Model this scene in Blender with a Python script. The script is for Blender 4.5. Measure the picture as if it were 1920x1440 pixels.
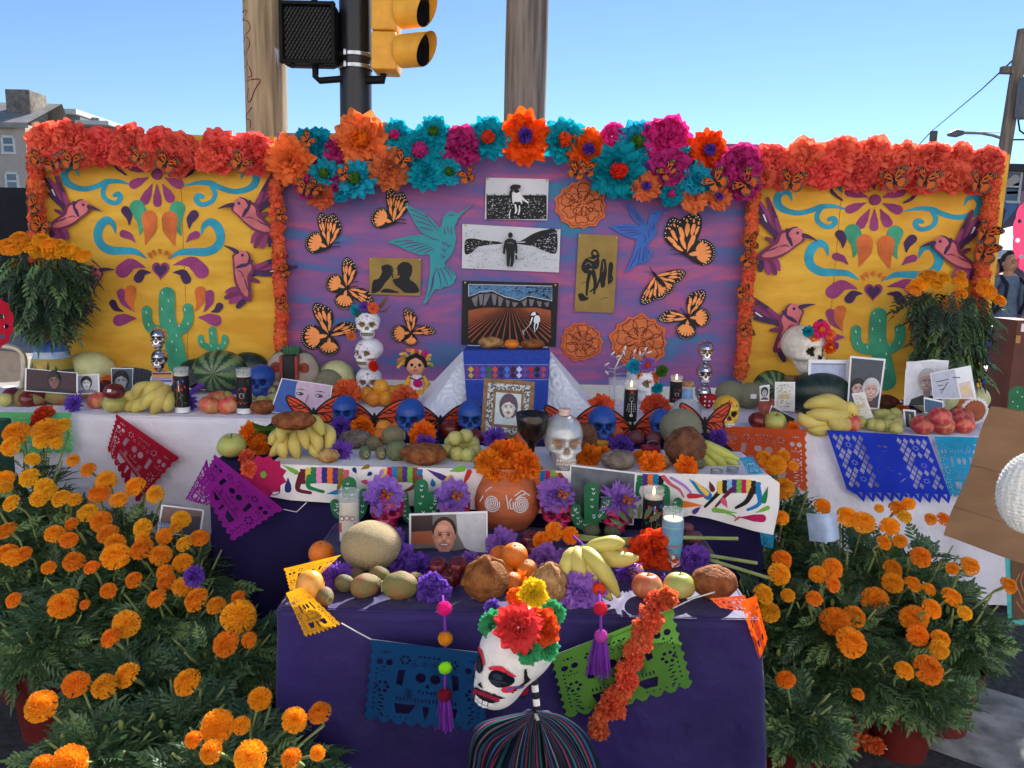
import bpy,bmesh,math,random
from mathutils import Vector,Matrix,noise,geometry
for _o in list(bpy.data.objects):bpy.data.objects.remove(_o)
SC=bpy.context.scene
COL=SC.collection
R_=random.Random(7)
FOC,PITCH,ROLL,CAMZ=1450.0,math.radians(9.2),math.radians(1.4),1.5
_F=Vector((0,math.cos(PITCH),-math.sin(PITCH)))
_U0=Vector((0,math.sin(PITCH),math.cos(PITCH)))
_X=Vector((1,0,0))*math.cos(ROLL)+_U0*math.sin(ROLL)
_U=Vector((-1,0,0))*math.sin(ROLL)+_U0*math.cos(ROLL)
CO=Vector((0,0,CAMZ))
cam=bpy.data.cameras.new('camera');camo=bpy.data.objects.new('camera',cam);COL.objects.link(camo)
cam.sensor_width=36;cam.lens=FOC/1920*36;cam.clip_end=2000;cam.clip_start=.05
camo.matrix_world=Matrix(((_X.x,_U.x,-_F.x,0),(_X.y,_U.y,-_F.y,0),(_X.z,_U.z,-_F.z,CAMZ),(0,0,0,1)))
SC.camera=camo
SUN_EL,SUN_AZ=math.radians(36),math.radians(25)
w=bpy.data.worlds.new('World');SC.world=w;w.use_nodes=True
nt=w.node_tree;nt.nodes.clear()
sky=nt.nodes.new('ShaderNodeTexSky');sky.sky_type='NISHITA';sky.sun_disc=False
sky.sun_elevation=SUN_EL;sky.sun_rotation=SUN_AZ;sky.air_density=1.0;sky.dust_density=0;sky.ozone_density=4.5;sky.altitude=1500
bg=nt.nodes.new('ShaderNodeBackground');bg.inputs[1].default_value=.074
wo=nt.nodes.new('ShaderNodeOutputWorld');nt.links.new(sky.outputs[0],bg.inputs[0]);nt.links.new(bg.outputs[0],wo.inputs[0])
sl=bpy.data.lights.new('sun','SUN');sl.energy=5.0;sl.angle=math.radians(.6);sl.color=(1,.96,.9)
so=bpy.data.objects.new('sun',sl);COL.objects.link(so)
_sd=Vector((math.sin(SUN_AZ)*math.cos(SUN_EL),math.cos(SUN_AZ)*math.cos(SUN_EL),math.sin(SUN_EL)))
so.rotation_euler=_sd.to_track_quat('Z','Y').to_euler();so.location=_sd*30
SC.view_settings.view_transform='Standard';SC.view_settings.look='None';SC.view_settings.exposure=1.2;SC.view_settings.gamma=1
SC.view_settings.use_curve_mapping=False
SC.render.engine='CYCLES';SC.cycles.max_bounces=8;SC.cycles.diffuse_bounces=4;SC.cycles.transparent_max_bounces=12
def ray(px,py):return _F+_X*((px-960)/FOC)-_U*((py-720)/FOC)
def W(px,py,y):
 d=ray(px,py);return CO+d*(y/d.y)
def G(px,py,z):
 d=ray(px,py);return CO+d*((z-CAMZ)/d.z)
def mpp(p):return(p-CO).dot(_F)/FOC
def pxof(p):
 q=p-CO;dd=q.dot(_F);return(960+FOC*q.dot(_X)/dd,720-FOC*q.dot(_U)/dd)
def lin(c):
 return tuple(((x/255)/12.92 if x/255<=.04045 else((x/255+.055)/1.055)**2.4)for x in c)
MATS={}
def M(name,rgb,rough=.75,var=.12,vs=25,bump=0,bs=120,trans=0,metal=0,spec=.35,rnd=0,rgb2=None,hue=0,coat=0,alpha=0,ior=1.45,stretch=None,glass=False,sheen=0,lo=.35,hi=.65,bd=.01):
 if name in MATS:return MATS[name]
 m=bpy.data.materials.new(name);m.use_nodes=True;n=m.node_tree;L=n.links
 b=n.nodes['Principled BSDF'];out=n.nodes['Material Output']
 c=lin(rgb)
 b.inputs['Roughness'].default_value=rough;b.inputs['Metallic'].default_value=metal
 b.inputs['Specular IOR Level'].default_value=spec;b.inputs['IOR'].default_value=ior
 if coat:b.inputs['Coat Weight'].default_value=coat;b.inputs['Coat Roughness'].default_value=.12
 if sheen:b.inputs['Sheen Weight'].default_value=sheen
 if glass:b.inputs['Transmission Weight'].default_value=1
 tc=n.nodes.new('ShaderNodeTexCoord');src=tc.outputs['Object']
 if stretch:
  mp=n.nodes.new('ShaderNodeMapping');mp.inputs['Scale'].default_value=stretch;L.new(src,mp.inputs[0]);src=mp.outputs[0]
 nz=n.nodes.new('ShaderNodeTexNoise');nz.inputs['Scale'].default_value=vs;nz.inputs['Detail'].default_value=6;L.new(src,nz.inputs['Vector'])
 mr=n.nodes.new('ShaderNodeMapRange');mr.inputs[1].default_value=lo;mr.inputs[2].default_value=hi;L.new(nz.outputs['Fac'],mr.inputs[0])
 mx=n.nodes.new('ShaderNodeMix');mx.data_type='RGBA'
 c2=lin(rgb2)if rgb2 else tuple(min(1,x*(1+var))for x in c);c1=c if rgb2 else tuple(x*(1-var)for x in c)
 mx.inputs[6].default_value=(*c1,1);mx.inputs[7].default_value=(*c2,1);L.new(mr.outputs[0],mx.inputs[0])
 cs=mx.outputs[2]
 if rnd or hue:
  oi=n.nodes.new('ShaderNodeObjectInfo');hs=n.nodes.new('ShaderNodeHueSaturation')
  r1=n.nodes.new('ShaderNodeMapRange');r1.inputs[3].default_value=1-rnd;r1.inputs[4].default_value=1+rnd;L.new(oi.outputs['Random'],r1.inputs[0]);L.new(r1.outputs[0],hs.inputs['Value'])
  if hue:
   r2=n.nodes.new('ShaderNodeMapRange');r2.inputs[3].default_value=.5-hue;r2.inputs[4].default_value=.5+hue
   fr=n.nodes.new('ShaderNodeMath');fr.operation='MULTIPLY';fr.inputs[1].default_value=7.31;L.new(oi.outputs['Random'],fr.inputs[0])
   f2=n.nodes.new('ShaderNodeMath');f2.operation='FRACT';L.new(fr.outputs[0],f2.inputs[0]);L.new(f2.outputs[0],r2.inputs[0]);L.new(r2.outputs[0],hs.inputs['Hue'])
  L.new(cs,hs.inputs['Color']);cs=hs.outputs[0]
 L.new(cs,b.inputs['Base Color'])
 if bump:
  nb=n.nodes.new('ShaderNodeTexNoise');nb.inputs['Scale'].default_value=bs;nb.inputs['Detail'].default_value=5;L.new(src,nb.inputs['Vector'])
  bp=n.nodes.new('ShaderNodeBump');bp.inputs['Strength'].default_value=bump;bp.inputs['Distance'].default_value=bd;L.new(nb.outputs['Fac'],bp.inputs['Height']);L.new(bp.outputs[0],b.inputs['Normal'])
 if trans:
  t=n.nodes.new('ShaderNodeBsdfTranslucent');L.new(cs,t.inputs[0]);ms=n.nodes.new('ShaderNodeMixShader');ms.inputs[0].default_value=trans
  L.new(b.outputs[0],ms.inputs[1]);L.new(t.outputs[0],ms.inputs[2]);L.new(ms.outputs[0],out.inputs[0])
 if alpha:
  t=n.nodes.new('ShaderNodeBsdfTransparent');ms=n.nodes.new('ShaderNodeMixShader');ms.inputs[0].default_value=alpha
  L.new(b.outputs[0],ms.inputs[1]);L.new(t.outputs[0],ms.inputs[2]);L.new(ms.outputs[0],out.inputs[0])
 MATS[name]=m;return m
class MB:
 def __init__(s):s.v=[];s.f=[];s.m=[]
 def add(s,vs,fs,mi=0):
  o=len(s.v);s.v+=[tuple(v)for v in vs];s.f+=[tuple(i+o for i in f)for f in fs];s.m+=[mi]*len(fs);return s
 def grid(s,fn,nu,nv,mi=0,cu=False,cv=False):
  o=len(s.v);U=nu if cu else nu+1;V=nv if cv else nv+1
  for j in range(V):
   for i in range(U):s.v.append(tuple(fn(i/nu,j/nv)))
  for j in range(nv):
   for i in range(nu):
    a=o+j*U+i;b=o+j*U+(i+1)%U;c=o+((j+1)%V)*U+(i+1)%U;d=o+((j+1)%V)*U+i
    s.f.append((a,b,c,d));s.m.append(mi)
  return s
 def lathe(s,prof,seg=24,mi=0,c=(0,0,0),sx=1,sy=1,jit=0):
  n=len(prof)-1
  def fn(u,v):
   r,z=prof[round(v*n)];a=u*2*math.pi
   return(c[0]+r*math.cos(a)*sx,c[1]+r*math.sin(a)*sy,c[2]+z)
  return s.grid(fn,seg,n,mi,cu=True)
 def tube(s,pts,rad,seg=8,mi=0,caps=True):
  pts=[Vector(p)for p in pts];n=len(pts)
  if not hasattr(rad,'__len__'):rad=[rad]*n
  o=len(s.v);up=Vector((.013,.31,.95));
  for i,p in enumerate(pts):
   t=(pts[min(i+1,n-1)]-pts[max(i-1,0)])
   t=t.normalized()if t.length>1e-9 else Vector((0,0,1))
   if abs(t.dot(up))>.97:up=Vector((.9,.3,.1))
   a=t.cross(up).normalized();b=t.cross(a);up=(up-t*up.dot(t)).normalized()
   for k in range(seg):
    q=p+(a*math.cos(k*2*math.pi/seg)+b*math.sin(k*2*math.pi/seg))*rad[i];s.v.append(tuple(q))
  for i in range(n-1):
   for k in range(seg):
    s.f.append((o+i*seg+k,o+i*seg+(k+1)%seg,o+(i+1)*seg+(k+1)%seg,o+(i+1)*seg+k));s.m.append(mi)
  if caps:
   s.f.append(tuple(o+k for k in range(seg))[::-1]);s.f.append(tuple(o+(n-1)*seg+k for k in range(seg)));s.m+=[mi,mi]
  return s
 def box(s,c,d,mi=0,bev=0,rot=None):
  x,y,z=d[0]/2,d[1]/2,d[2]/2;b=min(bev,x*.9,y*.9,z*.9)
  bm=bmesh.new();bmesh.ops.create_cube(bm,size=1)
  for v in bm.verts:v.co=Vector((v.co.x*2*x,v.co.y*2*y,v.co.z*2*z))
  if b>0:bmesh.ops.bevel(bm,geom=bm.edges[:],offset=b,segments=2,affect='EDGES',profile=.5)
  bm.verts.index_update()
  q=[(rot@v.co if rot else v.co)+Vector(c)for v in bm.verts]
  s.add(q,[[v.index for v in f.verts]for f in bm.faces],mi);bm.free();return s
 def ball(s,c,r,seg=16,rings=10,mi=0,fn=None):
  if not hasattr(r,'__len__'):r=(r,r,r)
  def f(u,v):
   a=u*2*math.pi;t=v*math.pi;d=Vector((math.sin(t)*math.cos(a),math.sin(t)*math.sin(a),-math.cos(t)))
   k=fn(d)if fn else 1
   return(c[0]+d.x*r[0]*k,c[1]+d.y*r[1]*k,c[2]+d.z*r[2]*k)
  return s.grid(f,seg,rings,mi,cu=True)
 def xf(s,mat,start=0):
  for i in range(start,len(s.v)):s.v[i]=tuple(mat@Vector(s.v[i]))
  return s
 def mesh(s,name,mats,smooth=True,ang=None):
  me=bpy.data.meshes.new(name);me.from_pydata(s.v,[],s.f)
  for m in(mats if isinstance(mats,(list,tuple))else[mats]):me.materials.append(m)
  if len(me.materials)>1:me.polygons.foreach_set('material_index',s.m)
  me.polygons.foreach_set('use_smooth',[smooth]*len(me.polygons))
  if smooth and ang:me.set_sharp_from_angle(angle=math.radians(ang))
  me.update();return me
 def obj(s,name,mats,parent=None,loc=None,smooth=True,ang=40,rot=None):
  return link(name,s.mesh(name,mats,smooth,ang),parent,loc,rot)
def link(name,me,parent=None,loc=None,rot=None,sc=None):
 o=bpy.data.objects.new(name,me);COL.objects.link(o)
 if parent:o.parent=parent
 if loc is not None:o.location=loc
 if rot is not None:o.rotation_euler=rot
 if sc is not None:o.scale=sc if hasattr(sc,'__len__')else(sc,sc,sc)
 return o
def tag(o,label,cat,group=None,kind=None):
 if label:o['label']=label
 if cat:o['category']=cat
 if group:o['group']=group
 if kind:o['kind']=kind
 return o
def E(name,label,cat,loc=(0,0,0),rz=0,group=None,rx=0,ry=0,sc=None):
 o=bpy.data.objects.new(name,None);COL.objects.link(o);o.empty_display_size=.05
 o.location=loc;o.rotation_euler=(rx,ry,rz)
 if sc:o.scale=(sc,sc,sc)
 return tag(o,label,cat,group)
def struct(o):o['kind']='structure';return o
def stuff(o):o['kind']='stuff';return o
ORD='first second third fourth fifth sixth seventh eighth ninth tenth eleventh twelfth thirteenth fourteenth fifteenth sixteenth seventeenth eighteenth nineteenth twentieth'.split()
def cr(pts,n=6,closed=True):
 P=[Vector(p)for p in pts];N=len(P);out=[]
 for i in range(N if closed else N-1):
  a,b,c,d=(P[(i+k)%N]if closed else P[max(0,min(N-1,i+k))]for k in(-1,0,1,2))
  for j in range(n):
   t=j/n
   out.append(.5*((2*b)+(c-a)*t+(2*a-5*b+4*c-d)*t*t+(3*b-a-3*c+d)*t**3))
 if not closed:out.append(P[-1].copy())
 return out
def circ(x,y,r,ry=None,rot=0,n=16):
 ry=ry or r;return[Vector((x+r*math.cos(a)*math.cos(rot)-ry*math.sin(a)*math.sin(rot),y+r*math.cos(a)*math.sin(rot)+ry*math.sin(a)*math.cos(rot)))for a in(k*2*math.pi/n for k in range(n))]
def stroke(pts,wd,n=5,cap=True):
 P=cr(pts,n,False);N=len(P);m=len(pts)-1
 if not hasattr(wd,'__len__'):wd=[wd]*len(pts)
 wd=list(wd)+[wd[-1]]*(len(pts)-len(wd))
 def wf(i):
  t=i/(N-1)*m;k=min(int(t),m-1);return(wd[k]*(1-(t-k))+wd[k+1]*(t-k))/2
 Lf,Rt=[],[]
 for i,p in enumerate(P):
  d=(P[min(i+1,N-1)]-P[max(i-1,0)]);d=d.normalized()if d.length>1e-6 else Vector((1,0));nn=Vector((-d.y,d.x));r=wf(i)
  Lf.append(p+nn*r);Rt.append(p-nn*r)
 def capf(p,a0,r):return[p+Vector((math.cos(a0-k*math.pi/6),math.sin(a0-k*math.pi/6)))*r for k in range(1,6)]
 d1=(P[-1]-P[-2]);d0=(P[0]-P[1])
 e1=capf(P[-1],math.atan2(d1.y,d1.x)+math.pi/2,wf(N-1))if cap and wf(N-1)>.6 else[]
 e0=capf(P[0],math.atan2(d0.y,d0.x)+math.pi/2,wf(0))if cap and wf(0)>.6 else[]
 return Lf+e1+Rt[::-1]+e0
def drop(x0,y0,x1,y1,w,bend=0):
 a=Vector((x0,y0));b=Vector((x1,y1));d=b-a;n=Vector((-d.y,d.x))*bend
 return stroke([a,a+d*.3+n*.7,a+d*.62+n,b-d*.02],[.3,w*.42,w*.88,w],6)
def rect(x0,y0,x1,y1):return[Vector((x0,y0)),Vector((x1,y0)),Vector((x1,y1)),Vector((x0,y1))]
def inside(p,poly):
 r=False;n=len(poly);j=n-1
 for i in range(n):
  a,b=poly[i],poly[j]
  if(a[1]>p[1])!=(b[1]>p[1])and p[0]<(b[0]-a[0])*(p[1]-a[1])/(b[1]-a[1])+a[0]:r=not r
  j=i
 return r
def tess(outline,holes=()):
 if holes:
  V,Ed=[],[]
  for r in[outline]+list(holes):n0=len(V);V+=[Vector((p[0],p[1]))for p in r];Ed+=[(n0+k,n0+(k+1)%len(r))for k in range(len(r))]
  q=geometry.delaunay_2d_cdt(V,Ed,[],1,1e-6);vs=[Vector((v.x,v.y,0))for v in q[0]];bb=[(min(p[0]for p in h),max(p[0]for p in h),min(p[1]for p in h),max(p[1]for p in h),h)for h in holes];ts=[]
  for f in q[2]:
   c=sum((vs[i]for i in f),Vector())/len(f)
   if not any(x0<=c.x<=x1 and y0<=c.y<=y1 and inside(c,h)for x0,x1,y0,y1,h in bb):ts.append(tuple(f))
  return vs,ts
 rings=[[Vector((p[0],p[1],0))for p in outline]]+[[Vector((p[0],p[1],0))for p in h]for h in holes]
 allv=[v for r in rings for v in r];return allv,[t for t in geometry.tessellate_polygon(rings)if max(t)<len(allv)]
def sheet(mb,outline,mapf,mi=0,holes=(),cut=0,thick=0):
 """a flat 2-D shape (with holes) laid on a surface: mapf(x, y, off) -> point"""
 vs,ts=tess(outline,holes)
 if cut:
  bm=bmesh.new();bv=[bm.verts.new(v)for v in vs]
  for t in ts:
   try:bm.faces.new([bv[i]for i in t])
   except ValueError:pass
  xs=[v.x for v in vs];ys=[v.y for v in vs]
  for ax,lo,hi in((0,min(xs),max(xs)),(1,min(ys),max(ys))):
   q=(math.floor(lo/cut)+1)*cut
   while q<hi:
    co=(q,0,0)if ax==0 else(0,q,0);no=(1,0,0)if ax==0 else(0,1,0)
    bmesh.ops.bisect_plane(bm,geom=bm.verts[:]+bm.edges[:]+bm.faces[:],plane_co=co,plane_no=no,dist=1e-5);q+=cut
  bmesh.ops.triangulate(bm,faces=bm.faces[:]);bm.verts.index_update()
  vs=[v.co.copy()for v in bm.verts];ts=[[v.index for v in f.verts]for f in bm.faces];bm.free()
 fv=[mapf(v.x,v.y,0)for v in vs];fs=[]
 for t in ts:
  a,b,c=(Vector(fv[i])for i in t);nrm=(b-a).cross(c-a)
  fs.append(tuple(t)if nrm.dot(CO-a)>0 else tuple(t)[::-1])
 mb.add(fv,fs,mi)
 if thick:
  bv=[mapf(v.x,v.y,-thick)for v in vs];mb.add(bv,[f[::-1]for f in fs],mi)
  for ring in[outline]+list(holes):
   n=len(ring);mb.add([mapf(p[0],p[1],0)for p in ring]+[mapf(p[0],p[1],-thick)for p in ring],[(i,(i+1)%n,n+(i+1)%n,n+i)for i in range(n)],mi)
def wallmap(y,off=0):return lambda px,py,o=0:W(px,py,y-off-o)
def paint(name,shapes,mapmk,parent,off0=.0015,step=.0007,label=None):
 """flat print: shapes = [(material, outline[, holes])], each a hair in front of the one before"""
 mb=MB();mats=[]
 for k,s in enumerate(shapes):
  if s[0]not in mats:mats.append(s[0])
  sheet(mb,s[1],mapmk(off0+k*step),mats.index(s[0]),s[2]if len(s)>2 else())
 o=mb.obj(name,mats,parent,smooth=False)
 if label:o['label']=label
 return o
def loc_of(mb_obj_parent):return mb_obj_parent.matrix_world
def reorigin(o,p):
 o.data.transform(Matrix.Translation(-Vector(p)));o.location=Vector(p);return o
def att(E_,*os):
 for o in os:o.parent=E_;o.location=-Vector(E_.location)
 return os[0]
asph=M('asphalt',(62,62,66),.9,.5,40,.6,400,lo=.3,hi=.75)
mb=MB();mb.grid(lambda u,v:((u-.5)*500,-100+v*500,0),20,20);struct(mb.obj('ground',asph))
conc=M('worn_white_paint',(172,172,168),.85,.5,9,.3,300,rgb2=(110,110,110))
a,b,c,d=(G(x,y,.004)for x,y in((1700,1245),(1985,1330),(1985,1455),(1668,1378)))
mb=MB();dv=(b-a).normalized()
mb.add([a-dv*.35,a+dv*2.5,d+dv*2.5,d-dv*.35],[(0,1,2,3)]);o=mb.obj('crosswalk_stripe',conc);struct(o)
mb=MB();mb.add([(-12,7.2,.12),(-1.9,7.2,.12),(-1.9,60,.12),(-12,60,.12),(-12,7.2,0),(-1.9,7.2,0),(-1.9,60,0),(-12,60,0)],[(0,1,2,3),(4,5,1,0),(5,6,2,1),(7,4,0,3)])
struct(mb.obj('pavement',M('pavement_concrete',(150,146,138),.9,.15,3,.2,200),smooth=False))
HB,HM,HF=.79,.785,.60
YB,YM,YF=3.27,2.56,1.862
TB=(-2.62,2.36);xm0,xm1=W(392,900,YM).x,W(1436,900,YM).x;xf0,xf1=G(506,1155,HF).x,G(1424,1157,HF).x
wood=M('folding_table_top',(196,190,178),.6)
steel=M('grey_steel',(120,120,122),.4,metal=.8)
def table(label,x0,x1,y0,y1,h):
 e=E('folding_table',label,'table',((x0+x1)/2,(y0+y1)/2,0))
 w,d=x1-x0-.02,y1-y0-.02
 MB().box((0,0,h-.02),(w,d,.03),bev=.008).obj('table_top',wood,e)
 for sx in(-1,1):
  for sy in(-1,1):MB().tube([(sx*(w/2-.06),sy*(d/2-.06),h-.035),(sx*(w/2-.06),sy*(d/2-.06),0)],.014).obj('leg',steel,e)
table('long folding table under the white cloth against the painted panels',TB[0],TB[1],YB+.01,3.97,HB-.004)
table('folding table under the embroidered cloth in the middle of the altar',xm0,xm1,YM+.01,3.245,HM-.004)
table('low folding table under the plain purple cloth at the front',xf0,xf1,YF+.01,2.53,HF-.004)
def cloth(name,label,x0,x1,y0,y1,h,zb,mat,wave=.02,nw=26,seed=1,flare=.02):
 r=.018;rnd=random.Random(seed);ph=[rnd.uniform(0,6.28)for _ in range(6)]
 per=[]
 cn=[(x1-r,y0+r,-90),(x1-r,y1-r,0),(x0+r,y1-r,90),(x0+r,y0+r,180)]
 corners=[]
 for i,(cx,cy,a0)in enumerate(cn):
  for k in range(5):a=math.radians(a0+k*22.5);corners.append((Vector((cx,cy)),Vector((math.cos(a),math.sin(a)))))
 out=[]
 for i in range(len(corners)):
  (c0,d0),(c1,d1)=corners[i],corners[(i+1)%len(corners)]
  L=(c1-c0).length;n=max(1,int(L/.025))
  for k in range(n):out.append((c0.lerp(c1,k/n),d0.lerp(d1,k/n).normalized()))
 N=len(out);s=0;mb=MB();levels=[0,.5,1,2,4,7,11,16,24,34,46,60,76,92,100]
 acc=0;S=[]
 for i in range(N):S.append(acc);acc+=(out[(i+1)%N][0]-out[i][0]).length+.004
 def fn(u,v):
  i=int(round(u*N))%N;c,d=out[i];k=levels[int(round(v*(len(levels)-1)))]/100
  z=h-k*(h-zb)
  w_=wave*k**.7*(math.sin(S[i]*nw*1+ph[0])*.6+math.sin(S[i]*nw*.53+ph[1]+k)*.7+.5*math.sin(S[i]*nw*1.7+ph[2]-2*k))+.006*noise.noise((S[i]*6,z*9,seed))
  off=r*min(1,k*50)+w_+flare*k
  if k==0:off=r-.012;z=h
  elif levels[int(round(v*(len(levels)-1)))]==.5:off=r-.002;z=h-.004
  p=c+d*off;return(p.x,p.y,z)
 mb.grid(fn,N,len(levels)-1,cu=True)
 nx,ny=max(2,int((x1-x0)/.04)),max(2,int((y1-y0)/.04))
 a0,b0=x0+.006,y0+.006
 mb.grid(lambda u,v:(a0+u*(x1-x0-.012),b0+v*(y1-y0-.012),h+.0015*noise.noise((u*30,v*12,seed))-.0015),nx,ny)
 o=mb.obj(name,mat,ang=None);return tag(o,label,'tablecloth')
whitec=M('white_cotton',(222,217,228),.9,.05,8,.9,7,spec=.2,sheen=.2,bd=.035)
purpc=M('purple_satin',(40,27,90),.62,.25,3,.8,6,spec=.3,sheen=.15,bd=.03)
navyc=M('dark_purple_cloth',(31,23,68),.75,.2,3,.1,40,spec=.2)
cloth('tablecloth','creased white cloth covering the long back table',TB[0],TB[1],YB,3.96,HB,.03,whitec,.02,15,2)
cloth('tablecloth','dark purple skirt cloth hanging from the middle table',xm0,xm1,YM,3.25,HM,.03,navyc,.018,19,3,.03)
cloth('tablecloth','plain purple cloth over the low front table',xf0,xf1,YF,2.53,HF,.03,purpc,.018,12,4,.03)
YP=4.05
yel=M('yellow_paint',(228,180,66),.75,.10,3.2,.12,70,rgb2=(206,150,44),stretch=(1,1,3.5))
backm=M('raw_plywood',(150,118,80),.85,.2,6,stretch=(1,1,8))
teal=M('teal_paint',(45,150,175),.7,.22,9,.15,60);green=M('green_paint',(62,152,118),.7,.22,9,.15,60)
mauve=M('mauve_paint',(142,58,112),.7,.22,9,.15,60);dark=M('plum_paint',(66,42,82),.7,.12,14);pink=M('rose_paint',(202,112,116),.7,.22,9,.15,60)
orange=M('burnt_orange_paint',(204,106,52),.7,.22,9,.15,60);white=M('white_paint',(225,222,214),.7,.05)
plum2=M('deep_plum_paint',(112,48,82),.7,.12,14)
def panel(label,x0,x1,z0,z1,mat):
 e=E('mural_board',label,'panel',((x0+x1)/2,YP,0))
 xs=[x0,W(345,500,YP).x,x1]if x0<-2 else[x0,(x0+x1)/2-.2,x1]if x0>0 else[x0,x1]
 for xa,xb in zip(xs,xs[1:]):MB().box(((xa+xb)/2-e.location.x,.012,(z0+z1)/2),(xb-xa-.0025,.018,z1-z0),bev=.001).obj('board',mat,e,smooth=False)
 for x in(x0+.05,(x0+x1)/2,x1-.05):
  MB().box((x-e.location.x,.045,z1/2-.01),(.04,.045,z1-.02)).obj('support_post',backm,e,smooth=False)
 return e
pl=panel('yellow plywood panel with painted flower, scrolls and cactus, beside the street corner on the left',-2.49,-1.222,.80,2.08,yel)
pr=panel('yellow plywood panel with painted flower and heart, behind the white skull with a flower crown',1.222,2.49,.80,2.08,yel)
m=bpy.data.materials.new('sunset_streak_paint');m.use_nodes=True;n=m.node_tree;L=n.links;b=n.nodes['Principled BSDF'];b.inputs['Roughness'].default_value=.7
tc=n.nodes.new('ShaderNodeTexCoord');mp=n.nodes.new('ShaderNodeMapping');mp.inputs['Scale'].default_value=(1.0,1,4.6);L.new(tc.outputs['Object'],mp.inputs[0])
nz=n.nodes.new('ShaderNodeTexNoise');nz.inputs['Scale'].default_value=1.9;nz.inputs['Detail'].default_value=9;nz.inputs['Roughness'].default_value=.62;nz.inputs['Distortion'].default_value=.5;L.new(mp.outputs[0],nz.inputs['Vector'])
rp=n.nodes.new('ShaderNodeValToRGB');L.new(nz.outputs['Fac'],rp.inputs[0])
st=[(.30,(40,118,150)),(.40,(78,92,152)),(.47,(116,82,140)),(.54,(132,82,138)),(.60,(156,82,130)),(.66,(172,84,124)),(.72,(92,80,150)),(.80,(50,120,160))]
while len(rp.color_ramp.elements)<len(st):rp.color_ramp.elements.new(.5)
for e_,(p_,c_)in zip(rp.color_ramp.elements,st):e_.position=p_;e_.color=(*lin(c_),1)
L.new(rp.outputs[0],b.inputs['Base Color'])
pc=panel('central board painted in purple, pink and blue streaks behind the altar',-1.219,1.219,.85,2.1,m)
def ident(x,y):return Vector((x,y))
def left_map(x,y):return Vector((x,y))
def right_map(x,y):return Vector((1641+(x-294)*1.06-(y-326)*.06,374.6+(y-326.5)*.955+(x-294)*.012))
def mir(pts):return[(294.5+(294.5-x)*1.07,y+(294.5-x)*.035)for x,y in pts]
def ornaments(T,parent,drops_right=True):
 wm=lambda off:(lambda x,y,o=0:W(*T(x,y),YP-off-o+.003))
 cnt=[0]
 def P(name,shapes):cnt[0]+=1;paint(name,shapes,lambda off:wm(off+cnt[0]*.00022),parent)
 fl=[drop(282,322,248,311,20),drop(279,332,250,346,18),drop(286,344,271,376,18),drop(294,344,295,381,16),drop(304,344,319,372,18),drop(308,333,336,346,18),drop(306,322,338,310,20),drop(291,308,289,294,10),drop(284,312,272,296,10),drop(300,310,312,296,10)]
 P('painted_flower',[(mauve,f)for f in fl]+[(dark,circ(294,326.5,10.5)),(mauve,circ(294,326.5,9.3))])
 s1=([(147,330),(142,317),(130,313),(121,325),(125,341),(141,351),(162,354),(184,348),(200,341),(222,340),(248,347)],[2,8,12,14,14,11,10,10,11,8,1])
 s2=([(199,346),(193,358),(196,371),(207,379),(219,380),(226,371),(222,364),(215,366)],[8,9,9,9,9,10,10,8])
 s3=([(217,437),(212,420),(200,413),(188,423),(183,442),(190,459),(207,469),(230,470),(254,472),(275,485)],[2,10,15,17,16,16,16,14,11,1])
 for s in(s1,s2,s3):
  P('painted_scroll',[(teal,stroke(*s,7))]);P('painted_scroll',[(teal,stroke(mir(s[0]),s[1],7))])
 D=[(green,drop(262,441,257,388,29,.12)),(green,drop(340,443,333,390,29,-.12)),(orange,drop(272,459,280,408,30,.08)),(orange,drop(328,462,318,410,31,-.06)),(dark,drop(242,423,235,394,17,.12)),(dark,drop(355,430,364,402,18,-.12)),(mauve,drop(254,455,231,438,15,.1)),(mauve,drop(349,455,368,440,15,-.1)),(mauve,drop(273,502,229,508,27,.22)),(mauve,drop(325,497,379,509,27,-.22)),(dark,drop(283,511,259,522,18,.22)),(dark,drop(324,511,350,524,18,-.24)),(mauve,drop(253,585,227,549,17,-.1)),(orange,drop(251,584,245,544,21,-.1)),(orange,drop(366,584,376,546,21,.1)),(mauve,drop(381,586,393,551,17,.12)),(dark,drop(395,585,412,574,14,.15)),(mauve,drop(371,595,405,601,22,-.05)),(mauve,drop(256,597,222,601,22,.05)),(dark,drop(232,584,211,568,14,-.15))]
 for dd in D:P('painted_drop',[dd])
 P('painted_crown',[(orange,drop(x0,y0,x1,y1,6))for x0,y0,x1,y1 in((285,486,280,476),(291,480,287,471),(300,478,299,469),(309,480,312,472),(315,486,319,478))])
 def heart(s):return[Vector((301,506))+Vector((16*math.sin(t)**3,-(13*math.cos(t)-5*math.cos(2*t)-2*math.cos(3*t)-math.cos(4*t))*1.18))*s for t in(k*math.pi/20 for k in range(40))]
 P('painted_heart',[(mauve,heart(1.0)),(dark,[p+Vector((0,.8))for p in heart(.74)])])
 ticks=[(304,548),(315,563),(303,579),(318,601),(278,608),(296,615),(335,610),(346,580),(274,585),(330,628),(352,606),(322,640),(330,655)]
 P('painted_cactus',[(green,stroke([(333,682),(326,645),(314,600),(313,553)],[38,34,31,30])),(green,stroke([(275,582),(277,605),(288,618),(316,622)],[18,18,20,20])),(green,stroke([(352,578),(353,598),(343,616),(318,622)],[19,19,20,20]))]+[(white,stroke([(x,y-2.2),(x+1,y+2.2)],[.8,2]))for x,y in ticks])
 P('painted_cactus',[(green,stroke([(404,672),(401,650),(398,618)],[18,15,13])),(green,stroke([(376,633),(380,646),(400,655)],[11,12,12])),(green,stroke([(421,633),(420,646),(402,657)],[11,12,12]))]+[(white,stroke([(x,y-2),(x+1,y+2)],[.8,1.8]))for x,y in((377,640),(396,624),(395,648),(421,642),(408,652))])
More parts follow.
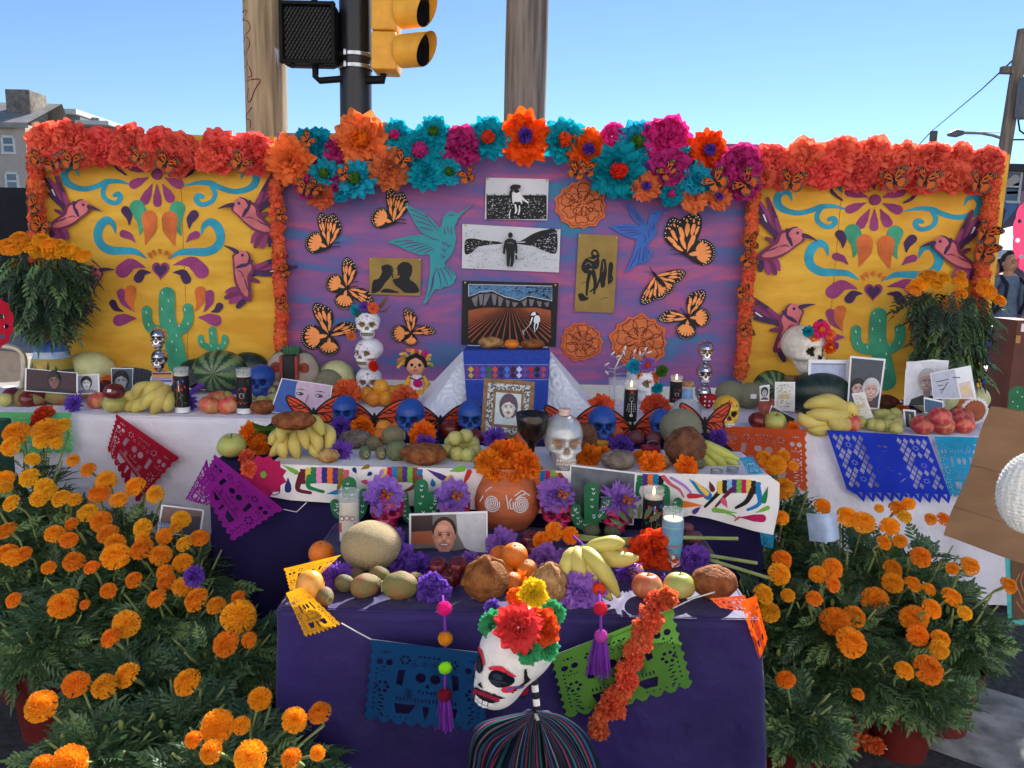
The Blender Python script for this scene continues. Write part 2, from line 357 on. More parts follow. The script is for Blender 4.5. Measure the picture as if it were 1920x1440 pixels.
 P('painted_vine',[(dark,stroke([(213,300),(219,314),(236,328)],[2,7,3])),(teal,drop(236,314,227,300,8)),(dark,stroke([(366,312),(358,324),(345,332)],[7,6,3]))])
def bird(head,s,rot,flip,parent,T=ident):
 """painted hummingbird, drawn facing right with its head at the origin"""
 cs,sn=math.cos(math.radians(rot)),math.sin(math.radians(rot))
 def X(p):
  x,y=p[0]-152,p[1]-387
  x,y=x*s,y*s;x,y=x*cs-y*sn,x*sn+y*cs
  return Vector((head[0]+(-x if flip else x),head[1]+y))
 S=[]
 def a(m_,pts):S.append((m_,[X(p)for p in pts]))
 a(dark,stroke([(124,398),(104,366),(80,329)],[7,11,5]));a(mauve,stroke([(126,395),(110,362),(91,334)],[7,9,4]));a(plum2,stroke([(128,394),(116,360),(104,328)],[7,12,6]));a(dark,stroke([(129,390),(120,366),(111,342)],[5,8,4]));a(white,stroke([(108,378),(98,356)],[1,3]))
 a(mauve,stroke([(131,392),(124,376),(119,362)],[5,8,5]));a(dark,stroke([(127,396),(110,379),(92,363)],[5,11,6]));a(plum2,stroke([(122,404),(112,398),(104,394)],[5,8,5]));
 a(dark,stroke([(100,424),(97,438),(96,448)],[8,11,8]));a(mauve,stroke([(104,424),(108,440),(110,452)],[8,12,8]));a(plum2,stroke([(107,423),(117,440),(121,453)],[8,10,7]));a(mauve,stroke([(110,421),(123,434),(127,446)],[6,9,6]))
 a(plum2,cr([(168,394),(158,404),(147,413),(138,420),(126,427),(108,432),(92,431),(89,424),(103,411),(117,400),(126,383),(138,379),(150,376)],4))
 a(pink,cr([(164,394),(152,405),(140,415),(124,423),(106,427),(98,424),(112,411),(124,402),(129,388),(140,384)],4))
 a(dark,stroke([(138,379),(141,391),(147,405)],[5,8,4]));a(pink,cr([(152,375),(162,378),(166,387),(162,396),(152,401),(146,394),(141,387),(144,379)],4));a(dark,stroke([(141,384),(147,376),(157,374)],[1,3,1]))
 a(dark,cr([(164,384),(176,387),(191,397),(176,393),(164,391)],3));a(dark,circ(156,384,2.6));a(dark,stroke([(104,417),(116,412),(124,408)],[1,2.4,1]));a(plum2,stroke([(127,408),(136,405),(143,408)],[1,2,1]))
 paint('painted_hummingbird',S,lambda off:(lambda x,y,o=0:W(*T(x,y),YP-off-o-.0085)),parent)
def bring(parent,start):
 for o in[o for o in bpy.data.objects if o.parent==parent and o.name.startswith('painted_')and not o.get('done')]:
  o.location=-Vector(parent.location);o['done']=1;del o['done']
ornaments(left_map,pl)
for h_,s_,r_,f_ in(((152,387),1,0,0),((452,385),1.12,-6,1),((455,484),1.1,-48,1),((176,511),1.0,-22,0)):bird(h_,s_,r_,f_,pl)
bring(pl,0)
ornaments(right_map,pr)
for h_,s_,r_,f_ in(((1491,440),1.12,2,0),((1767,456),1.08,-4,1),((1487,584),1.12,-32,0)):bird(h_,s_,r_,f_,pr)
bring(pr,0)
rwood=M('weathered_pole_wood',(188,164,130),.9,.35,5,.5,60,stretch=(6,6,.35),rgb2=(138,118,92))
gwood=M('grey_pole_wood',(136,128,118),.9,.35,5,.5,60,stretch=(6,6,.35),rgb2=(92,86,80))
red_ink=M('maroon_spray_paint',(120,36,52),.7)
def wpole(label,px,wpx,y,mat,lean=0,H=9):
 p=W(px,240,y);r=wpx*mpp(p)/2;base=Vector((p.x,y,0));e=E('utility_pole',label,'pole',base)
 mb=MB();mb.tube([(lean*z,0,z)for z in[k*H/24 for k in range(25)]],[r*(1.12-.2*k/24)for k in range(25)],28)
 for i,v in enumerate(mb.v):
  q=noise.noise((v[0]*14,v[1]*14,v[2]*.8));d=Vector((v[0]-lean*v[2],v[1]));mb.v[i]=(v[0]+d.x*q*.06,v[1]+d.y*q*.06,v[2])
 mb.obj('shaft',mat,e);return e,r,base
e,r,base=wpole('brown wooden pole with maroon scribbles, left of the black signal pole',500,70,6.3,rwood)
sq=[[(463,2),(470,22),(462,30),(474,30),(466,45),(462,42)],[(464,45),(478,52),(480,66),(466,78)],[(464,84),(474,78),(480,92),(470,110),(466,100),(475,128),(467,132)],[(478,132),(484,150),(476,152)],[(474,158),(500,158),(490,176),(480,198),(474,190),(477,172)],[(484,208),(472,220),(470,226),(480,232),(480,246)]]
mb=MB()
def onpole(px,py):
 q=W(px,py,base.y);dx=max(-.99,min(.99,(q.x-base.x)/r));rr=r*(1.12-.2*q.z/9);
 return(dx*r-0,-math.sqrt(max(1e-5,rr*rr*1.04-(dx*r)**2))-.001,q.z)
for s_ in sq:
 pts=[onpole(p.x,p.y)for p in cr(s_,4,False)];mb.tube(pts,.004,5)
mb.obj('scribble',red_ink,e)
mb=MB();mb.grid(lambda u,v:((r+.006)*math.cos(-1.15+u*1.1),(r+.006)*math.sin(-1.15+u*1.1),2.62+v*.42+.01*math.sin(9*u)),8,8);mb.obj('paper_notice',M('torn_paper',(205,205,205),.9,.1),e)
wpole('grey weathered wooden pole rising behind the orange flower with a purple centre',983,73,6.1,gwood)
blk=M('black_pole_paint',(26,27,32),.38,.15,6,spec=.5);sbk=M('black_plastic',(15,16,18),.6,spec=.2);lensm=M('dark_lens',(14,20,28),.3,spec=.4)
ysig=M('signal_yellow',(222,160,52),.5,.1,8,spec=.4);band=M('steel_band',(175,180,185),.3,metal=.9)
Y0=5.9;p=W(667,150,Y0);s=mpp(p);e=E('signal_pole','black steel pole with two metal bands holding the street signals','pole',(p.x,Y0,0))
r=30*s;MB().tube([(0,0,z*1.)for z in(0,.3,.31,7)],[.17,.17,r,r*.95],32).obj('shaft',blk,e)
for py in(106,128):
 z=W(667,py,Y0).z;mb=MB();mb.lathe([(r+.004,-.014),(r+.007,-.012),(r+.007,.012),(r+.004,.014)],36,c=(0,0,z));mb.box((-.05,-r-.01,z),(.018,.016,.04),bev=.003);mb.obj('band',band,e)
for px_,zz in((690,40),(690,75),(690,20)):
 pass
q=W(577,62,5.75);s2=mpp(q);e2=E('pedestrian_signal','unlit black pedestrian signal box with honeycomb visor, left of the black pole','traffic signal',q)
wd,ht=106*s2,112*s2
mb=MB();mb.box((0,.09,0),(wd,.16,ht),bev=.045);mb.obj('housing',sbk,e2)
mb=MB()
for sx,sz,lx,lz in((0,1,wd,.03),(0,-1,wd,.03),(1,0,.03,ht),(-1,0,.03,ht)):mb.box((sx*(wd/2-.017),-.01,sz*(ht/2-.017)),(lx-.001*abs(sx),.05+.002*abs(sx),lz-.001*abs(sz)),bev=.012)
mb.obj('visor_rim',sbk,e2)
MB().box((0,.006,0),(wd-.05,.01,ht-.05)).obj('lens',lensm,e2)
mb=MB();nx=17
for i in range(-nx,nx+1):
 for sg in(1,-1):
  x0=i*.026
  seg=[]
  for k in(-1,1):
   zz=k*(ht/2-.03);seg.append((x0+sg*zz*.62,zz))
  (xa,za),(xb,zb)=seg;lim=wd/2-.03
  def clip(xa,za,xb,zb):
   t0,t1=0,1;dx=xb-xa
   for pq,qq in((-dx,xa+lim),(dx,lim-xa)):
    if abs(pq)<1e-9:
     if qq<0:return None
     continue
    t=qq/pq
    if pq<0:t0=max(t0,t)
    else:t1=min(t1,t)
   return(t0,t1)if t0<t1 else None
  c_=clip(xa,za,xb,zb)
  if c_:
   t0,t1=c_;A=Vector((xa+(xb-xa)*t0,-.012,za+(zb-za)*t0));B=Vector((xa+(xb-xa)*t1,-.012,za+(zb-za)*t1))
   dd=(B-A).normalized();nn=Vector((-dd.z,0,dd.x))*.0007
   y2=Vector((0,.012,0));mb.add([A+nn,B+nn,B-nn,A-nn,A+nn+y2,B+nn+y2,B-nn+y2,A-nn+y2],[(0,1,2,3),(0,4,5,1),(2,6,7,3)])
stuff(mb.obj('visor_lattice',sbk,e2,smooth=False))
mb=MB();mb.tube([(.03,.08,-ht/2),(.03,.08,-ht/2-.06),(.06,.08,-ht/2-.09),(wd/2+.12,.1,-ht/2-.06)],.024,12);mb.obj('bracket',sbk,e2);mb=MB();mb.tube([(.03,.08,ht/2),(.03,.08,ht/2+.25)],.024,10);mb.tube([(.03,.08,ht/2+.06),(wd/2+.12,.1,ht/2+.1)],.022,10)
for x_ in(-.11,.09):mb.box((x_,.0,-ht/2-.01),(.025,.02,.03),bev=.004)
mb.obj('bracket',sbk,e2)
q=W(722,26,5.75);s3=mpp(q);e3=E('traffic_light','yellow traffic light with round visors, right of the black pole','traffic signal',q)
mb=MB();hh=70*s3
for k in range(3):mb.box((0,.06,(k-.98)*hh+.13*0),(48*s3,.26,hh-.006),bev=.02)
mb.obj('housing',ysig,e3)
for k in range(3):
 zc=(k-.98)*hh+2*s3;mb=MB();R=30*s3;mb2=MB()
 def vis(u,v,inn=0):
  a=u*2*math.pi;rr=R-inn;L_=.035+(.205+.05*math.sin(a))*v;return(20*s3+L_,.04+rr*math.cos(a),zc+rr*math.sin(a))
 mb.grid(vis,28,3,cu=True);mb.grid(lambda u,v:vis(u,1-v,.004),28,3,cu=True)
 vz=mb.obj('visor',ysig,e3);vz.rotation_euler=(0,0,math.radians(-24))
 md=MB();md.grid(lambda u,v:(20*s3+.205+.035*math.sin(u*2*math.pi)*v-.02,.04+(R-.005)*v*math.cos(u*2*math.pi),zc+(R-.005)*v*math.sin(u*2*math.pi)),28,1,cu=True)
 for j in range(-4,5):hz=math.sqrt(max(.001,R*R-(j*R/5)**2))*.95;md.box((20*s3+.2,.04+j*R/5,zc),(.012,.004,2*hz))
 ll=md.obj('louvre',sbk,vz,smooth=False)
MB().tube([(-.03,.08,-hh*1.45),(-.03,.08,-hh*1.62),(-.16,.1,-hh*1.62)],.03,12).obj('bracket',sbk,e3)
stucco=M('beige_stucco',(182,170,158),.9,.08,3,.2,60);glassd=M('window_glass',(92,108,122),.12,.2,2,spec=.6);wfr=M('white_window_frame',(214,212,206),.6)
slate=M('grey_roof',(146,142,138),.8,.15,3);brickg=M('grey_brick',(124,116,106),.95,.3,8,.6,30);gutter=M('pale_cornice',(190,190,186),.7)
ya=24;A=W(-260,500,ya);B=W(66,500,ya);zt=W(30,232,ya).z
e=E('house','beige stucco house with two stacked windows and a grey brick chimney','house',((A.x+B.x)/2,ya,0));w_=B.x-A.x
MB().box((0,1,zt/2),(w_,2,zt),bev=.03).obj('wall',stucco,e)
ro=MB();zr=W(20,208,ya+1).z;ro.add([(-w_/2-.2,-.25,zt),(w_/2+.25,-.25,zt),(w_/2+.25,1.6,zr+.35),(-w_/2-.2,1.6,zr+.35),(-w_/2-.2,-.25,zt-.15),(w_/2+.25,-.25,zt-.15),(w_/2+.25,2.2,zt),(-w_/2-.2,2.2,zt)],[(0,1,2,3),(4,5,1,0),(3,2,6,7)]);rf=ro.obj('roof',slate,e,smooth=False)
ch=W(52,220,ya+1);MB().box((ch.x-e.location.x,1.0,ch.z),(45*mpp(ch),.9,90*mpp(ch)),bev=.03).obj('chimney',brickg,rf)
for dx in(-.22,.18):
 mb=MB();zc=W(52,186,ya+1).z;mb.tube([(ch.x-e.location.x+dx,1.0,zc-.1),(ch.x-e.location.x+dx,1.0,zc+.12-dx*.3)],.06,10);mb.tube([(ch.x-e.location.x+dx,1.0,zc+.14-dx*.3),(ch.x-e.location.x+dx,1.0,zc+.18-dx*.3)],.14,10);mb.obj('chimney_pot',steel,rf)
def window(parent,cx,cz,ww,wh,y=-.02):
 f=MB()
 for c_,d_ in(((0,0,wh/2),(ww,.06,.07)),((0,0,-wh/2),(ww+.1,.1,.07)),((-ww/2,0,0),(.07,.058,wh-.07)),((ww/2,0,0),(.07,.058,wh-.07)),((0,-.005,0),(ww-.07,.05,.05))):f.box(c_,d_)
 fo=f.obj('window',wfr,parent,smooth=False);fo.location=(cx,y,cz)
 g=MB().box((0,.0,0),(ww,.02,wh)).obj('pane',glassd,fo,smooth=False)
for px,py in((17,272),(24,340)):
 q=W(px,py,ya);window(e,q.x-e.location.x,q.z,22*mpp(q),30*mpp(q))
for px,py in((-60,272),(-50,340),(-140,275)):
 q=W(px,py,ya);window(e,q.x-e.location.x,q.z,22*mpp(q),30*mpp(q))
yb=34;A=W(64,400,yb);B=W(216,400,yb)
e=E('flat_roofed_building','grey building with pale stepped cornice far behind the coral flowers','building',((A.x+B.x)/2,yb,0));w_=B.x-A.x;z1,z2=W(90,214,yb).z,W(190,236,yb).z
gray=M('grey_facade',(112,112,112),.85)
MB().box((-w_*.18,4,z1/2),(w_*.64,8,z1)).obj('wall',gray,e,smooth=False);MB().box((w_*.32,4.2,z2/2),(w_*.36,8,z2)).obj('wall',gray,e,smooth=False)
MB().box((-w_*.18,3.9,z1+.08),(w_*.66,8.5,.2)).obj('cornice',gutter,e,smooth=False);MB().box((w_*.33,3.9,z2+.08),(w_*.4,8.5,.16)).obj('cornice',gutter,e,smooth=False)
q=W(170,232,yb);MB().tube([(q.x-e.location.x,.4,z2),(q.x-e.location.x,.4,q.z+.3)],.16,10).obj('vent_pipe',steel,e)
yc=13;A=W(-120,500,yc);B=W(420,500,yc);zt=W(40,352,yc).z
e=E('fence','tall black screened fence on the left behind the yellow panel','fence',((A.x+B.x)/2,yc,0));w_=B.x-A.x;fk=M('black_fence_screen',(26,28,33),.8,.2,3)
n_=9
for k in range(n_):
 xx=-w_/2+w_*(k+.5)/n_;mb=MB();mb.grid(lambda u,v:(xx+(u-.5)*(w_/n_-.01),.02*math.sin(u*9+k)*(1-v),.08+v*(zt-.08)),8,6);mb.obj('screen_panel',fk,e)
 MB().tube([(xx-w_/n_/2,.05,0),(xx-w_/n_/2,.05,zt+.05)],.03,8).obj('post',sbk,e)
fac=[M('cream_render',(226,224,220),.9,.05,2),M('pale_grey_render',(224,226,230),.9,.05,2),M('light_brick',(206,192,186),.9,.12,12,.3,40)]  # pale walls for the unseen houses added to bounce sunlight onto the altar
for k in range(6):
 x0=-21+k*7;hh_=9.4+(k*37%5)*.4;e=E('bounce_row_house',f'{["cream","pale grey","light brick"][k % 3]} row house across the street behind the camera, {ORD[k]} from the left','house',(x0+3.5,-7.6,0),group='row houses across the street')
 MB().box((0,-4,hh_/2),(6.9,8,hh_)).obj('wall',fac[k%3],e,smooth=False)
 for zz in(1.6,4.6,7.4):
  for xx in(-1.9,1.9):window(e,xx,zz,1.1,1.6,.03)
 MB().box((0,.05,1.05),(1,.08,2.1),bev=.02).obj('door',M('door_green',(50,80,70),.5),e)
mb=MB();mb.box((0,-4.7,.06),(44,5.6,.12));struct(mb.obj('bounce_sidewalk',M('pale_concrete',(198,196,192),.9,.1,2,.2,200),smooth=False))  # unseen slab behind the camera, added pale to throw sunlight back
def person(label,px,pyh,y,H,top,pants,hairc,skinc=(188,140,112),bag=None,striped=False,rz=0,glasses=False):
 p=W(px,pyh,y);e=E('person',label,'person',(p.x,y,0),rz)
 s=H/1.72
 sk=M('skin',skinc,.6)
 bm=bmesh.new();lay=bm.verts.layers.skin.verify()
 J=[((0,0,.95),.13,None),((0,.0,1.12),.13,0),((0,.01,1.30),.155,1),((0,0,1.43),.10,2),((0,-.01,1.50),.055,3),((.17,0,1.39),.075,3),((.23,.01,1.12),.05,5),((.2,-.10,.92),.04,6),((-.17,0,1.39),.075,3),((-.23,.01,1.12),.05,8),((-.2,-.10,.92),.04,9),((.09,0,.85),.10,0),((.10,-.01,.48),.068,11),((.10,.02,.08),.045,12),((.11,-.12,.04),.045,13),((-.09,0,.85),.10,0),((-.10,.01,.48),.068,15),((-.10,.03,.08),.045,16),((-.11,-.1,.04),.045,17)]
 vs=[bm.verts.new(Vector(j[0])*s)for j in J]
 for v,j in zip(vs,J):v[lay].radius=(j[1]*s*.9,j[1]*s*.9)
 vs[0][lay].use_root=True
 for v,j in zip(vs,J):
  if j[2]is not None:bm.edges.new((vs[j[2]],v))
 me=bpy.data.meshes.new('body');bm.to_mesh(me);bm.free();o=link('body',me)
 o.modifiers.new('s','SKIN');ss=o.modifiers.new('u','SUBSURF');ss.levels=ss.render_levels=1
 dg=bpy.context.evaluated_depsgraph_get();me2=bpy.data.meshes.new_from_object(o.evaluated_get(dg));bpy.data.objects.remove(o)
 me2.materials.clear();ms=[top,pants,sk,M('dark_shoe',(30,30,32),.5)]
 for m_ in ms:me2.materials.append(m_)
 for f in me2.polygons:
  z=f.center.z/s;f.material_index=3 if z<.1 else 1 if z<.93 and abs(f.center.x/s)<.19 else 2 if z>1.455 or(z<.98 and abs(f.center.x/s)>.15)else 0;f.use_smooth=True
 body=link('body',me2,e)
 mb=MB();hz=1.615*s
 def hf(d):
  k=1.0
  if d.y<0:k+=.10*math.exp(-((d.x/.16)**2+((d.z+.12)/.2)**2))-.05*math.exp(-(((abs(d.x)-.38)/.16)**2+((d.z-.08)/.1)**2))+.03*math.exp(-((d.x/.3)**2+((d.z+.5)/.1)**2))
  return k
 mb.ball((0,-.015*s,hz),(.075*s,.095*s,.118*s),28,20,fn=hf)
 for sx in(-1,1):mb.ball((sx*.076*s,.0,hz-.01),(.012,.022,.034),8,6)
 mb.tube([(0,0,1.47*s),(0,-.01*s,hz-.05)],.05*s,10)
 hd=mb.obj('head',sk,e)
 mb=MB()
 for sx in(-1,1):mb.ball((sx*.028*s,-.094*s,hz+.012*s),(.009*s,.006*s,.006*s),8,6)
 mb.obj('eyes',M('eye_dark',(28,22,20),.3),e);MB().box((0,-.101*s,hz-.062*s),(.036*s,.008,.007*s),bev=.003).obj('mouth',M('lip',(150,86,80),.6),e)
 mb=MB();mb.ball((0,.012*s,hz+.025*s),(.088*s,.1*s,.115*s),22,14,fn=lambda d:(1 if(d.y>-.35 or d.z>.55)else.72)*(1+.03*noise.noise(d*6)))
 if bag=='long':mb.ball((0,.05*s,hz-.12*s),(.095*s,.06*s,.2*s),16,10)
 mb.obj('hair',M('hair_'+hairc[0],hairc[1],.6),e)
 if glasses:
  mb=MB()
  for sx in(-1,1):mb.tube([(sx*.03*s+.024*s*math.cos(a),-.108*s,hz+.012*s+.02*s*math.sin(a))for a in[k*.5236 for k in range(13)]],.003,5)
  mb.tube([(-.008*s,-.11*s,hz+.015*s),(.008*s,-.11*s,hz+.015*s)],.003,5);mb.obj('glasses',sbk,e)
 for sx in(-1,1):
  mb=MB();hx,hy,hz_=sx*.2*s,-.115*s,.88*s
  mb.ball((hx,hy,hz_),(.022*s,.038*s,.045*s),12,8)
  for k in range(4):mb.tube([(hx,hy-.024*s+k*.016*s,hz_-.03*s),(hx-sx*.008,hy-.028*s+k*.018*s,hz_-(.075+.012*(k in(1,2)))*s),(hx-sx*.022,hy-.028*s+k*.018*s,hz_-(.1+.012*(k in(1,2)))*s)],[.010*s,.009*s,.006*s],6)
  mb.tube([(hx-sx*.01,hy-.03*s,hz_+.01),(hx-sx*.02,hy-.055*s,hz_-.03*s),(hx-sx*.02,hy-.058*s,hz_-.055*s)],[.011*s,.01*s,.007*s],6)
  mb.obj('hand',sk,e)
 if striped:
  mb=MB()
  for k in range(9):
   z=(1.02+k*.045)*s;mb.tube([(x_*s,(-.135-.02*(k>4))*s*math.sqrt(max(.05,1-(x_/.17)**2))-.01,z)for x_ in[-.11+j*.022 for j in range(11)]],.006,5)
  mb.obj('shirt_stripes',M('white_stripe',(220,220,220),.8),e)
 if bag=='long':
  mb=MB();mb.grid(lambda u,v:((.19+.03*v)*s*math.cos(-1.0+u*5.14+math.pi*.5-.0),(.15+.02*v)*s*math.sin(-1.0+u*5.14+math.pi*.5),(1.40-v*.62)*s),22,6);mb.obj('cardigan',M('black_cardigan',(30,30,34),.9),e)
 if bag=='straps':
  for sx in(-1,1):MB().tube([(sx*.11*s,-.02,1.46*s),(sx*.12*s,-.16*s,1.36*s),(sx*.13*s,-.165*s,1.15*s),(sx*.17*s,-.05,1.02*s)],.022,8).obj('backpack_strap',M('dark_strap',(34,36,40),.8),e)
 return e
denim=M('blue_denim_shirt',(96,112,134),.85,.15,20)
person('person in a striped top under an open black cardigan, standing beyond the right garland',1858,500,9.4,1.62,M('black_top',(40,40,46),.9),M('black_trousers',(32,33,38),.9),('black',(30,24,24)),bag='long',striped=True,rz=.2)
person('person with glasses in a denim shirt with dark backpack straps',1893,492,9.2,1.70,denim,M('dark_jeans',(38,42,54),.9),('dark',(42,34,30)),bag='straps',rz=.1,glasses=True)
person('person with dark hair in black, half hidden behind the two visitors',1876,496,11.5,1.66,M('black_top',(40,40,46)),M('black_trousers',(32,33,38)),('black',(30,24,24)),rz=3)
p=W(1935,462,14);e=E('canopy_tent','white peaked canopy tent on the far right behind the visitors','tent',(p.x+.2,14,0));tw=M('tent_white',(226,230,238),.8,.04,4,trans=.25)
zt,ze=W(1915,444,14).z,W(1880,472,14).z;q=1.5
mb=MB();mb.add([(0,0,zt+.35),(-q,-q,ze),(q,-q,ze),(q,q,ze),(-q,q,ze)],[(0,1,2),(0,2,3),(0,3,4),(0,4,1)]);mb.add([(-q,-q,ze),(q,-q,ze),(q,q,ze),(-q,q,ze),(-q,-q,ze-.2),(q,-q,ze-.2),(q,q,ze-.2),(-q,q,ze-.2)],[(0,4,5,1),(1,5,6,2),(2,6,7,3),(3,7,4,0)]);mb.obj('canopy',tw,e,smooth=False)
for sx in(-1,1):
 for sy in(-1,1):MB().box((sx*q*.98,sy*q*.98,ze/2),(.04,.04,ze)).obj('pole',steel,e,smooth=False)
y_=24;A=W(1760,430,y_);B=W(2150,430,y_);zt=W(1890,322,y_).z
e=E('mural_building','building with a faded colourful mural on its wall at the far right','building',((A.x+B.x)/2,y_,0));w_=B.x-A.x
MB().box((0,4,zt/2),(w_,8,zt)).obj('wall',M('dusky_brick',(120,96,100),.9,.2,2,rgb2=(96,92,116)),e,smooth=False);MB().box((0,3.9,zt+.1),(w_+.3,8.4,.2)).obj('cornice',M('dark_cornice',(70,66,70)),e,smooth=False)
mur=[M('mural_blue',(98,132,170),.8),M('mural_rose',(178,128,138),.8),M('mural_cream',(196,186,176),.8),M('mural_violet',(120,100,140),.8)]
sh=[]
for k,(x0,y0,x1,y1,w0)in enumerate(((1880,420,1900,350,26),(1912,425,1925,372,34),(1870,345,1905,335,16),(1935,400,1960,360,30),(1888,395,1872,372,14))):sh.append((mur[k%4],drop(x0,y0,x1,y1,w0,.1)))
o=paint('mural',sh,lambda off:wallmap(y_,off*20),None);att(e,o)
window(e,W(1890,345,y_).x-e.location.x,W(1890,350,y_).z,.7,.9)
y_=11;base=W(1884,440,y_);top=W(1912,100,y_)
e=E('utility_pole','tall grey utility pole with transformer and street lamp arm on the right','pole',(base.x-.25,y_,0));ox=e.location.x
tx=top.x-ox;tz=top.z;rad=11*mpp(base)
f_=lambda z:tx*(z/tz)
MB().tube([(f_(z),0,z)for z in(0,2,4,tz+.3)],[rad*1.2,rad*1.05,rad,rad*.9],16).obj('shaft',M('utility_pole_wood',(128,116,104),.9,.3,6,stretch=(6,6,.4)),e)  # shaft is grey-brown wood, one tone all round with random grain
q=W(1898,132,y_);MB().box((q.x-ox+.2,0,q.z),(.7,.08,.09)).obj('crossarm',gwood,e,smooth=False)
q=W(1912,190,y_);mb=MB();mb.lathe([(.0,-.26),(.14,-.26),(.15,-.2),(.15,.2),(.12,.26),(0,.27)],16,c=(q.x-ox-.03,-.25,q.z));mb.obj('transformer',M('grey_transformer',(110,114,118),.5),e)
pts=[W(x,y,y_)-e.location for x,y in((1893,268),(1880,260),(1862,254),(1840,250),(1805,249))];MB().tube(pts,.018,8).obj('lamp_arm',steel,e)
mb=MB();mb.tube([W(1806,249,y_)-e.location,W(1792,250,y_)-e.location,W(1777,253,y_)-e.location],[.03,.055,.02],10);mb.obj('lamp_head',M('lamp_grey',(92,96,102),.5),e)
def wire(label,pts,sag=.0,r=.008):
 P_=[W(*p_)for p_ in pts];o=MB().tube(P_,r,5).obj('wire',sbk);reorigin(o,P_[0]);tag(o,label,'cable');return o
wire('thin overhead cable running from the top right down to the small pole',[(1915,98,11),(1840,168,20),(1748,245,32)],r=.014)
wire('thin overhead cable dropping towards the coral flowers on the right',[(1748,245,32),(1715,280,34)],r=.02)
wire('cable sloping from the street lamp pole down behind the garland',[(1890,268,11),(1860,286,14),(1838,300,18)],r=.01)
wire('level cable beside the street lamp arm',[(1890,247,11),(1830,248,14)],r=.008)
wire('looping cable beside the grey transformer',[(1918,205,11),(1909,226,11),(1912,245,11),(1922,252,11)],r=.012)
wire('curved cable beside the right utility pole',[(1895,262,11),(1905,262,11),(1922,262,11)],r=.012)
q=W(1750,258,32);e=E('utility_pole','distant short wooden pole top above the right coral flowers','pole',(q.x,32,0));MB().tube([(0,0,0),(0,0,W(1750,246,32).z)],.14,10).obj('shaft',gwood,e)
q=G(1868,800,0);y_=6.2
def post(name,label,cat,px,pyt,wpx,y,mat,cap):
 p=W(px,pyt,y);r=wpx*mpp(p)/2;e=E(name,label,cat,(p.x,y,0));MB().lathe([(0,0),(r,0),(r,p.z-.02)],20).obj('body',mat,e);MB().lathe([(r*1.06,p.z-.03),(r*1.06,p.z),(0,p.z+.01)],20).obj('cap',cap,e);return e
post('sleeve_post','blue plastic covered post beside the green mesh column','post',1866,612,22,6.0,M('blue_wrap',(60,84,190),.4,.2,9),M('white_rim',(225,225,228),.5))
e=post('mesh_column','green wire mesh column between the blue post and the brown box','post',1886,602,20,5.7,M('green_mesh_body',(60,92,72),.6,.5,60,rgb2=(150,160,150)),M('white_rim',(225,225,228),.5))
p=W(1905,600,4.6);e=E('wooden_stand','tall brown painted box stand with paper notices at the right edge','stand',(p.x+.08,4.6,0));w_=44*mpp(p)
MB().box((0,.12,p.z/2),(w_,.24,p.z),bev=.006).obj('box',M('brown_stand',(92,58,50),.7,.15,6),e)
MB().box((-.02,-.004,W(1905,614,4.6).z),(.052,.003,.048)).obj('notice',M('paper_white',(226,226,230),.8),e,smooth=False);MB().box((-.055,-.004,W(1905,636,4.6).z),(.026,.003,.045)).obj('notice',M('tan_card',(186,140,88),.8),e,smooth=False)
p=W(1864,692,5.0);e=E('side_table','black trestle table with a white top edge beyond the right garland','table',(p.x,5.0,0));MB().box((.12,0,p.z),(.42,.5,.02),bev=.004).obj('table_top',M('white_rim',(225,225,228)),e);MB().box((.12,0,p.z-.035),(.40,.48,.04)).obj('frame',sbk,e,smooth=False)
for a_ in(-1,1):MB().tube([(.12+a_*.2,-.2,p.z-.03),(.12-a_*.2,-.2,0)],.016,8).obj('leg',sbk,e)
def scallop_paper(name,label,px,py,y,rx,ry,mat,holes):
 n=60;cx,cy=px,py;out=[Vector((cx+rx*(1+.07*abs(math.sin(k*6*math.pi/n*2)))*math.cos(k*2*math.pi/n),cy+ry*(1+.07*abs(math.sin(k*12*math.pi/n)))*math.sin(k*2*math.pi/n)))for k in range(n)]
 mb=MB();sheet(mb,out,wallmap(y),0,holes);o=mb.obj(name,mat,smooth=False);reorigin(o,W(px,py,y));MB().tube([(0,.002,ry*.001),(0,.002,1.6)],.0012,4).obj('string',M('white_string',(220,216,210),.9),o);return tag(o,label,'paper decoration')
tis=lambda n_,c_,t_=.4:M('thin_'+n_,c_,.85,.1,20,trans=t_,spec=.15)
scallop_paper('cut_paper','pink scalloped tissue paper hanging at the right edge',1936,445,3.4,36,72,tis('pink',(226,70,110)),[circ(1920+12*math.cos(k),445+40*math.sin(k),4)for k in range(6)])
scallop_paper('cut_paper','red scalloped tissue paper hanging at the left edge',-14,606,3.2,38,48,tis('red',(200,36,60)),[circ(-4+16*math.cos(k*1.05),612+22*math.sin(k*1.05),4.5)for k in range(6)])
y_=3.9;p=W(14,690,y_);e=E('folding_chair','beige metal folding chair at the left edge','chair',(p.x,y_,0));ch_=M('beige_metal',(190,178,158),.35,metal=.3,spec=.6)
o2=[W(x,y,y_)-e.location for x,y in((-50,760),(-46,680),(-36,655),(-10,650),(25,652),(42,664),(46,690),(36,760))];MB().tube([q for q in cr([(v.x,v.z)for v in o2],4,False)]and[Vector((q.x,0,q.y))for q in cr([(v.x,v.z)for v in o2],4,False)],.014,10).obj('frame',ch_,e)
mb=MB();sheet(mb,cr([(-40,668),(-20,658),(26,660),(38,670),(38,705),(28,716),(-40,712)],4),lambda x,y,o=0:W(x,y,y_+.01-o)-e.location,thick=.006);mb.obj('backrest',M('grey_beige_panel',(150,136,122),.35,metal=.2),e)
MB().box((-.08,.2,.45),(.4,.38,.02),bev=.008).obj('seat',ch_,e)
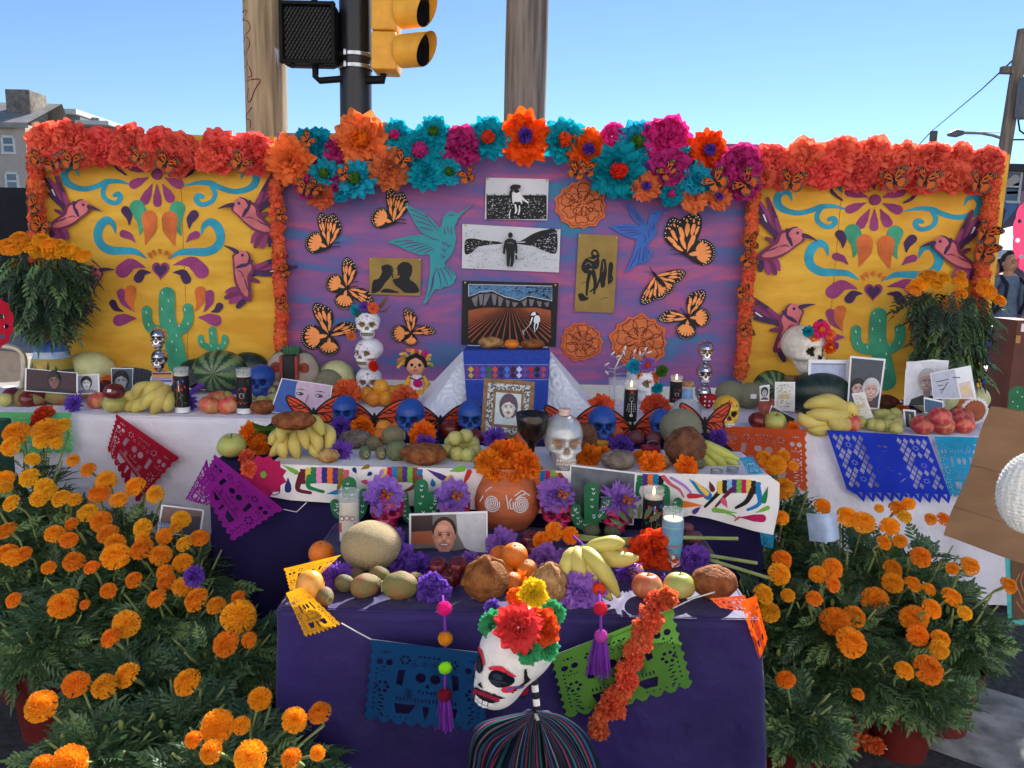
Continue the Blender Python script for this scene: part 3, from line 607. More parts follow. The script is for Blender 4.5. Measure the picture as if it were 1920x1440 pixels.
for sx in(-.3,.16):
 MB().tube([(sx,.0,W(14,745,y_).z),(sx,.38,0)],.012,8).obj('leg',ch_,e);MB().tube([(sx,.32,.5),(sx,-.1,0)],.012,8).obj('leg',ch_,e)
p=W(-19,800,3.05);MBo=MB().box((0,0,p.z/2),(.12,.1,p.z+.06),bev=.01).obj('bin',M('dark_green_bin',(40,92,78),.6));MBo.location=(p.x,3.05,0);tag(MBo,'dark green box corner at the left edge below the green paper','box')
YC=YP+.003
bk=M('black_print',(24,24,28),.6,.1,20);org=M('monarch_orange',(240,150,84),.6,.08,12);wht=M('off_white_print',(216,216,218),.7,.06,8);cream=M('spot_cream',(236,214,176),.7,.05)
FORE=[(0,0),(.14,.07),(.38,.13),(.66,.16),(.88,.13),(.985,.05),(1,-.03),(.95,-.10),(.87,-.17),(.76,-.26),(.6,-.31),(.42,-.29),(.22,-.16),(.07,-.05)]
HIND=[(0,0),(.12,.17),(.34,.33),(.6,.40),(.82,.33),(.96,.16),(1,-.02),(.95,-.2),(.8,-.35),(.58,-.41),(.32,-.33),(.1,-.15)]
FC=[(.04,.01,.44,.05,.11),(.48,.07,.68,.10,.06),(.46,.005,.70,.015,.09),(.42,-.075,.68,-.10,.10),(.34,-.12,.56,-.22,.10),(.12,-.045,.36,-.17,.09),(.73,.09,.80,.09,.045),(.75,.0,.83,-.01,.05),(.73,-.11,.79,-.14,.05)]
FD=[(.86,.09),(.91,.055),(.945,.01),(.93,-.05),(.87,-.115),(.80,-.19),(.70,-.25),(.60,-.275),(.88,.02),(.83,-.07)]
HC=[(.06,0,.42,.0,.15)]+[(.30+.06*abs(math.sin(a)),.16*math.sin(a),.44+.38*math.cos(a*.9),.40*math.sin(a)*.78,.12)for a in(-1.25,-.8,-.4,0.02,.42,.82,1.25)]
HD=[(.5+.46*math.cos(a),.365*math.sin(a))for a in[-1.5+k*.2 for k in range(16)]]
def wing_shapes(kind,root,tip,side,k=1.0,black=bk,orng=org,dot=cream):
 r=Vector(root);ax=Vector(tip)-r;L_=ax.length;ax/=L_;nn=Vector((-ax.y,ax.x))*side
 T=lambda u,v:r+ax*(u*L_)+nn*(v*L_*k)
 O,C,D=(FORE,FC,FD)if kind=='f' else(HIND,HC,HD)
 S=[(black,[T(*p)for p in cr(O,4)])]
 for x0,y0,x1,y1,w_ in C:S.append((orng,[T(p.x,p.y)for p in stroke([(x0*50,y0*50),((x0*.5+x1*.5)*50,(y0*.5+y1*.5)*50),(x1*50,y1*50)],[w_*12,w_*50,w_*36],3)]))
 S[1:]=[(m_,[T((p-r).dot(ax)/50/L_,0)for p in o])if False else(m_,o)for m_,o in S[1:]]
 S=[S[0]]+[(m_,[T(q[0],q[1])for q in[((p-r).dot(ax)/L_,(p-r).dot(nn)/(L_*k))for p in o]])for m_,o in S[1:]]
 S2=[S[0]]
 for x0,y0,x1,y1,w_ in C:S2.append((orng,[T(p.x/50,p.y/50)for p in stroke([(x0*50,y0*50),((x0+x1)*25,(y0+y1)*25),(x1*50,y1*50)],[w_*12,w_*46,w_*34],3)]))
 for u,v in D:c_=T(u,v);S2.append((dot,circ(c_.x,c_.y,L_*.016,n=7)))
 return S2
def monarch(label,root,wings,body,ant,group='printed monarch cut-outs on the central board',y=YC,thick=.007):
 P0=W(*root,y-.012);e=E('monarch_cutout',label,'butterfly',P0,group=group)
 for k,(kd,tip,sd,kk)in enumerate(wings):
  mb=MB();S=wing_shapes(kd,root,tip,sd,kk);mats=[bk,org,cream];o_=.009+.0022*k
  for j,(m_,out)in enumerate(S):sheet(mb,out,wallmap(y,o_+(.0005+.00015*(j%7)if j else 0)),mats.index(m_),thick=thick if j==0 else 0)
  att(e,mb.obj('forewing' if kd=='f' else 'hindwing',mats,smooth=False))
 mb=MB();r=Vector(root);bd=Vector(body);sheet(mb,stroke([r-bd*.35,r,r+bd*.6,r+bd],[3,6,5,2],4),wallmap(y,.019),0,thick=.008);att(e,mb.obj('body',bk,smooth=False))
 mb=MB()
 for ln in ant:sheet(mb,stroke(ln,[2.2,1.4,1.8],4),wallmap(y,.0192),0,thick=.003)
 att(e,mb.obj('antennae',bk,smooth=False));return e
def antp(r,tx,ty,b=3):return[[(r[0]+tx*.15,r[1]+ty*.15),(r[0]+tx*.6-b,r[1]+ty*.6-b),(r[0]+tx,r[1]+ty)],[(r[0]+tx*.15,r[1]+ty*.15),(r[0]+tx*.55+b*.4,r[1]+ty*.5+b),(r[0]+tx*.9+b,r[1]+ty*.8+2*b)]]
monarch('folded-wing monarch cut-out, lower of the two at the top left of the central board',(615,464),[('f',(601,399),-1,.9),('f',(624,400),-1,1.0),('h',(573,448),1,1.15)],(-9,6),antp((615,464),22,-9))
monarch('folded-wing monarch cut-out below the cyan tissue flowers, beside the teal hummingbird',(737,418),[('f',(731,353),-1,.9),('f',(754,360),-1,1.0),('h',(697,402),1,1.15)],(-12,4),antp((737,418),23,-6))
monarch('monarch cut-out touching the flowered top of the white skull stack',(649,541),[('f',(651,482),-1,1.05),('f',(700,572),1,.95),('h',(612,524),1,1.1),('h',(643,580),-1,1.15)],(-16,8),antp((649,541),21,-13))
monarch('large monarch cut-out above the carved mask and pale melon',(617,629),[('f',(591,568),-1,1.1),('f',(672,613),1,.95),('h',(564,634),1,1.1),('h',(617,667),-1,1.25)],(-14,18),antp((617,629),24,-24))
monarch('monarch cut-out right above the yarn-haired doll',(771,624),[('f',(762,577),-1,1.1),('f',(817,621),1,.9),('h',(733,626),1,1.1),('h',(770,650),-1,1.2)],(-9,12),antp((771,624),16,-15))
monarch('largest monarch cut-out, wings raised, right of the blue hummingbird',(1288,478),[('f',(1259,408),1,1.15),('f',(1305,398),1,1.25),('h',(1341,470),1,1.15)],(20,14),antp((1288,478),-30,-10))
monarch('monarch cut-out with spread drooping wings below the largest one',(1230,518),[('h',(1262,546),-1,1.0),('h',(1238,562),1,.9),('f',(1286,512),-1,1.0),('f',(1205,571),1,1.0)],(14,20),antp((1230,518),-11,-17))
monarch('monarch cut-out above the stacked silver skulls on the right',(1291,596),[('f',(1320,544),1,1.1),('f',(1234,598),-1,.9),('h',(1332,595),1,1.1),('h',(1283,636),1,1.15)],(8,18),antp((1291,596),-14,-18))
def hbird(label,out,lines,mat,line):
 P0=W(*out[0],YC);e=E('hummingbird_cutout',label,'bird cut-out',P0)
 mb=MB();sheet(mb,cr(out,3),wallmap(YC,.012),0,thick=.01);att(e,mb.obj('board',mat,smooth=False))
 mb=MB()
 for j,l in enumerate(lines):sheet(mb,stroke(l,[1.3,2.1,1],4),wallmap(YC,.0126+.0001*(j%5)))
 att(e,mb.obj('carved_lines',line,smooth=False));return e
tq=M('teal_cutout',(48,142,150),.6,.08,8);tql=M('teal_groove',(92,60,110),.8);blc=M('blue_cutout',(50,98,178),.6,.1,8);bll=M('blue_groove',(66,66,120),.8)
def Z(zx,zy,x0=500,y0=340,k=.20833):return(x0+zx*k,y0+zy*k)
tb=[Z(*p)for p in((1865,208),(1790,268),(1730,322),(1715,365),(1690,410),(1702,480),(1700,545),(1680,625),(1640,690),(1598,738),(1640,775),(1690,825),(1705,865),(1690,890),(1685,920),(1640,945),(1600,948),(1560,975),(1520,970),(1490,1010),(1450,1070),(1407,1112),(1440,1010),(1460,900),(1472,760),(1462,662),(1380,662),(1250,615),(1190,582),(1097,546),(1210,508),(1330,485),(1420,485),(1460,500),(1395,460),(1340,390),(1300,310),(1245,203),(1330,245),(1420,290),(1500,355),(1562,420),(1588,330),(1620,285),(1660,270),(1712,288),(1780,258))]
ln=[((1290,250),(1360,280),(1440,330)),((1310,300),(1390,330),(1470,370)),((1340,355),(1410,375),(1490,410)),((1370,410),(1430,425),(1500,445)),((1425,300),(1480,370),(1550,445)),((1150,548),(1250,535),(1330,535)),((1200,575),(1290,555),(1370,550)),((1250,600),(1340,575),(1420,560)),((1300,625),(1380,595),(1460,575)),((1350,640),(1420,610),(1490,590)),((1410,655),(1460,625),(1510,605)),((1440,490),(1500,520),(1560,530)),((1480,960),(1500,860),(1530,780)),((1560,780),(1600,860),(1630,930)),((1590,775),(1640,830),(1670,890)),((1540,790),(1560,870),(1570,950)),((1600,760),(1650,800),(1690,850)),((1450,1040),(1490,950),(1505,850)),((1640,310),(1665,300),(1690,312)),((1600,420),(1600,460),(1610,480)),((1630,400),(1632,440),(1640,470)),((1660,410),(1660,450),(1668,480)),((1580,540),(1600,570),(1620,540)),((1620,560),(1640,590),(1660,560)),((1580,600),(1600,630),(1620,600)),((1570,660),(1590,690),(1600,670))]
hbird('teal hummingbird cut-out with carved feathers flying up to the right',tb,[[Z(*p)for p in l]for l in ln],tq,tql)
Z2=lambda p:Z(p[0],p[1],1020,340)
bb=[Z2(p)for p in((1166,236),(1110,262),(1066,290),(1040,330),(1010,395),(1012,440),(1000,490),(965,535),(925,572),(950,610),(972,655),(960,690),(935,715),(900,730),(850,742),(800,775),(725,830),(770,740),(800,660),(822,590),(830,522),(780,508),(690,472),(640,440),(588,405),(680,390),(780,385),(868,398),(810,350),(775,290),(742,184),(800,225),(860,290),(905,345),(932,392),(945,310),(975,268),(1005,258),(1060,262),(1120,245))]
ln2=[((770,230),(820,290),(870,360)),((780,270),(830,330),(880,385)),((800,240),(860,320),(910,390)),((640,412),(730,415),(820,420)),((680,440),(760,440),(850,440)),((720,470),(790,462),(860,455)),((770,492),(820,480),(880,470)),((770,780),(820,690),(850,600)),((850,730),(860,660),(870,590)),((890,720),(895,660),(890,595)),((930,705),(920,650),(905,590)),((955,670),(940,630),(915,585)),((960,400),(965,430),(960,460)),((985,380),(990,410),(985,440)),((940,440),(945,480),(935,510)),((900,480),(915,520),(900,550)),((975,290),(1000,285),(1020,300))]
hbird('blue hummingbird cut-out flying up to the right beside the largest monarch',bb,[[Z2(p)for p in l]for l in ln2],blc,bll)
mgb=M('marigold_board',(196,104,58),.65,.15,10,stretch=(1,1,6));mgr=M('marigold_rim',(208,98,44),.6);mgl=M('burnt_groove',(112,48,26),.8)
def mboard(label,cx,cy,rx,ry,seed):
 rn=random.Random(seed);n=13;P0=W(cx,cy,YC);e=E('marigold_cutout',label,'flower cut-out',P0,group='carved marigold boards')
 lob=[]
 for k in range(n):
  a=k*2*math.pi/n;r1=1+rn.uniform(-.06,.05)
  for q,rr in((-.30,.95),(0,1.03),(.30,.95)):lob.append((cx+rx*rr*r1*math.cos(a+q*2*math.pi/n),cy+ry*rr*r1*math.sin(a+q*2*math.pi/n)))
 mb=MB();sheet(mb,cr(lob,3),wallmap(YC,.012),0,thick=.01);att(e,mb.obj('rim',mgr,smooth=False))
 mb=MB();sheet(mb,[Vector((cx+(p.x-cx)*.93,cy+(p.y-cy)*.93))for p in cr(lob,3)],wallmap(YC,.0135),0,thick=.002);att(e,mb.obj('face',mgb,smooth=False))
 S=[];fx,fy=cx+rx*.05,cy-ry*.05
 S.append(stroke([(cx+(p[0]-cx)*.90,cy+(p[1]-cy)*.90)for p in lob[::1]]+[(cx+(lob[0][0]-cx)*.90,cy+(lob[0][1]-cy)*.90)],[1.1]*(len(lob)+1),2))
 for ring,m_ in((.72,8),(.45,7)):
  for k in range(m_):
   a=(k+ring*3+rn.uniform(-.15,.15))*2*math.pi/m_;w2=math.pi/m_*1.02;t=[(fx+rx*q*ring*math.cos(a+d),fy+ry*q*ring*math.sin(a+d))for q,d in((.42,-w2*.5),(.8,-w2*1.1),(1.12,-w2*.6),(1.06+rn.uniform(-.08,.08),0),(1.15,w2*.6),(.82,w2*1.1),(.42,w2*.5))]
   S.append(stroke(t,[1.3,1.6,1.5,1.3,1.5,1.6,1.3],3))
 for k in range(26):
  a=rn.uniform(0,6.28);q=rn.uniform(.02,.2);S.append(stroke([(fx+rx*q*math.cos(a),fy+ry*q*math.sin(a)),(fx+rx*(q+.06)*math.cos(a+.2),fy+ry*(q+.06)*math.sin(a+.2))],[1.2,1.2],2))
 mb=MB()
 for j,s_ in enumerate(S):sheet(mb,s_,wallmap(YC,.0141+.00012*j))
 att(e,mb.obj('carved_lines',mgl,smooth=False))
mboard('carved orange marigold board under the orange tissue flower, beside the standing worker picture',1089,384,48,46,1)
mboard('smaller carved marigold board at the right of the white draped stand',1090,641,39,37,2)
mboard('largest carved marigold board, behind the silver branch',1197,642,54,52,3)
gold=M('brass_sheet',(150,124,62),.5,.12,8,metal=.25,rgb2=(132,108,56));silv=M('brushed_white_plate',(196,198,204),.5,.05,8);blkb=M('black_board',(28,28,32),.6);nail=M('brass_nail',(200,180,120),.3,metal=.9)
gry=M('grey_print',(130,132,138),.7);lgry=M('light_grey_print',(186,188,194),.7);skyb=M('sky_print',(84,128,168),.7);rst=M('rust_print',(150,80,50),.7);mtn=M('mountain_print',(112,106,112),.7)
def picture(label,quad,mat,shapes,cat='picture',nails=True,name='print_plate',pname='print'):
 c_=W(sum(p[0]for p in quad)/4,sum(p[1]for p in quad)/4,YC);e=E(name,label,cat,c_)
 mb=MB();sheet(mb,[Vector(p)for p in quad],wallmap(YC,.014),0,thick=.011);att(e,mb.obj('plate',mat,smooth=False))
 mats=[];mb=MB()
 for j,s_ in enumerate(shapes):
  if s_[0]not in mats:mats.append(s_[0])
  sheet(mb,s_[1],wallmap(YC,.0146+.00006*j),mats.index(s_[0]),s_[2]if len(s_)>2 else())
 att(e,mb.obj(pname,mats,smooth=False))
 if nails:
  for k in(0,1):
   q=Vector(quad[k])*.94+(Vector(quad[0])+Vector(quad[2]))*.03;mb=MB();mb.ball((0,0,0),(.006,.004,.006),10,6);o=mb.obj('nail',nail,e);o.location=W(q.x,q.y,YC-.015)-e.location
 return e
rn=random.Random(5)
def specks(m_,x0,y0,x1,y1,n,s,keep=None,flat=.5):
 out=[]
 for _ in range(n):
  x,y=rn.uniform(x0,x1),rn.uniform(y0,y1)
  if keep and not keep(x,y):continue
  k=s*rn.uniform(.4,1.2);a=rn.uniform(0,3.1);out.append((m_,[Vector((x+k*math.cos(a+q)*(1 if i%2 else.6),y+k*flat*math.sin(a+q)))for i,q in enumerate((0,1.3,2.5,3.7,5.1))]))
 return out
def rx(pts,k=4):return cr(pts,k)
S=[(bk,rect(912,366,1025,411)),]+specks(lgry,914,372,1022,410,230,1.6,flat=.45)+specks(bk,912,364,1024,370,40,2.2)
S+=[(bk,rx([(956,352),(962,346),(975,347),(976,352),(970,355),(962,356)])),(bk,stroke([(960,356),(957,364),(963,368)],[5,5,4])),(wht,rx([(962,360),(970,358),(976,362),(979,380),(972,384),(962,382),(960,368)])),(bk,rx([(963,358),(970,355),(974,359),(968,362)])),(wht,stroke([(975,366),(982,374),(990,380)],[5,4,3])),(bk,stroke([(967,382),(965,396),(960,408)],[8,6,4])),(bk,stroke([(973,382),(976,394),(977,408)],[8,6,4])),(wht,stroke([(966,384),(968,394),(966,400)],[3,4,2])),(wht,stroke([(974,386),(974,394),(972,402)],[2,3,2])),(wht,stroke([(958,392),(955,402),(956,410)],[1,2,1]))]
picture('black and white print of a worker carrying a box in a dark field, topmost picture',[(911,333),(1029,336),(1026,413),(909,411)],silv,S)
S=[(gry,[Vector(p)for p in((872,436),(985,441),(1046,440),(1046,452),(872,452))][:4])]
S=[(bk,rx([(872,452),(884,447),(905,450),(925,452),(940,454),(940,457),(900,462),(884,474),(872,476)])),(bk,rx([(955,453),(975,452),(1000,438),(1022,431),(1043,432),(1043,474),(1020,470),(1000,462),(975,458)])),(lgry,rect(938,453,985,455))]
S+=specks(lgry,985,432,1043,474,120,2.0,lambda x,y:y>462-(x-985)*.55)+specks(lgry,872,450,925,474,60,1.7)+specks(gry,874,462,1042,503,170,2.4,flat=.25)+specks(bk,874,470,1042,503,90,1.3,flat=.25)+specks(bk,872,430,900,452,30,1.3)
S+=[(bk,circ(957,441,4.6,5.4)),(bk,rx([(950,449),(957,447),(964,450),(966,466),(963,474),(951,474),(948,462)])),(bk,stroke([(949,452),(946,464),(945,474)],[5,4.5,4])),(bk,stroke([(965,452),(968,462),(968,474)],[5,4.5,4])),(bk,stroke([(954,472),(953,486),(953,498)],[8,6.5,5])),(bk,stroke([(961,472),(961,486),(959,499)],[8,6.5,5])),(lgry,rect(965,476,971,488)),(bk,rect(966,478,970,487)),(gry,stroke([(951,456),(957,455),(963,457)],[1,1.2,1])),(lgry,stroke([(952,500),(957,501),(961,500)],[1,1.5,1]))]
picture('black and white print of a walker with backpack and water jug',[(867,420),(1051,430),(1048,511),(866,503)],silv,S)
S=[(bk,rx([(697,540),(700,526),(710,522),(716,510),(715,500),(723,496),(731,497),(735,504),(735,514),(730,522),(722,531),(712,545),(698,550)])),(bk,rx([(736,525),(749,520),(746,508),(748,496),(757,491),(767,493),(773,501),(772,514),(768,523),(777,530),(783,537),(785,548),(760,549),(746,540)])),(bk,rx([(712,548),(722,541),(738,544),(748,549)],3)),(gold,stroke([(726,528),(745,540),(756,549)],[2.4,3.4,2.4])),(gold,stroke([(722,533),(716,542),(712,549)],[1.4,2,1]))]+[(bk,circ(735+rn.uniform(-1,2),500+k*4,1.8))for k in range(6)]+[(bk,circ(746+rn.uniform(-2,1),499+k*4,1.8))for k in range(5)]
picture('brass print of a couple in silhouette, left of the teal hummingbird',[(692,483),(790,485),(788,555),(693,552)],gold,S)
S=[(bk,rx([(1108,474),(1112,468),(1118,468),(1123,475),(1124,482),(1117,484),(1110,482)])),(gold,rx([(1112,473),(1117,472),(1119,477),(1114,478)])),(bk,rx([(1100,484),(1110,481),(1122,483),(1124,494),(1120,504),(1112,506),(1100,513),(1092,508),(1090,498),(1096,487)])),(gold,stroke([(1103,484),(1112,488),(1119,484)],[1,3,1])),(gold,rx([(1104,506),(1110,504),(1112,512),(1108,519),(1104,516)])),(gold,stroke([(1097,497),(1103,493),(1110,498)],[1,1.6,1])),(bk,stroke([(1106,510),(1102,530),(1100,553)],[8,6,4])),(bk,stroke([(1112,510),(1116,528),(1114,550)],[9,7,4])),(bk,stroke([(1114,540),(1108,546),(1106,547)],[3,3,2])),(bk,rx([(1128,488),(1133,485),(1136,490),(1138,510),(1134,530),(1128,540),(1124,520),(1126,500)])),(bk,stroke([(1126,520),(1122,530),(1119,540)],[5,4,3])),(bk,stroke([(1132,525),(1133,534),(1130,538)],[5,4,3])),(gold,stroke([(1130,490),(1132,500),(1130,510)],[1,1.6,1])),(bk,rx([(1142,494),(1147,491),(1150,498),(1148,512),(1144,530),(1140,532),(1140,510)])),(bk,stroke([(1146,515),(1148,524),(1144,530)],[4,3,3])),(bk,rx([(1084,552),(1092,550),(1098,556),(1104,558),(1100,563),(1088,564)])),(bk,stroke([(1090,532),(1096,529),(1101,528)],[.8,1.2,.8])),(bk,stroke([(1126,562),(1134,558),(1140,559)],[.6,1,.6]))]
picture('tall brass print of a hooded figure leading walkers, right of the walker print',[(1085,438),(1159,442),(1151,587),(1077,584)],gold,S)
S=[(skyb,[Vector(p)for p in((879,534),(1034,537),(1033,563),(879,555))])]+specks(bk,881,535,1034,558,150,3.0,flat=.22)+specks(bk,985,537,1034,560,60,3.4,flat=.3)
S+=[(bk,[Vector(p)for p in((878,577),(878,556),(890,552),(900,548),(912,550),(922,546),(934,549),(946,558),(958,560),(975,564),(990,556),(1005,558),(1020,562),(1034,562),(1034,577))])]
for x0,y0,x1,y1,x2,y2 in((884,560,896,553,890,574),(897,552,906,551,900,572),(908,552,920,550,906,573),(921,550,932,553,925,572),(934,554,944,560,935,574),(948,562,956,564,950,575),(960,566,972,568,962,575),(978,566,988,560,982,574),(992,561,1002,562,994,574),(1006,564,1016,566,1010,575),(1020,568,1030,566,1024,575)):S.append((mtn,[Vector((x0,y0)),Vector((x1,y1)),Vector((x2+4,y2)),Vector((x2,y2))]))
vx,vy=956,560
for k in range(-24,25):
 xb=vx+k*14.5;x0=vx+(xb-vx)*.14
 def cl(xa,ya,xb,yb):
  t1=1.0
  if xb<878:t1=(878-xa)/(xb-xa)
  if xb>1033:t1=(1033-xa)/(xb-xa)
  return xa+(xb-xa)*t1,ya+(yb-ya)*t1
 xe,ye=cl(x0,577,xb,641);
 if abs(xe-x0)+abs(ye-577)>3 and 878<x0<1034:S.append((rst,stroke([(x0,577),((x0+xe)/2,(577+ye)/2),(xe,ye)],[.7,1.6,1.0+2.2*(ye-577)/64],2,False)))
S+=[(wht,stroke([(879,533),(1035,536.5),(1034.5,565)],[1,1,1],1,False)),(wht,stroke([(878.5,533),(878.5,556),(890,552),(900,547),(922,545),(946,556),(975,563),(990,555),(1020,561),(1034,564)],[1]*10,1,False))]
S+=[(bk,rx([(994,588),(1000,584),(1010,588),(1014,600),(1008,622),(1000,620),(994,606)])),(wht,rx([(995,591),(1000,585),(1004,586),(1004,591)])),(wht,rx([(1003,593),(1010,592),(1013,600),(1009,606),(1001,604)])),(wht,stroke([(998,596),(995,605),(993,609)],[3,2.4,1.5])),(wht,stroke([(1004,604),(1002,612),(1003,622)],[3,2.4,1.6])),(wht,stroke([(1009,604),(1008,612),(1006,618)],[3,2,1.4])),(lgry,stroke([(996,606),(986,617),(980,624)],[1.2,1.2,1.2])),(lgry,stroke([(980,618),(981,623),(983,628)],[1,1.6,1]))]
picture('colour print of furrows, mountains and a hoeing worker on black board',[(867,526),(1047,531),(1042,650),(865,646)],blkb,S)
def petal(mb,c,yaw,tilt,L_,W_,ns,nt_,ruf,ph,cup=.25,tip=.7,curl=0,mi=0,r0=.05,rnd=R_):
 """a petal that starts at c, points along yaw (in the xz plane) and leans tilt towards -y"""
 d=Vector((math.cos(yaw),0,math.sin(yaw)));s_=Vector((-math.sin(yaw),0,math.cos(yaw)));f=Vector((0,-1,0))
 def fn(u,v):
  t=(u-.5)*2;a=tilt+curl*v
  ax=d*math.cos(a)+f*math.sin(a);nr=f*math.cos(a)-d*math.sin(a)
  w=W_*(.25+.75*math.sin(min(1,v*1.15)*math.pi/2))*(1 if v<tip else 1-.55*((v-tip)/(1-tip))**1.5)
  edge=L_*v*(1-.12*t*t*v)
  return Vector(c)+d*r0+ax*edge+s_*(t*w)+nr*(cup*W_*t*t+ruf*v*math.sin(t*5+ph)+ruf*.7*v*math.sin(v*7+ph*2.1+t))
 mb.grid(fn,ns,nt_,mi)
def tissue_mesh(name,mat,seed,kind='tissue'):
 rn=random.Random(seed);mb=MB()
 if kind=='tissue':
  for tilt,L_,n,w in((.05,1.0,12,.30),(.32,.98,11,.29),(.62,.9,10,.27),(.95,.74,9,.24),(1.25,.6,6,.2)):
   o=rn.uniform(0,6)
   for k in range(n):petal(mb,(0,0,0),o+k*2*math.pi/n+rn.uniform(-.14,.14),tilt+rn.uniform(-.14,.14),L_*rn.uniform(.86,1.06),w*rn.uniform(.85,1.15),5,4,.075,rn.uniform(0,6),curl=rn.uniform(-.25,.3),tip=rn.uniform(.55,.8))
 elif kind=='ruffle':
  for tilt,L_,n,w in((.1,1.0,12,.42),(.38,.98,11,.42),(.65,.95,10,.40),(.92,.85,9,.36),(1.15,.78,8,.3),(1.4,.66,6,.24)):
   o=rn.uniform(0,6)
   for k in range(n):petal(mb,(0,0,0),o+k*2*math.pi/n+rn.uniform(-.2,.2),tilt+rn.uniform(-.16,.16),L_*rn.uniform(.84,1.06),w*rn.uniform(.8,1.2),6,4,.11,rn.uniform(0,6),cup=.15,curl=rn.uniform(-.4,.1),tip=.85)
 elif kind=='fringe':
  for tilt,L_,n,w in((-.1,.9,22,.085),(.2,1.0,22,.085),(.5,.98,20,.08),(.8,.9,18,.075),(1.1,.8,12,.07),(1.4,.72,8,.06)):
   o=rn.uniform(0,6)
   for k in range(n):petal(mb,(0,0,0),o+k*2*math.pi/n+rn.uniform(-.15,.15),tilt+rn.uniform(-.2,.2),L_*rn.uniform(.8,1.1),w*rn.uniform(.8,1.3),2,4,.03,rn.uniform(0,6),curl=rn.uniform(-.3,.5),tip=.6,r0=.02)
 elif kind=='carn':
  for tilt,L_,n,w in((-.25,.78,13,.32),(.05,.9,14,.31),(.32,.94,13,.3),(.6,.94,12,.29),(.88,.92,11,.27),(1.15,.9,9,.24),(1.42,.86,7,.2)):
   o=rn.uniform(0,6)
   for k in range(n):petal(mb,(0,0,0),o+k*2*math.pi/n+rn.uniform(-.15,.15),tilt+rn.uniform(-.2,.2),L_*rn.uniform(.85,1.08),w*rn.uniform(.8,1.2),7,3,.1,rn.uniform(0,6),cup=.1,curl=rn.uniform(-.2,.4),tip=.97,r0=.03)
 elif kind=='pom':
  for k in range(34):
   z=1-2*(k+.5)/34;a=k*2.39996;d=Vector((math.sqrt(1-z*z)*math.cos(a),math.sqrt(1-z*z)*math.sin(a),z))
   q=d.to_track_quat('Z','Y');s0=len(mb.v);ph=rn.uniform(0,6)
   mb.grid(lambda u,v:((u-.5)*.75,(v-.5)*.75,.78+.16*math.sin(u*6+ph)+.13*math.sin(v*7+ph*1.7)),3,3);mb.xf(q.to_matrix().to_4x4(),s0)
 return mb.mesh(name,mat)
TC={'coral':(246,110,90),'peach':(244,128,70),'orange':(238,96,26),'tan orange':(232,126,78),'teal':(20,160,180),'cyan':(40,172,198),'magenta':(196,52,126),'pink':(232,52,140),'purple':(124,82,190),'red':(226,72,38),'bright orange':(255,142,38),'lilac':(178,128,218),'green':(72,120,40),'salmon':(246,122,80)}
TM={k:M('tissue_'+k.replace(' ','_'),c,.85,.12,9,trans=.42,spec=.12,rnd=.10,hue=.008)for k,c in TC.items()}
_tm={}
def tissue(color,kind,var):
 k=(color,kind,var%3)
 if k not in _tm:_tm[k]=tissue_mesh('flower_'+kind,TM[color],hash((kind,var%3,len(color)))%999 if False else(var%3)*17+len(kind)*5+3,kind)
 return _tm[k]
def pflower(label,p,r,color,kind='tissue',centre=None,rot=None,group=None,k=0,name='paper_flower',squash=.72,cat='paper flower'):
 e=E(name,label,cat,p,group=group);rn=random.Random(int(p[0]*1e4)^int(p[2]*1e4))
 rt=rot if rot is not None else(rn.uniform(-.25,.25),rn.uniform(0,6.28),rn.uniform(-.3,.3))
 M_=Matrix.Rotation(rt[2],4,'Z')@Matrix.Rotation(rt[0],4,'X')@Matrix.Rotation(rt[1],4,'Y')
 o=link('petals',tissue(color,kind,k),e);o.matrix_basis=M_@Matrix.Diagonal((r,r*squash,r,1))
 if centre:c_=link('flower_centre',tissue(centre,'pom' if centre!='purple' else 'carn',k+1),e);c_.matrix_basis=Matrix.Translation((0,-r*.42,0))@M_@Matrix.Diagonal((r*.3,r*.3,r*.3,1))
 return e
YFL=3.985
rows={'left':[(88,266,36),(136,262,36),(188,276,38),(243,272,38),(300,274,34),(338,284,36),(413,284,40),(476,288,40),(104,300,25),(232,292,26),(276,296,22),(331,302,30),(388,300,24),(160,290,26)],'right':[(1450,306,36),(1508,302,40),(1574,296,40),(1640,300,44),(1698,302,36),(1746,302,36),(1798,306,36),(1852,306,30),(1474,328,30),(1546,324,32),(1612,326,32),(1676,326,32),(1730,330,34),(1786,332,32),(1832,336,28),(1430,330,24)]}
for side,L_ in rows.items():
 L_.sort()
 for i,(x,y,r)in enumerate(L_):
  p=W(x,y,YFL-(.03 if r<33 else 0));pflower(f'coral tissue flower, {ORD[i]} from the left along the top of the {side} yellow panel',p,r*mpp(p)*1.12,'coral','ruffle',k=i,group=f'coral tissue flowers on top of the {side} yellow panel')
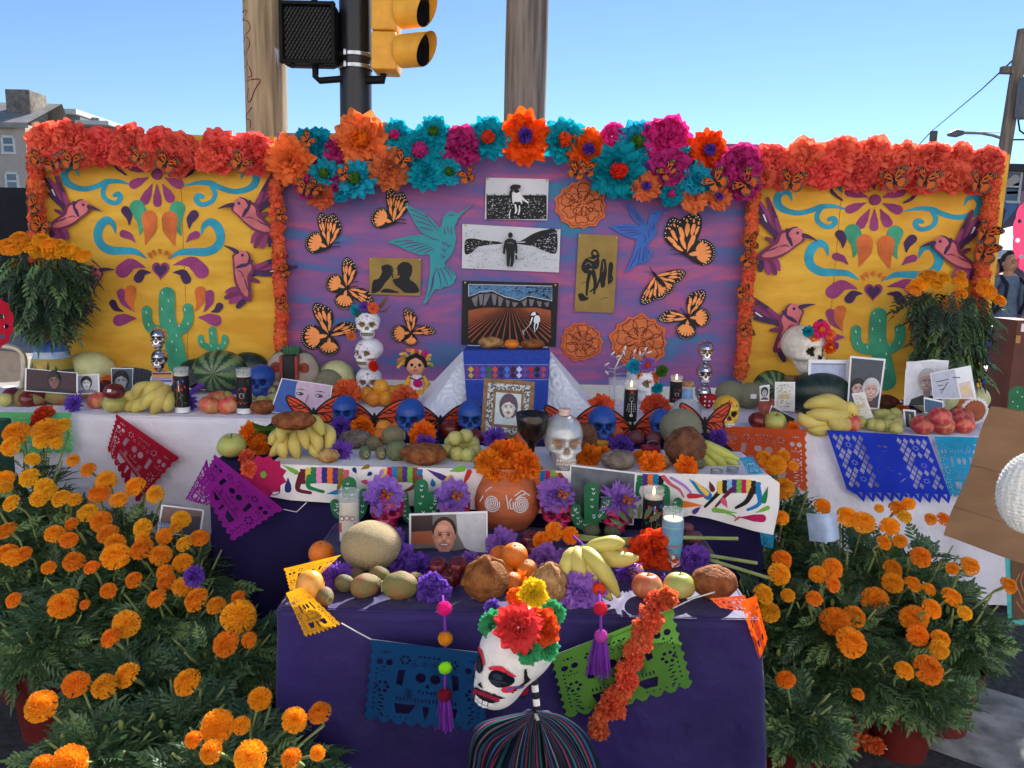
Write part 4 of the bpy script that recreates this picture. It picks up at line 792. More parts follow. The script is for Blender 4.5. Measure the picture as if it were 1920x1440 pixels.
mid=[(545,302,44,'peach',None),(600,268,28,'teal',None),(574,262,20,'teal',None),(632,284,26,'magenta',None),(680,264,50,'peach','orange'),(742,254,28,'teal','magenta'),(610,326,28,'cyan','green'),(668,336,36,'cyan','green'),(730,318,36,'tan orange',None),(790,284,44,'teal','magenta'),(814,248,28,'teal','green'),(800,324,32,'teal',None),(843,322,24,'cyan','green'),(865,276,38,'magenta',None),(916,260,38,'teal','red'),(985,258,48,'orange','purple'),(1058,264,40,'teal','red'),(1102,282,38,'orange','purple'),(1148,256,24,'pink',None),(1192,268,38,'cyan','green'),(1158,322,48,'teal','red'),(1248,262,44,'pink',None),(1258,314,36,'magenta',None),(1210,350,28,'tan orange','purple'),(1258,364,22,'teal','magenta'),(1290,296,22,'cyan',None),(1302,336,32,'cyan',None),(1326,284,38,'orange','purple'),(1300,372,26,'tan orange',None),(1346,370,24,'tan orange','purple'),(1386,312,40,'magenta',None),(1396,346,28,'magenta',None),(1402,294,22,'pink',None),(576,352,22,'magenta',None),(601,366,26,'tan orange',None),(640,362,18,'teal',None),(632,344,18,'magenta',None),(700,300,26,'orange',None)]
mid.sort();cnt={}
for x,y,r,c,ce in mid:cnt[c]=cnt.get(c,0)+1
seen={}
for i,(x,y,r,c,ce)in enumerate(mid):
 j=seen[c]=seen.get(c,-1)+1;p=W(x,y,YFL-.02-(.04 if y>300 else 0)-.0008*i)
 pflower(f'{c} tissue flower{" with " + ce + " centre" if ce else ""}, {ORD[j]} {c} one from left above central board',p,r*mpp(p)*1.14,c,'tissue' if c not in('magenta','pink')else 'ruffle',ce,k=i,group='tissue flowers above the central board')
def garland(label,pts,r,y,color='salmon',n=None,jit=2.5,kind='pom',name='garland',cat='garland',zf=None):
 P_=cr(pts,12,False);L_=sum((P_[i+1]-P_[i]).length for i in range(len(P_)-1));n=n or int(L_/(r*1.05));rn=random.Random(int(pts[0][0]))
 f=zf or(lambda x,yy:W(x,yy,y));c0=f(*pts[0]);e=E(name,label,cat,c0);acc=0;k=0
 out=[]
 for i in range(len(P_)-1):
  seg=(P_[i+1]-P_[i]).length
  while k*L_/n<=acc+seg and k<n:out.append(P_[i].lerp(P_[i+1],(k*L_/n-acc)/max(seg,1e-6)));k+=1
  acc+=seg
 for i,q in enumerate(out):
  p=f(q.x+rn.uniform(-jit,jit),q.y+rn.uniform(-jit,jit));s=r*mpp(p)*rn.uniform(.88,1.12);o=link('paper_pompon',tissue(color,kind,i),e,p-c0);o.rotation_euler=(rn.uniform(0,6),rn.uniform(0,6),rn.uniform(0,6));o.scale=(s,s,s)
 MB().tube([f(q.x,q.y)-c0 for q in P_],.0015,4).obj('string',M('white_string',(220,216,210),.9),e)
 return e
garland('string of orange tissue pompons down the outer edge of the left yellow panel',[(66,296),(68,360),(70,430),(72,470),(76,560),(80,650)],15,4.0)
garland('string of orange tissue pompons between the left yellow panel and the central board',[(517,345),(521,440),(526,560),(530,690)],12.5,4.0)
garland('string of orange tissue pompons between the central board and right yellow panel',[(1414,352),(1408,440),(1399,560),(1388,715)],13,4.0)
garland('string of orange tissue pompons down the outer edge of the right yellow panel',[(1868,310),(1858,380),(1846,470),(1836,560),(1826,640),(1818,690)],15,4.0)
def mini_parts():
 T=lambda x,y,o=0:(x,-.0005-(-o),-y)
 out={}
 for nm,sd in(('wing',1),('wing_b',-1)):
  mb=MB();mats=[bk,M('feather_orange',(232,112,40),.8,.12,30,trans=.35),cream]
  for kd,tip,k in(('f',(.52*sd,-.30),1.15),('h',(.36*sd,.30),1.1)):
   for j,(m_,o_)in enumerate(wing_shapes(kd,(.02*sd,0),tip,sd,k,orng=mats[1])):
    off=(.0 if kd=='f' else.004)+(.0012 if j else 0)
    for sg in(1,-1):
     sheet(mb,o_,lambda x,y,o=0,off=off,sg=sg:(x,sg*off*.5-(.0 if kd=='f' else-.003),-y),mats.index(m_))
  out[nm]=mb.mesh('wing',mats,False)
 mb=MB();mb.tube([(0,-.01,.12),(0,-.012,.02),(0,-.01,-.2)],[.02,.03,.012],8);mb.tube([(0,-.01,.12),(.06,-.03,.24)],.004,4);mb.tube([(0,-.01,.12),(-.06,-.03,.24)],.004,4);out['body']=mb.mesh('body',[bk])
 return out
MP=mini_parts()
def mini(label,p,size,roll,open_=.35,yaw=0,pitch=0,group='little feather monarchs pinned among the paper flowers'):
 e=E('feather_monarch',label,'butterfly',p,group=group);e.rotation_euler=(pitch,roll,yaw)
 for nm,sg in(('wing',1),('wing_b',-1)):o=link('wing',MP[nm],e);o.scale=(size,)*3;o.rotation_euler=(0,0,-sg*open_)
 o=link('body',MP['body'],e);o.scale=(size,)*3;return e
ML=[(74,300,34,.6),(98,306,34,-.3),(135,302,40,.2),(262,294,34,.4),(312,306,40,.5),(452,306,40,.6),(66,384,34,1.0),(78,424,40,.5),(573,352,34,.3),(590,352,30,.8),(646,326,30,1.2),(578,262,30,.8),(755,300,36,.6),(877,330,34,-.4),(1082,322,36,.4),(1100,318,34,.1),(1252,322,36,-.6),(1342,340,44,-.7),(1398,344,46,-.9),(1483,340,46,.1),(1676,336,46,-.3),(1737,336,46,.2),(1836,342,46,.1),(1848,438,46,.4),(1844,474,46,.2),(528,402,28,1.4),(536,508,28,1.2),(530,568,28,1.2),(1407,452,32,1.4),(1402,486,34,.9),(1392,548,30,1.5),(1398,616,32,1.2)]
for i,(x,y,s,ro)in enumerate(sorted(ML)):
 p=W(x,y,YFL-.125 if 150<x<1440 and y<400 and x not in()else YFL-.12)
 if y>380:p=W(x,y,YFL-.04)
 where=('left yellow panel' if x<500 else 'strip left of the central board' if x<540 else 'central board' if x<1385 and y<400 else 'strip right of the central board' if x<1420 else 'right yellow panel')
 mini(f'feather monarch on the {where}, {ORD[i] if i < 20 else ORD[len(ML) - 1 - i]} feather monarch from the {"left" if i < 20 else "right"}',p,s*mpp(p)*1.15,ro,.25+.3*R_.random(),R_.uniform(-.3,.3))
ZT={'B':HB,'M':HM,'F':HF}
def on(px,py,tab,lift=0,push=0):
 """a place on a table top; push moves it back by that many metres, lift raises it"""
 p=G(px,py,ZT[tab]+lift)if not lift else None
 if p is None:
  q=G(px,py,ZT[tab]+lift);p=q
 p=p+Vector((0,push,0))
 if p.y>3.86:p=W(px,py,3.86)
 return Vector((p.x,p.y,ZT[tab]+lift+.0015))
_mesh={}
def cached(key,fn):
 if key not in _mesh:_mesh[key]=fn()
 return _mesh[key]
FM={}
def fmat(n,c,c2=None,vs=6,rough=.4,bump=0,bs=60,stretch=None,spec=.5,rnd=.08,hue=.012,lo=.35,hi=.65,coat=0):
 if n not in FM:FM[n]=M('skin_of_'+n,c,rough,.15,vs,bump,bs,rgb2=c2,stretch=stretch,spec=spec,rnd=rnd,hue=hue,lo=lo,hi=hi,coat=coat)
 return FM[n]
fmat('green_apple',(176,178,92),(196,150,96),2.2,.32,lo=.5,hi=.7);fmat('red_apple',(120,24,30),(158,48,42),3,.25);fmat('pink_apple',(196,92,70),(206,176,104),2.2,.35,lo=.5,hi=.72,stretch=(1,1,.5));fmat('dark_apple',(84,18,26),(112,34,34),3,.22)
fmat('orange',(226,118,26),(214,100,18),9,.42,.25,260);fmat('yellow_orange',(226,150,40),(214,134,30),9,.42,.2,260);fmat('guava',(196,190,112),(172,172,92),9,.45,.2,90)
fmat('prickly_pear',(118,112,60),(146,100,62),3.2,.55,.4,40,lo=.42,hi=.6);fmat('dark_pear',(92,96,68),(122,108,78),9,.6,.3,50);fmat('potato',(158,134,88),(132,108,70),9,.7,.35,60)
fmat('honeydew',(206,208,156),(188,190,128),5,.5,.1,30);fmat('peach',(214,120,84),(176,50,60),4,.5,lo=.4,hi=.6)
fmat('avocado',(76,92,62),(110,112,78),14,.55,.4,90);fmat('purple_potato',(108,56,62),(86,42,54),10,.5,.2,50);fmat('gourd',(236,150,44),(206,132,50),7,.5,.1,20);fmat('gold_gourd',(226,172,84),(216,140,40),4,.4)
def bread_mat(n,c,c2,bs=70):return fmat(n,c,c2,34,.75,.8,bs*2,spec=.25,rnd=.05,hue=.004)
bread_mat('brown_bread',(160,100,54),(112,62,30));bread_mat('pale_bread',(196,158,104),(150,98,54));bread_mat('grey_bread',(138,124,112),(104,92,84));bread_mat('dark_bread',(124,82,58),(92,58,42))
def net_mat(n,c,c2,sc):
 m=bpy.data.materials.new(n);m.use_nodes=True;t=m.node_tree;L=t.links;b=t.nodes['Principled BSDF'];b.inputs['Roughness'].default_value=.85
 tc=t.nodes.new('ShaderNodeTexCoord');v=t.nodes.new('ShaderNodeTexVoronoi');v.feature='DISTANCE_TO_EDGE';v.inputs['Scale'].default_value=sc;nz=t.nodes.new('ShaderNodeTexNoise');nz.inputs['Scale'].default_value=9
 ad=t.nodes.new('ShaderNodeMixRGB');ad.inputs[0].default_value=.06;L.new(tc.outputs['Object'],ad.inputs[1]);L.new(nz.outputs['Color'],ad.inputs[2]);L.new(ad.outputs[0],v.inputs['Vector'])
 mr=t.nodes.new('ShaderNodeMapRange');mr.inputs[2].default_value=.12;L.new(v.outputs['Distance'],mr.inputs[0]);mx=t.nodes.new('ShaderNodeMix');mx.data_type='RGBA';mx.inputs[6].default_value=(*lin(c),1);mx.inputs[7].default_value=(*lin(c2),1);L.new(mr.outputs[0],mx.inputs[0]);L.new(mx.outputs[2],b.inputs['Base Color'])
 bp=t.nodes.new('ShaderNodeBump');bp.inputs['Strength'].default_value=.6;bp.inputs['Distance'].default_value=.012;bp.invert=True;L.new(mr.outputs[0],bp.inputs['Height']);L.new(bp.outputs[0],b.inputs['Normal']);return m
FM['cantaloupe']=net_mat('skin_of_cantaloupe',(208,188,150),(166,146,106),30);FM['grey_melon']=net_mat('skin_of_grey_melon',(164,156,136),(122,122,96),30)
def wm_mat(n,dark_,light_,k):
 m=bpy.data.materials.new(n);m.use_nodes=True;t=m.node_tree;L=t.links;b=t.nodes['Principled BSDF'];b.inputs['Roughness'].default_value=.35
 tc=t.nodes.new('ShaderNodeTexCoord');sp=t.nodes.new('ShaderNodeSeparateXYZ');L.new(tc.outputs['Object'],sp.inputs[0]);at=t.nodes.new('ShaderNodeMath');at.operation='ARCTAN2';zz=t.nodes.new('ShaderNodeMath');zz.operation='SUBTRACT';zz.inputs[1].default_value=.34;L.new(sp.outputs[2],zz.inputs[0]);L.new(zz.outputs[0],at.inputs[0]);L.new(sp.outputs[0],at.inputs[1])
 nz=t.nodes.new('ShaderNodeTexNoise');nz.inputs['Scale'].default_value=26;nz.inputs['Detail'].default_value=5;L.new(tc.outputs['Object'],nz.inputs['Vector'])
 m1=t.nodes.new('ShaderNodeMath');m1.operation='MULTIPLY';m1.inputs[1].default_value=k;L.new(at.outputs[0],m1.inputs[0]);m2=t.nodes.new('ShaderNodeMath');m2.operation='MULTIPLY_ADD';m2.inputs[1].default_value=5;L.new(nz.outputs['Fac'],m2.inputs[0]);L.new(m1.outputs[0],m2.inputs[2]);sn=t.nodes.new('ShaderNodeMath');sn.operation='SINE';L.new(m2.outputs[0],sn.inputs[0])
 mr=t.nodes.new('ShaderNodeMapRange');mr.inputs[1].default_value=-.5;mr.inputs[2].default_value=.5;L.new(sn.outputs[0],mr.inputs[0]);mx=t.nodes.new('ShaderNodeMix');mx.data_type='RGBA';mx.inputs[6].default_value=(*lin(dark_),1);mx.inputs[7].default_value=(*lin(light_),1);L.new(mr.outputs[0],mx.inputs[0]);L.new(mx.outputs[2],b.inputs['Base Color']);return m
FM['watermelon']=wm_mat('skin_of_watermelon',(34,62,40),(104,128,82),10);FM['dark_watermelon']=wm_mat('skin_of_dark_watermelon',(24,40,34),(34,54,42),10)
stemm=M('brown_stem',(84,64,40),.8);scar=M('pale_scar',(150,138,104),.9,.2,60)
def fruit_mesh(kind,var):
 rn=random.Random(var*7+len(kind));mb=MB()
 if kind=='apple':
  def fn(u,v):
   a=u*2*math.pi;t=v*math.pi;r=math.sin(t)**.9*(1.0+.10*math.cos(t));z=-math.cos(t)*.82
   r*=1+.035*math.cos(5*a+var)*(1-v);
   if v>.78:z-=.38*((v-.78)/.22)**2
   if v<.14:z+=.2*((.14-v)/.14)**2
   return(r*.5*math.cos(a),r*.5*math.sin(a),z*.5+.41*1.0)
  mb.grid(fn,24,18,cu=True)
 elif kind in('orange','ball'):
  mb.ball((0,0,.46),(.5,.5,.47),24,16,fn=lambda d:1+.02*noise.noise(d*1.8+Vector((var,0,0)))-(.05 if d.z>.985 else 0))
 elif kind=='oval':
  mb.ball((0,0,.30),(.5,.34,.31),24,16,fn=lambda d:1+.10*noise.noise(d*1.6+Vector((var*3.1,0,0)))+.035*noise.noise(d*5+Vector((0,var,0))))
 elif kind=='pear':
  mb.ball((0,0,.31),(.5,.32,.32),24,18,fn=lambda d:(1+.06*noise.noise(d*2+Vector((var*3.1,0,0))))*(1-.10*max(0,d.x)-.12*max(0,-d.x)**3))
 elif kind=='melon':
  mb.ball((0,0,.45),(.5,.48,.455),36,24,fn=lambda d:1+.015*noise.noise(d*2+Vector((var,0,0))))
 elif kind=='long':
  mb.ball((0,0,.33),(.5,.36,.335),36,24,fn=lambda d:1+.012*noise.noise(d*2+Vector((var,0,0))))
 return mb.mesh(kind,[FM['orange']])
def fruit(kind,mat,label,px,py,w,tab,group=None,rz=0,ry=0,rx_=0,lift=0,name=None,cat=None,h=None,k=None,sticker=False):
 p=on(px,py,tab,lift);s=w*mpp(p);p=p+Vector((0,s*.42,0));k=k if k is not None else int(px)%3
 nm=name or{'apple':'apple','orange':'orange','melon':'melon','oval':'potato','pear':'prickly_pear','long':'watermelon','ball':'fruit'}[kind]
 e=E(nm,label,cat or nm.replace('_',' '),p,group=group)
 me=cached((kind,mat,k),lambda:(lambda m_:(m_.materials.clear(),m_.materials.append(FM[mat]),m_)[2])(fruit_mesh(kind,k)))
 MX=None;o=link('skin',me,e);sc_=(s,s,s*(h/w if h else 1));o.scale=sc_
 cz={'apple':.41,'orange':.46,'ball':.46,'oval':.3,'pear':.31,'melon':.45,'long':.33}[kind]*sc_[2]
 if ry or rx_ or rz:
  Mx=Matrix.Translation((0,0,cz))@Matrix.Rotation(rz,4,'Z')@Matrix.Rotation(rx_,4,'X')@Matrix.Rotation(ry,4,'Y')@Matrix.Translation((0,0,-cz));MX=Mx@Matrix.Diagonal((*sc_,1));o.matrix_basis=MX
 if kind=='apple':
  st_=cached('stem',lambda:MB().tube([(0,0,.62),(.01,0,.72),(.05,.01,.84)],[.018,.016,.022],6).mesh('stem',stemm));c=link('stem',st_,e);c.matrix_basis=MX or Matrix.Diagonal((*sc_,1))
 if kind=='orange':
  st_=cached('calyx',lambda:MB().lathe([(0,.93),(.035,.928),(.05,.915)],8).mesh('stem_end',M('calyx',(96,96,54),.8)));c=link('stem_end',st_,e);c.matrix_basis=MX or Matrix.Diagonal((*sc_,1))
 if kind=='pear':
  st_=cached('scar',lambda:MB().lathe([(0,-.012),(.07,.0),(.12,.018),(.135,.01),(.13,-.02)],14).xf(Matrix.Translation((.425,0,.31))@Matrix.Rotation(math.pi/2,4,'Y')).mesh('end_scar',scar));c=link('end_scar',st_,e);c.matrix_basis=MX or Matrix.Diagonal((*sc_,1))
 if sticker:
  c=MB().box((0,-s*.46,s*.5),(s*.2,s*.06,s*.16),bev=.002).obj('sticker',M('sticker',(225,225,230),.5),e)
 return e
ban=fmat('banana',(212,194,104),(190,170,82),5,.5,.05,40,stretch=(1,1,1));bang=fmat('green_banana',(186,186,88),(164,168,76),5,.5);btip=M('banana_tip',(46,38,26),.8)
def banana(parent,pts,r,mat=ban,k=0):
 P_=[Vector((q.x,q.y,0))for q in[]];v=[Vector(p)for p in pts]
 def cv(t):
  n=len(v)-1;i=min(int(t*n),n-1);f=t*n-i;a,b,c,d=v[max(0,i-1)],v[i],v[i+1],v[min(n,i+2)]
  return.5*((2*b)+(c-a)*f+(2*a-5*b+4*c-d)*f*f+(3*b-a-3*c+d)*f**3)
 N=14;prof=[.42,.62,.82,.94,1,1,1,1,1,.97,.9,.78,.6,.42,.3]
 mb=MB();mb.tube([cv(i/N)for i in range(N+1)],[r*q for q in prof],10)
 o=mb.obj('banana',mat,parent,ang=None);mt=MB();mt.tube([cv(.985),cv(1)+(cv(1)-cv(.96))*.35],[r*.34,r*.26],8);mt.obj('tip',btip,o);return o
def bunch(label,tab,ref,items,r,lift=0,mat=ban,group=None):
 """bananas given by their stem, middle and tip (pixels) with the height of each above the table"""
 p=on(ref[0],ref[1],tab);e=E('banana_bunch',label,'bananas',p,group=group);s=mpp(p)
 for it in items:
  pts=[]
  for x,y,dy in it:q=W(x,y,p.y+dy*s);pts.append(q-p)
  banana(e,pts,r*s,mat)
 c_=sum((W(it[0][0],it[0][1],p.y+it[0][2]*s)-p for it in items),Vector())/len(items);
 MB().ball(c_,(r*s*.8,r*s*.6,r*s*.6),10,8).obj('crown_stub',stemm,e);return e
def bread(label,px,py,w,h,tab,mat,kind='muerto',lift=0,rz=0,seed=0,name='bread'):
 p=on(px,py,tab,lift);s=w*mpp(p);p=p+Vector((0,s*.4,0));hh=h/w;e=E(name,label,'bread',p);mb=MB()
 def fn(d):
  q=1+.07*noise.noise(d*2.2+Vector((seed,0,0)))+.025*noise.noise(d*7+Vector((0,seed,0)))
  if kind=='cross':q-=.11*math.exp(-((d.x*.7+d.y*.7)/.07)**2)*max(0,d.z)+.11*math.exp(-((d.x*.7-d.y*.7)/.07)**2)*max(0,d.z)
  if kind=='shell':
   a=math.atan2(d.y,d.x);q-=.24*(1-abs(math.sin(a*2.5+1.6*noise.noise(d*1.7+Vector((seed,0,0))))))**4*(1 if d.z>-.3 else.4)
  if d.z<-.2:q*=.97
  return q
 mb.ball((0,0,s*hh*.48),(s*.5,s*.42,s*hh*.52),40,26,fn=fn)
 for i,v in enumerate(mb.v):
  if v[2]<.003:mb.v[i]=(v[0],v[1],.0)
 o=mb.obj('crust',FM[mat],e,ang=None);o.rotation_euler.z=rz
 if kind=='muerto':
  for a in range(4):
   mb=MB();an=a*math.pi/2+.5;pts=[];rad=[]
   for j in range(8):
    t=j/7*1.5+.12;rr=s*.5*math.sin(t);pts.append((rr*math.cos(an)*1.02,rr*math.sin(an)*.86,s*hh*.48+s*hh*.545*math.cos(t)));rad.append(s*(.05+.028*math.cos(j*1.9)))
   mb.tube(pts,rad,8);mb.obj('dough_strip',FM[mat],e,ang=None)
  mb=MB();mb.ball((0,0,s*hh*1.0),(s*.13,s*.13,s*.1),14,10);mb.obj('dough_knob',FM[mat],e,ang=None)
 return e
ivory=M('ivory_bone',(224,216,200),.6,.12,14,.15,60);whitecer=M('white_ceramic',(226,228,232),.28,.04,8,spec=.6,coat=.3);chrome=M('chrome_silver',(214,214,218),.12,.08,20,metal=1);bluesk=M('blue_shimmer',(18,78,168),.42,.25,18,.2,40,spec=.6,rgb2=(34,62,128));magsk=M('magenta_gloss',(186,32,84),.3,.12,10,.1,30,spec=.6,coat=.3)
glasssk=M('frosted_glass',(206,208,206),.12,.06,8,.3,30,spec=.9,alpha=.16,metal=.35,coat=.5);yelsk=M('yellow_glaze',(214,170,34),.3,.12,10,spec=.6,coat=.3);sock=M('dark_socket',(44,34,28),.9);sockg=M('gold_socket',(128,112,48),.5,.2,20,metal=.3);sockb=M('brown_socket',(122,104,74),.8,.2,20);blksock=M('black_socket',(16,14,16),.7);navys=M('navy_socket',(12,36,84),.6);wine=M('wine_socket',(112,14,50),.5);darkchrome=M('dark_chrome',(92,88,72),.3,metal=.9)  # darkchrome: darker metal inside the eye sockets of the silver skulls
def skull_r(d,jaw=1.0):
 def ell(c,r):
  o=Vector((0,-.02,.5))-Vector(c);ox,oy,oz=o.x/r[0],o.y/r[1],o.z/r[2];dx,dy,dz=d.x/r[0],d.y/r[1],d.z/r[2]
  a=dx*dx+dy*dy+dz*dz;b=2*(ox*dx+oy*dy+oz*dz);c_=ox*ox+oy*oy+oz*oz-1;D=b*b-4*a*c_
  return(-b+math.sqrt(D))/(2*a)if D>0 else 0
 r1=ell((0,.08,.63),(.36,.45,.37));r2=ell((0,-.12,.33),(.25*jaw,.27,.33));k=14
 return math.log(math.exp(k*r1)+math.exp(k*r2))/k-.01
def skull_mesh(name,mats,smile=True):
 mb=MB();N,Mv=72,54;idx={}
 def fn(u,v):
  a=u*2*math.pi;t=v*math.pi;d=Vector((math.sin(t)*math.cos(a),math.sin(t)*math.sin(a),-math.cos(t)));r=skull_r(d);p=Vector((0,-.02,.5))+d*r
  if d.y<.25:
   x,z=p.x,p.z;e=math.exp(-(((abs(x)-.145)/.092)**4+((z-.53)/.082)**4));n_=math.exp(-((x/(.055*(1.2-(z-.36)*4)))**4+((z-.40)/.062)**4))
   dep=-.13*e-.09*n_+.02*math.exp(-(((abs(x)-.15)/.13)**2+((z-.64)/.035)**2))+.045*math.exp(-(((abs(x)-.235)/.07)**2+((z-.40)/.05)**2))-.05*math.exp(-(((abs(x)-.235)/.05)**2+((z-.26)/.09)**2))+.02*math.exp(-((x/.17)**2+((z-.22)/.09)**2))-.03*math.exp(-((x/.2)**4+((z-.215)/.012)**2))+.025*math.exp(-((x/.1)**2+((z-.06)/.05)**2))
   p=p+d*dep
  if p.z<0:p.z=0
  return p
 mb.grid(fn,N,Mv,cu=True)
 for i,f in enumerate(mb.f):
  c=sum((Vector(mb.v[j])for j in f),Vector())/4
  if c.y<-.02:
   if((abs(c.x)-.145)/.088)**2+((c.z-.53)/.08)**2<1:mb.m[i]=1
   elif abs(c.x)<.05*(1.2-(c.z-.36)*4)and abs(c.z-.40)<.06:mb.m[i]=2
 return mb.mesh(name,mats)
def surf_y(x,z):
 lo,hi=0,1.2;o=Vector((0,-.02,.5));best=-.3
 for k in range(60):
  y=-.02-k*.01;p=Vector((x,y,z));q=p-o
  if q.length>skull_r(q.normalized()):return y
 return best
def skull(label,p,h,mat,socket,nose=None,teeth=None,rz=0,parent=None,cat='skull',wf=1.0,deco=None,group=None,rx0=0):
 if parent is None:e=E('skull',label,cat,p,rz,group)
 else:e=None
 o=link('skull' if parent else 'bone',cached(('skull',mat.name,socket.name),lambda:skull_mesh('skull',[mat,socket,nose or socket])),parent or e)
 if parent:o.location=p;o.rotation_euler.z=rz
 o.scale=(h*wf,h*wf,h)
 def teeth_mesh():
  mb=MB()
  for row,z0,hh in((0,.245,.05),(1,.185,.045)):
   for k in range(8):
    x=(k-3.5)*.043;y=surf_y(x,z0);mb.box((x,y-.004,z0),(.037,.05,hh),bev=.01)
  return mb.mesh('teeth',teeth or mat)
 t=link('teeth',cached(('teeth',(teeth or mat).name),teeth_mesh),o);stuff(t)
 if deco:
  mb=MB();mats=[]
  for m_,out,y_off in deco:
   if m_ not in mats:mats.append(m_)
   def mp_(x,z,o_=0):return(x,surf_y(x,z)-.012-y_off,z)
   vs,ts=tess(out);mb.add([mp_(v.x,v.y)for v in vs],ts,mats.index(m_))
  link('painted_ornament',mb.mesh('painted_ornament',mats,False),o)
 return e or o
def dots(m_,pts,r):return[(m_,circ(x,z,r,n=9),.0)for x,z in pts]
def swirl(m_,x,z,s,fl=1):return[(m_,stroke([((x+fl*a)*100,(z+b)*100)for a,b in((0,0),(s,s*.6),(s*1.6,0),(s*1.2,-s*.5),(s*.7,-s*.1))],[1.2]*5,3,False),.001)]
def sc01(L_):return[(m_,[Vector((p.x/100,p.y/100))for p in o]if max(abs(p.x)for p in o)>2 or max(abs(p.y)for p in o)>2 else o,q)for m_,o,q in L_]
pm,pr_,pg,pb,po,pv=(M('enamel_'+n_,c_,.4,.05)for n_,c_ in(('pink',(220,60,130)),('red',(196,30,40)),('green',(40,120,70)),('blue',(40,90,180)),('orange',(230,120,40)),('violet',(110,50,150))))
sugar=sc01(dots(pm,[(-.12,.74),(.12,.74),(0,.70)],.018)+dots(pb,[(-.2,.70),(.2,.70)],.015)+swirl(pv,-.06,.80,.05)+swirl(pv,.06,.80,.05,-1)+dots(pr_,[(-.25,.33),(.25,.33)],.03)+dots(pm,[(.07*math.cos(k)*1.6+s_*.145,.53+.11*math.sin(k))for s_ in(-1,1)for k in range(0,7)],.013))
def crown(parent,flowers,h):
 for x,y,z,r,c,k in flowers:
  o=link('flower',tissue(c,'tissue',k),parent);o.location=(x*h,y*h,z*h);o.scale=(r*h,r*h*.6,r*h);o.rotation_euler=(-.5,k*1.3,.2*k-.3)
cglass=M('candle_glass',(225,232,234),.05,.0,spec=.7,alpha=.84);wax=M('cream_wax',(236,228,206),.5,.05,trans=.2);flame=bpy.data.materials.new('candle_flame');flame.use_nodes=True;_b=flame.node_tree.nodes['Principled BSDF'];_b.inputs['Emission Color'].default_value=(1,.62,.2,1);_b.inputs['Emission Strength'].default_value=4;_b.inputs['Base Color'].default_value=(1,.7,.3,1)
def candle(label,px,py,w,h,tab,lbl,art=None,base=None,lit=False,wax_h=.8,tilt=0,gl=True):
 p=on(px,py,tab);s=mpp(p);r,H=w*s/2,h*s;p=p+Vector((0,r,0));e=E('glass_candle',label,'candle',p);e.rotation_euler.y=tilt
 MB().lathe([(0,.004),(r*.9,.004),(r*.9,H*wax_h),(0,H*wax_h-.001)],24).obj('wax',wax,e)
 mb=MB();mb.lathe([(0,0),(r*.95,0),(r,H*.03),(r,H*.94),(r*1.04,H*.97),(r*1.02,H),(r*.95,H),(r*.94,H*.93),(r*.94,H*.85)],28);mb.obj('jar',cglass,e,ang=None)
 if lbl:
  z0,z1=(H*.13,H*.82);mb=MB();mb.lathe([(r*1.012,z0),(r*1.012,z1)],28);mb.obj('label',lbl,e)
  if base:mb=MB();mb.lathe([(r*1.012,.002),(r*1.012,z0-.001)],28);mb.obj('label_foot',base,e)
 if art:
  mb=MB();mats=[]
  for j,(m_,out)in enumerate(art):
   if m_ not in mats:mats.append(m_)
   vs,ts=tess(out);rr=r*1.016+.0002*j
   mb.add([(rr*math.sin(v.x),-rr*math.cos(v.x),H*v.y)for v in vs],ts,mats.index(m_))
  mb.obj('print',mats,e,smooth=False)
 if lit:
  mb=MB();mb.lathe([(0,0),(.004,.006),(.0045,.012),(.002,.022),(0,.03)],10,c=(0,0,H*wax_h+.004));mb.obj('flame',flame,e)
 else:MB().tube([(0,0,H*wax_h),(.001,0,H*wax_h+.012)],.0015,5).obj('wick',sbk,e)
 return e
def A_(m_,pts):return(m_,[Vector(p)for p in pts])
def guitar():return[(M('print_tan',(206,160,96),.6),cr([(-.1,.60),(-.10,.5),(-.3,.44),(-.26,.34),(-.42,.24),(-.3,.14),(0,.13),(.3,.14),(.42,.24),(.26,.34),(.3,.44),(.10,.5),(.1,.60)],3)),(sock,circ(0,.33,.12,.03)),(wht,[Vector(p)for p in((-.05,.5),(.05,.5),(.05,.72),(-.05,.72))])]+[(pr_ if k%3 else pb,circ(-.8+.23*k,.62+.1*math.sin(k*2.3),.13,.03))for k in range(8)]+[(pg,circ(-.75+.3*k,.3+.12*math.cos(k*1.7),.1,.022))for k in range(6)if k!=2]
def skullprint():return[(wht,circ(0,.5,.5,.085)),(wht,circ(0,.41,.33,.06)),(bk,circ(-.2,.49,.15,.03)),(bk,circ(.2,.49,.15,.03)),(bk,circ(0,.43,.05,.018)),(pr_,circ(.45,.56,.2,.04)),(pr_,circ(0,.36,.16,.012))]+[(wht,[Vector(p)for p in((-.9,.72+.02*k),(.9,.66+.03*k),(.9,.664+.03*k),(-.9,.724+.02*k))])for k in range(4)]+[(pr_ if k%2 else po,circ(-.6+k*.24,.25+.02*(k%2),.07,.014))for k in range(6)]
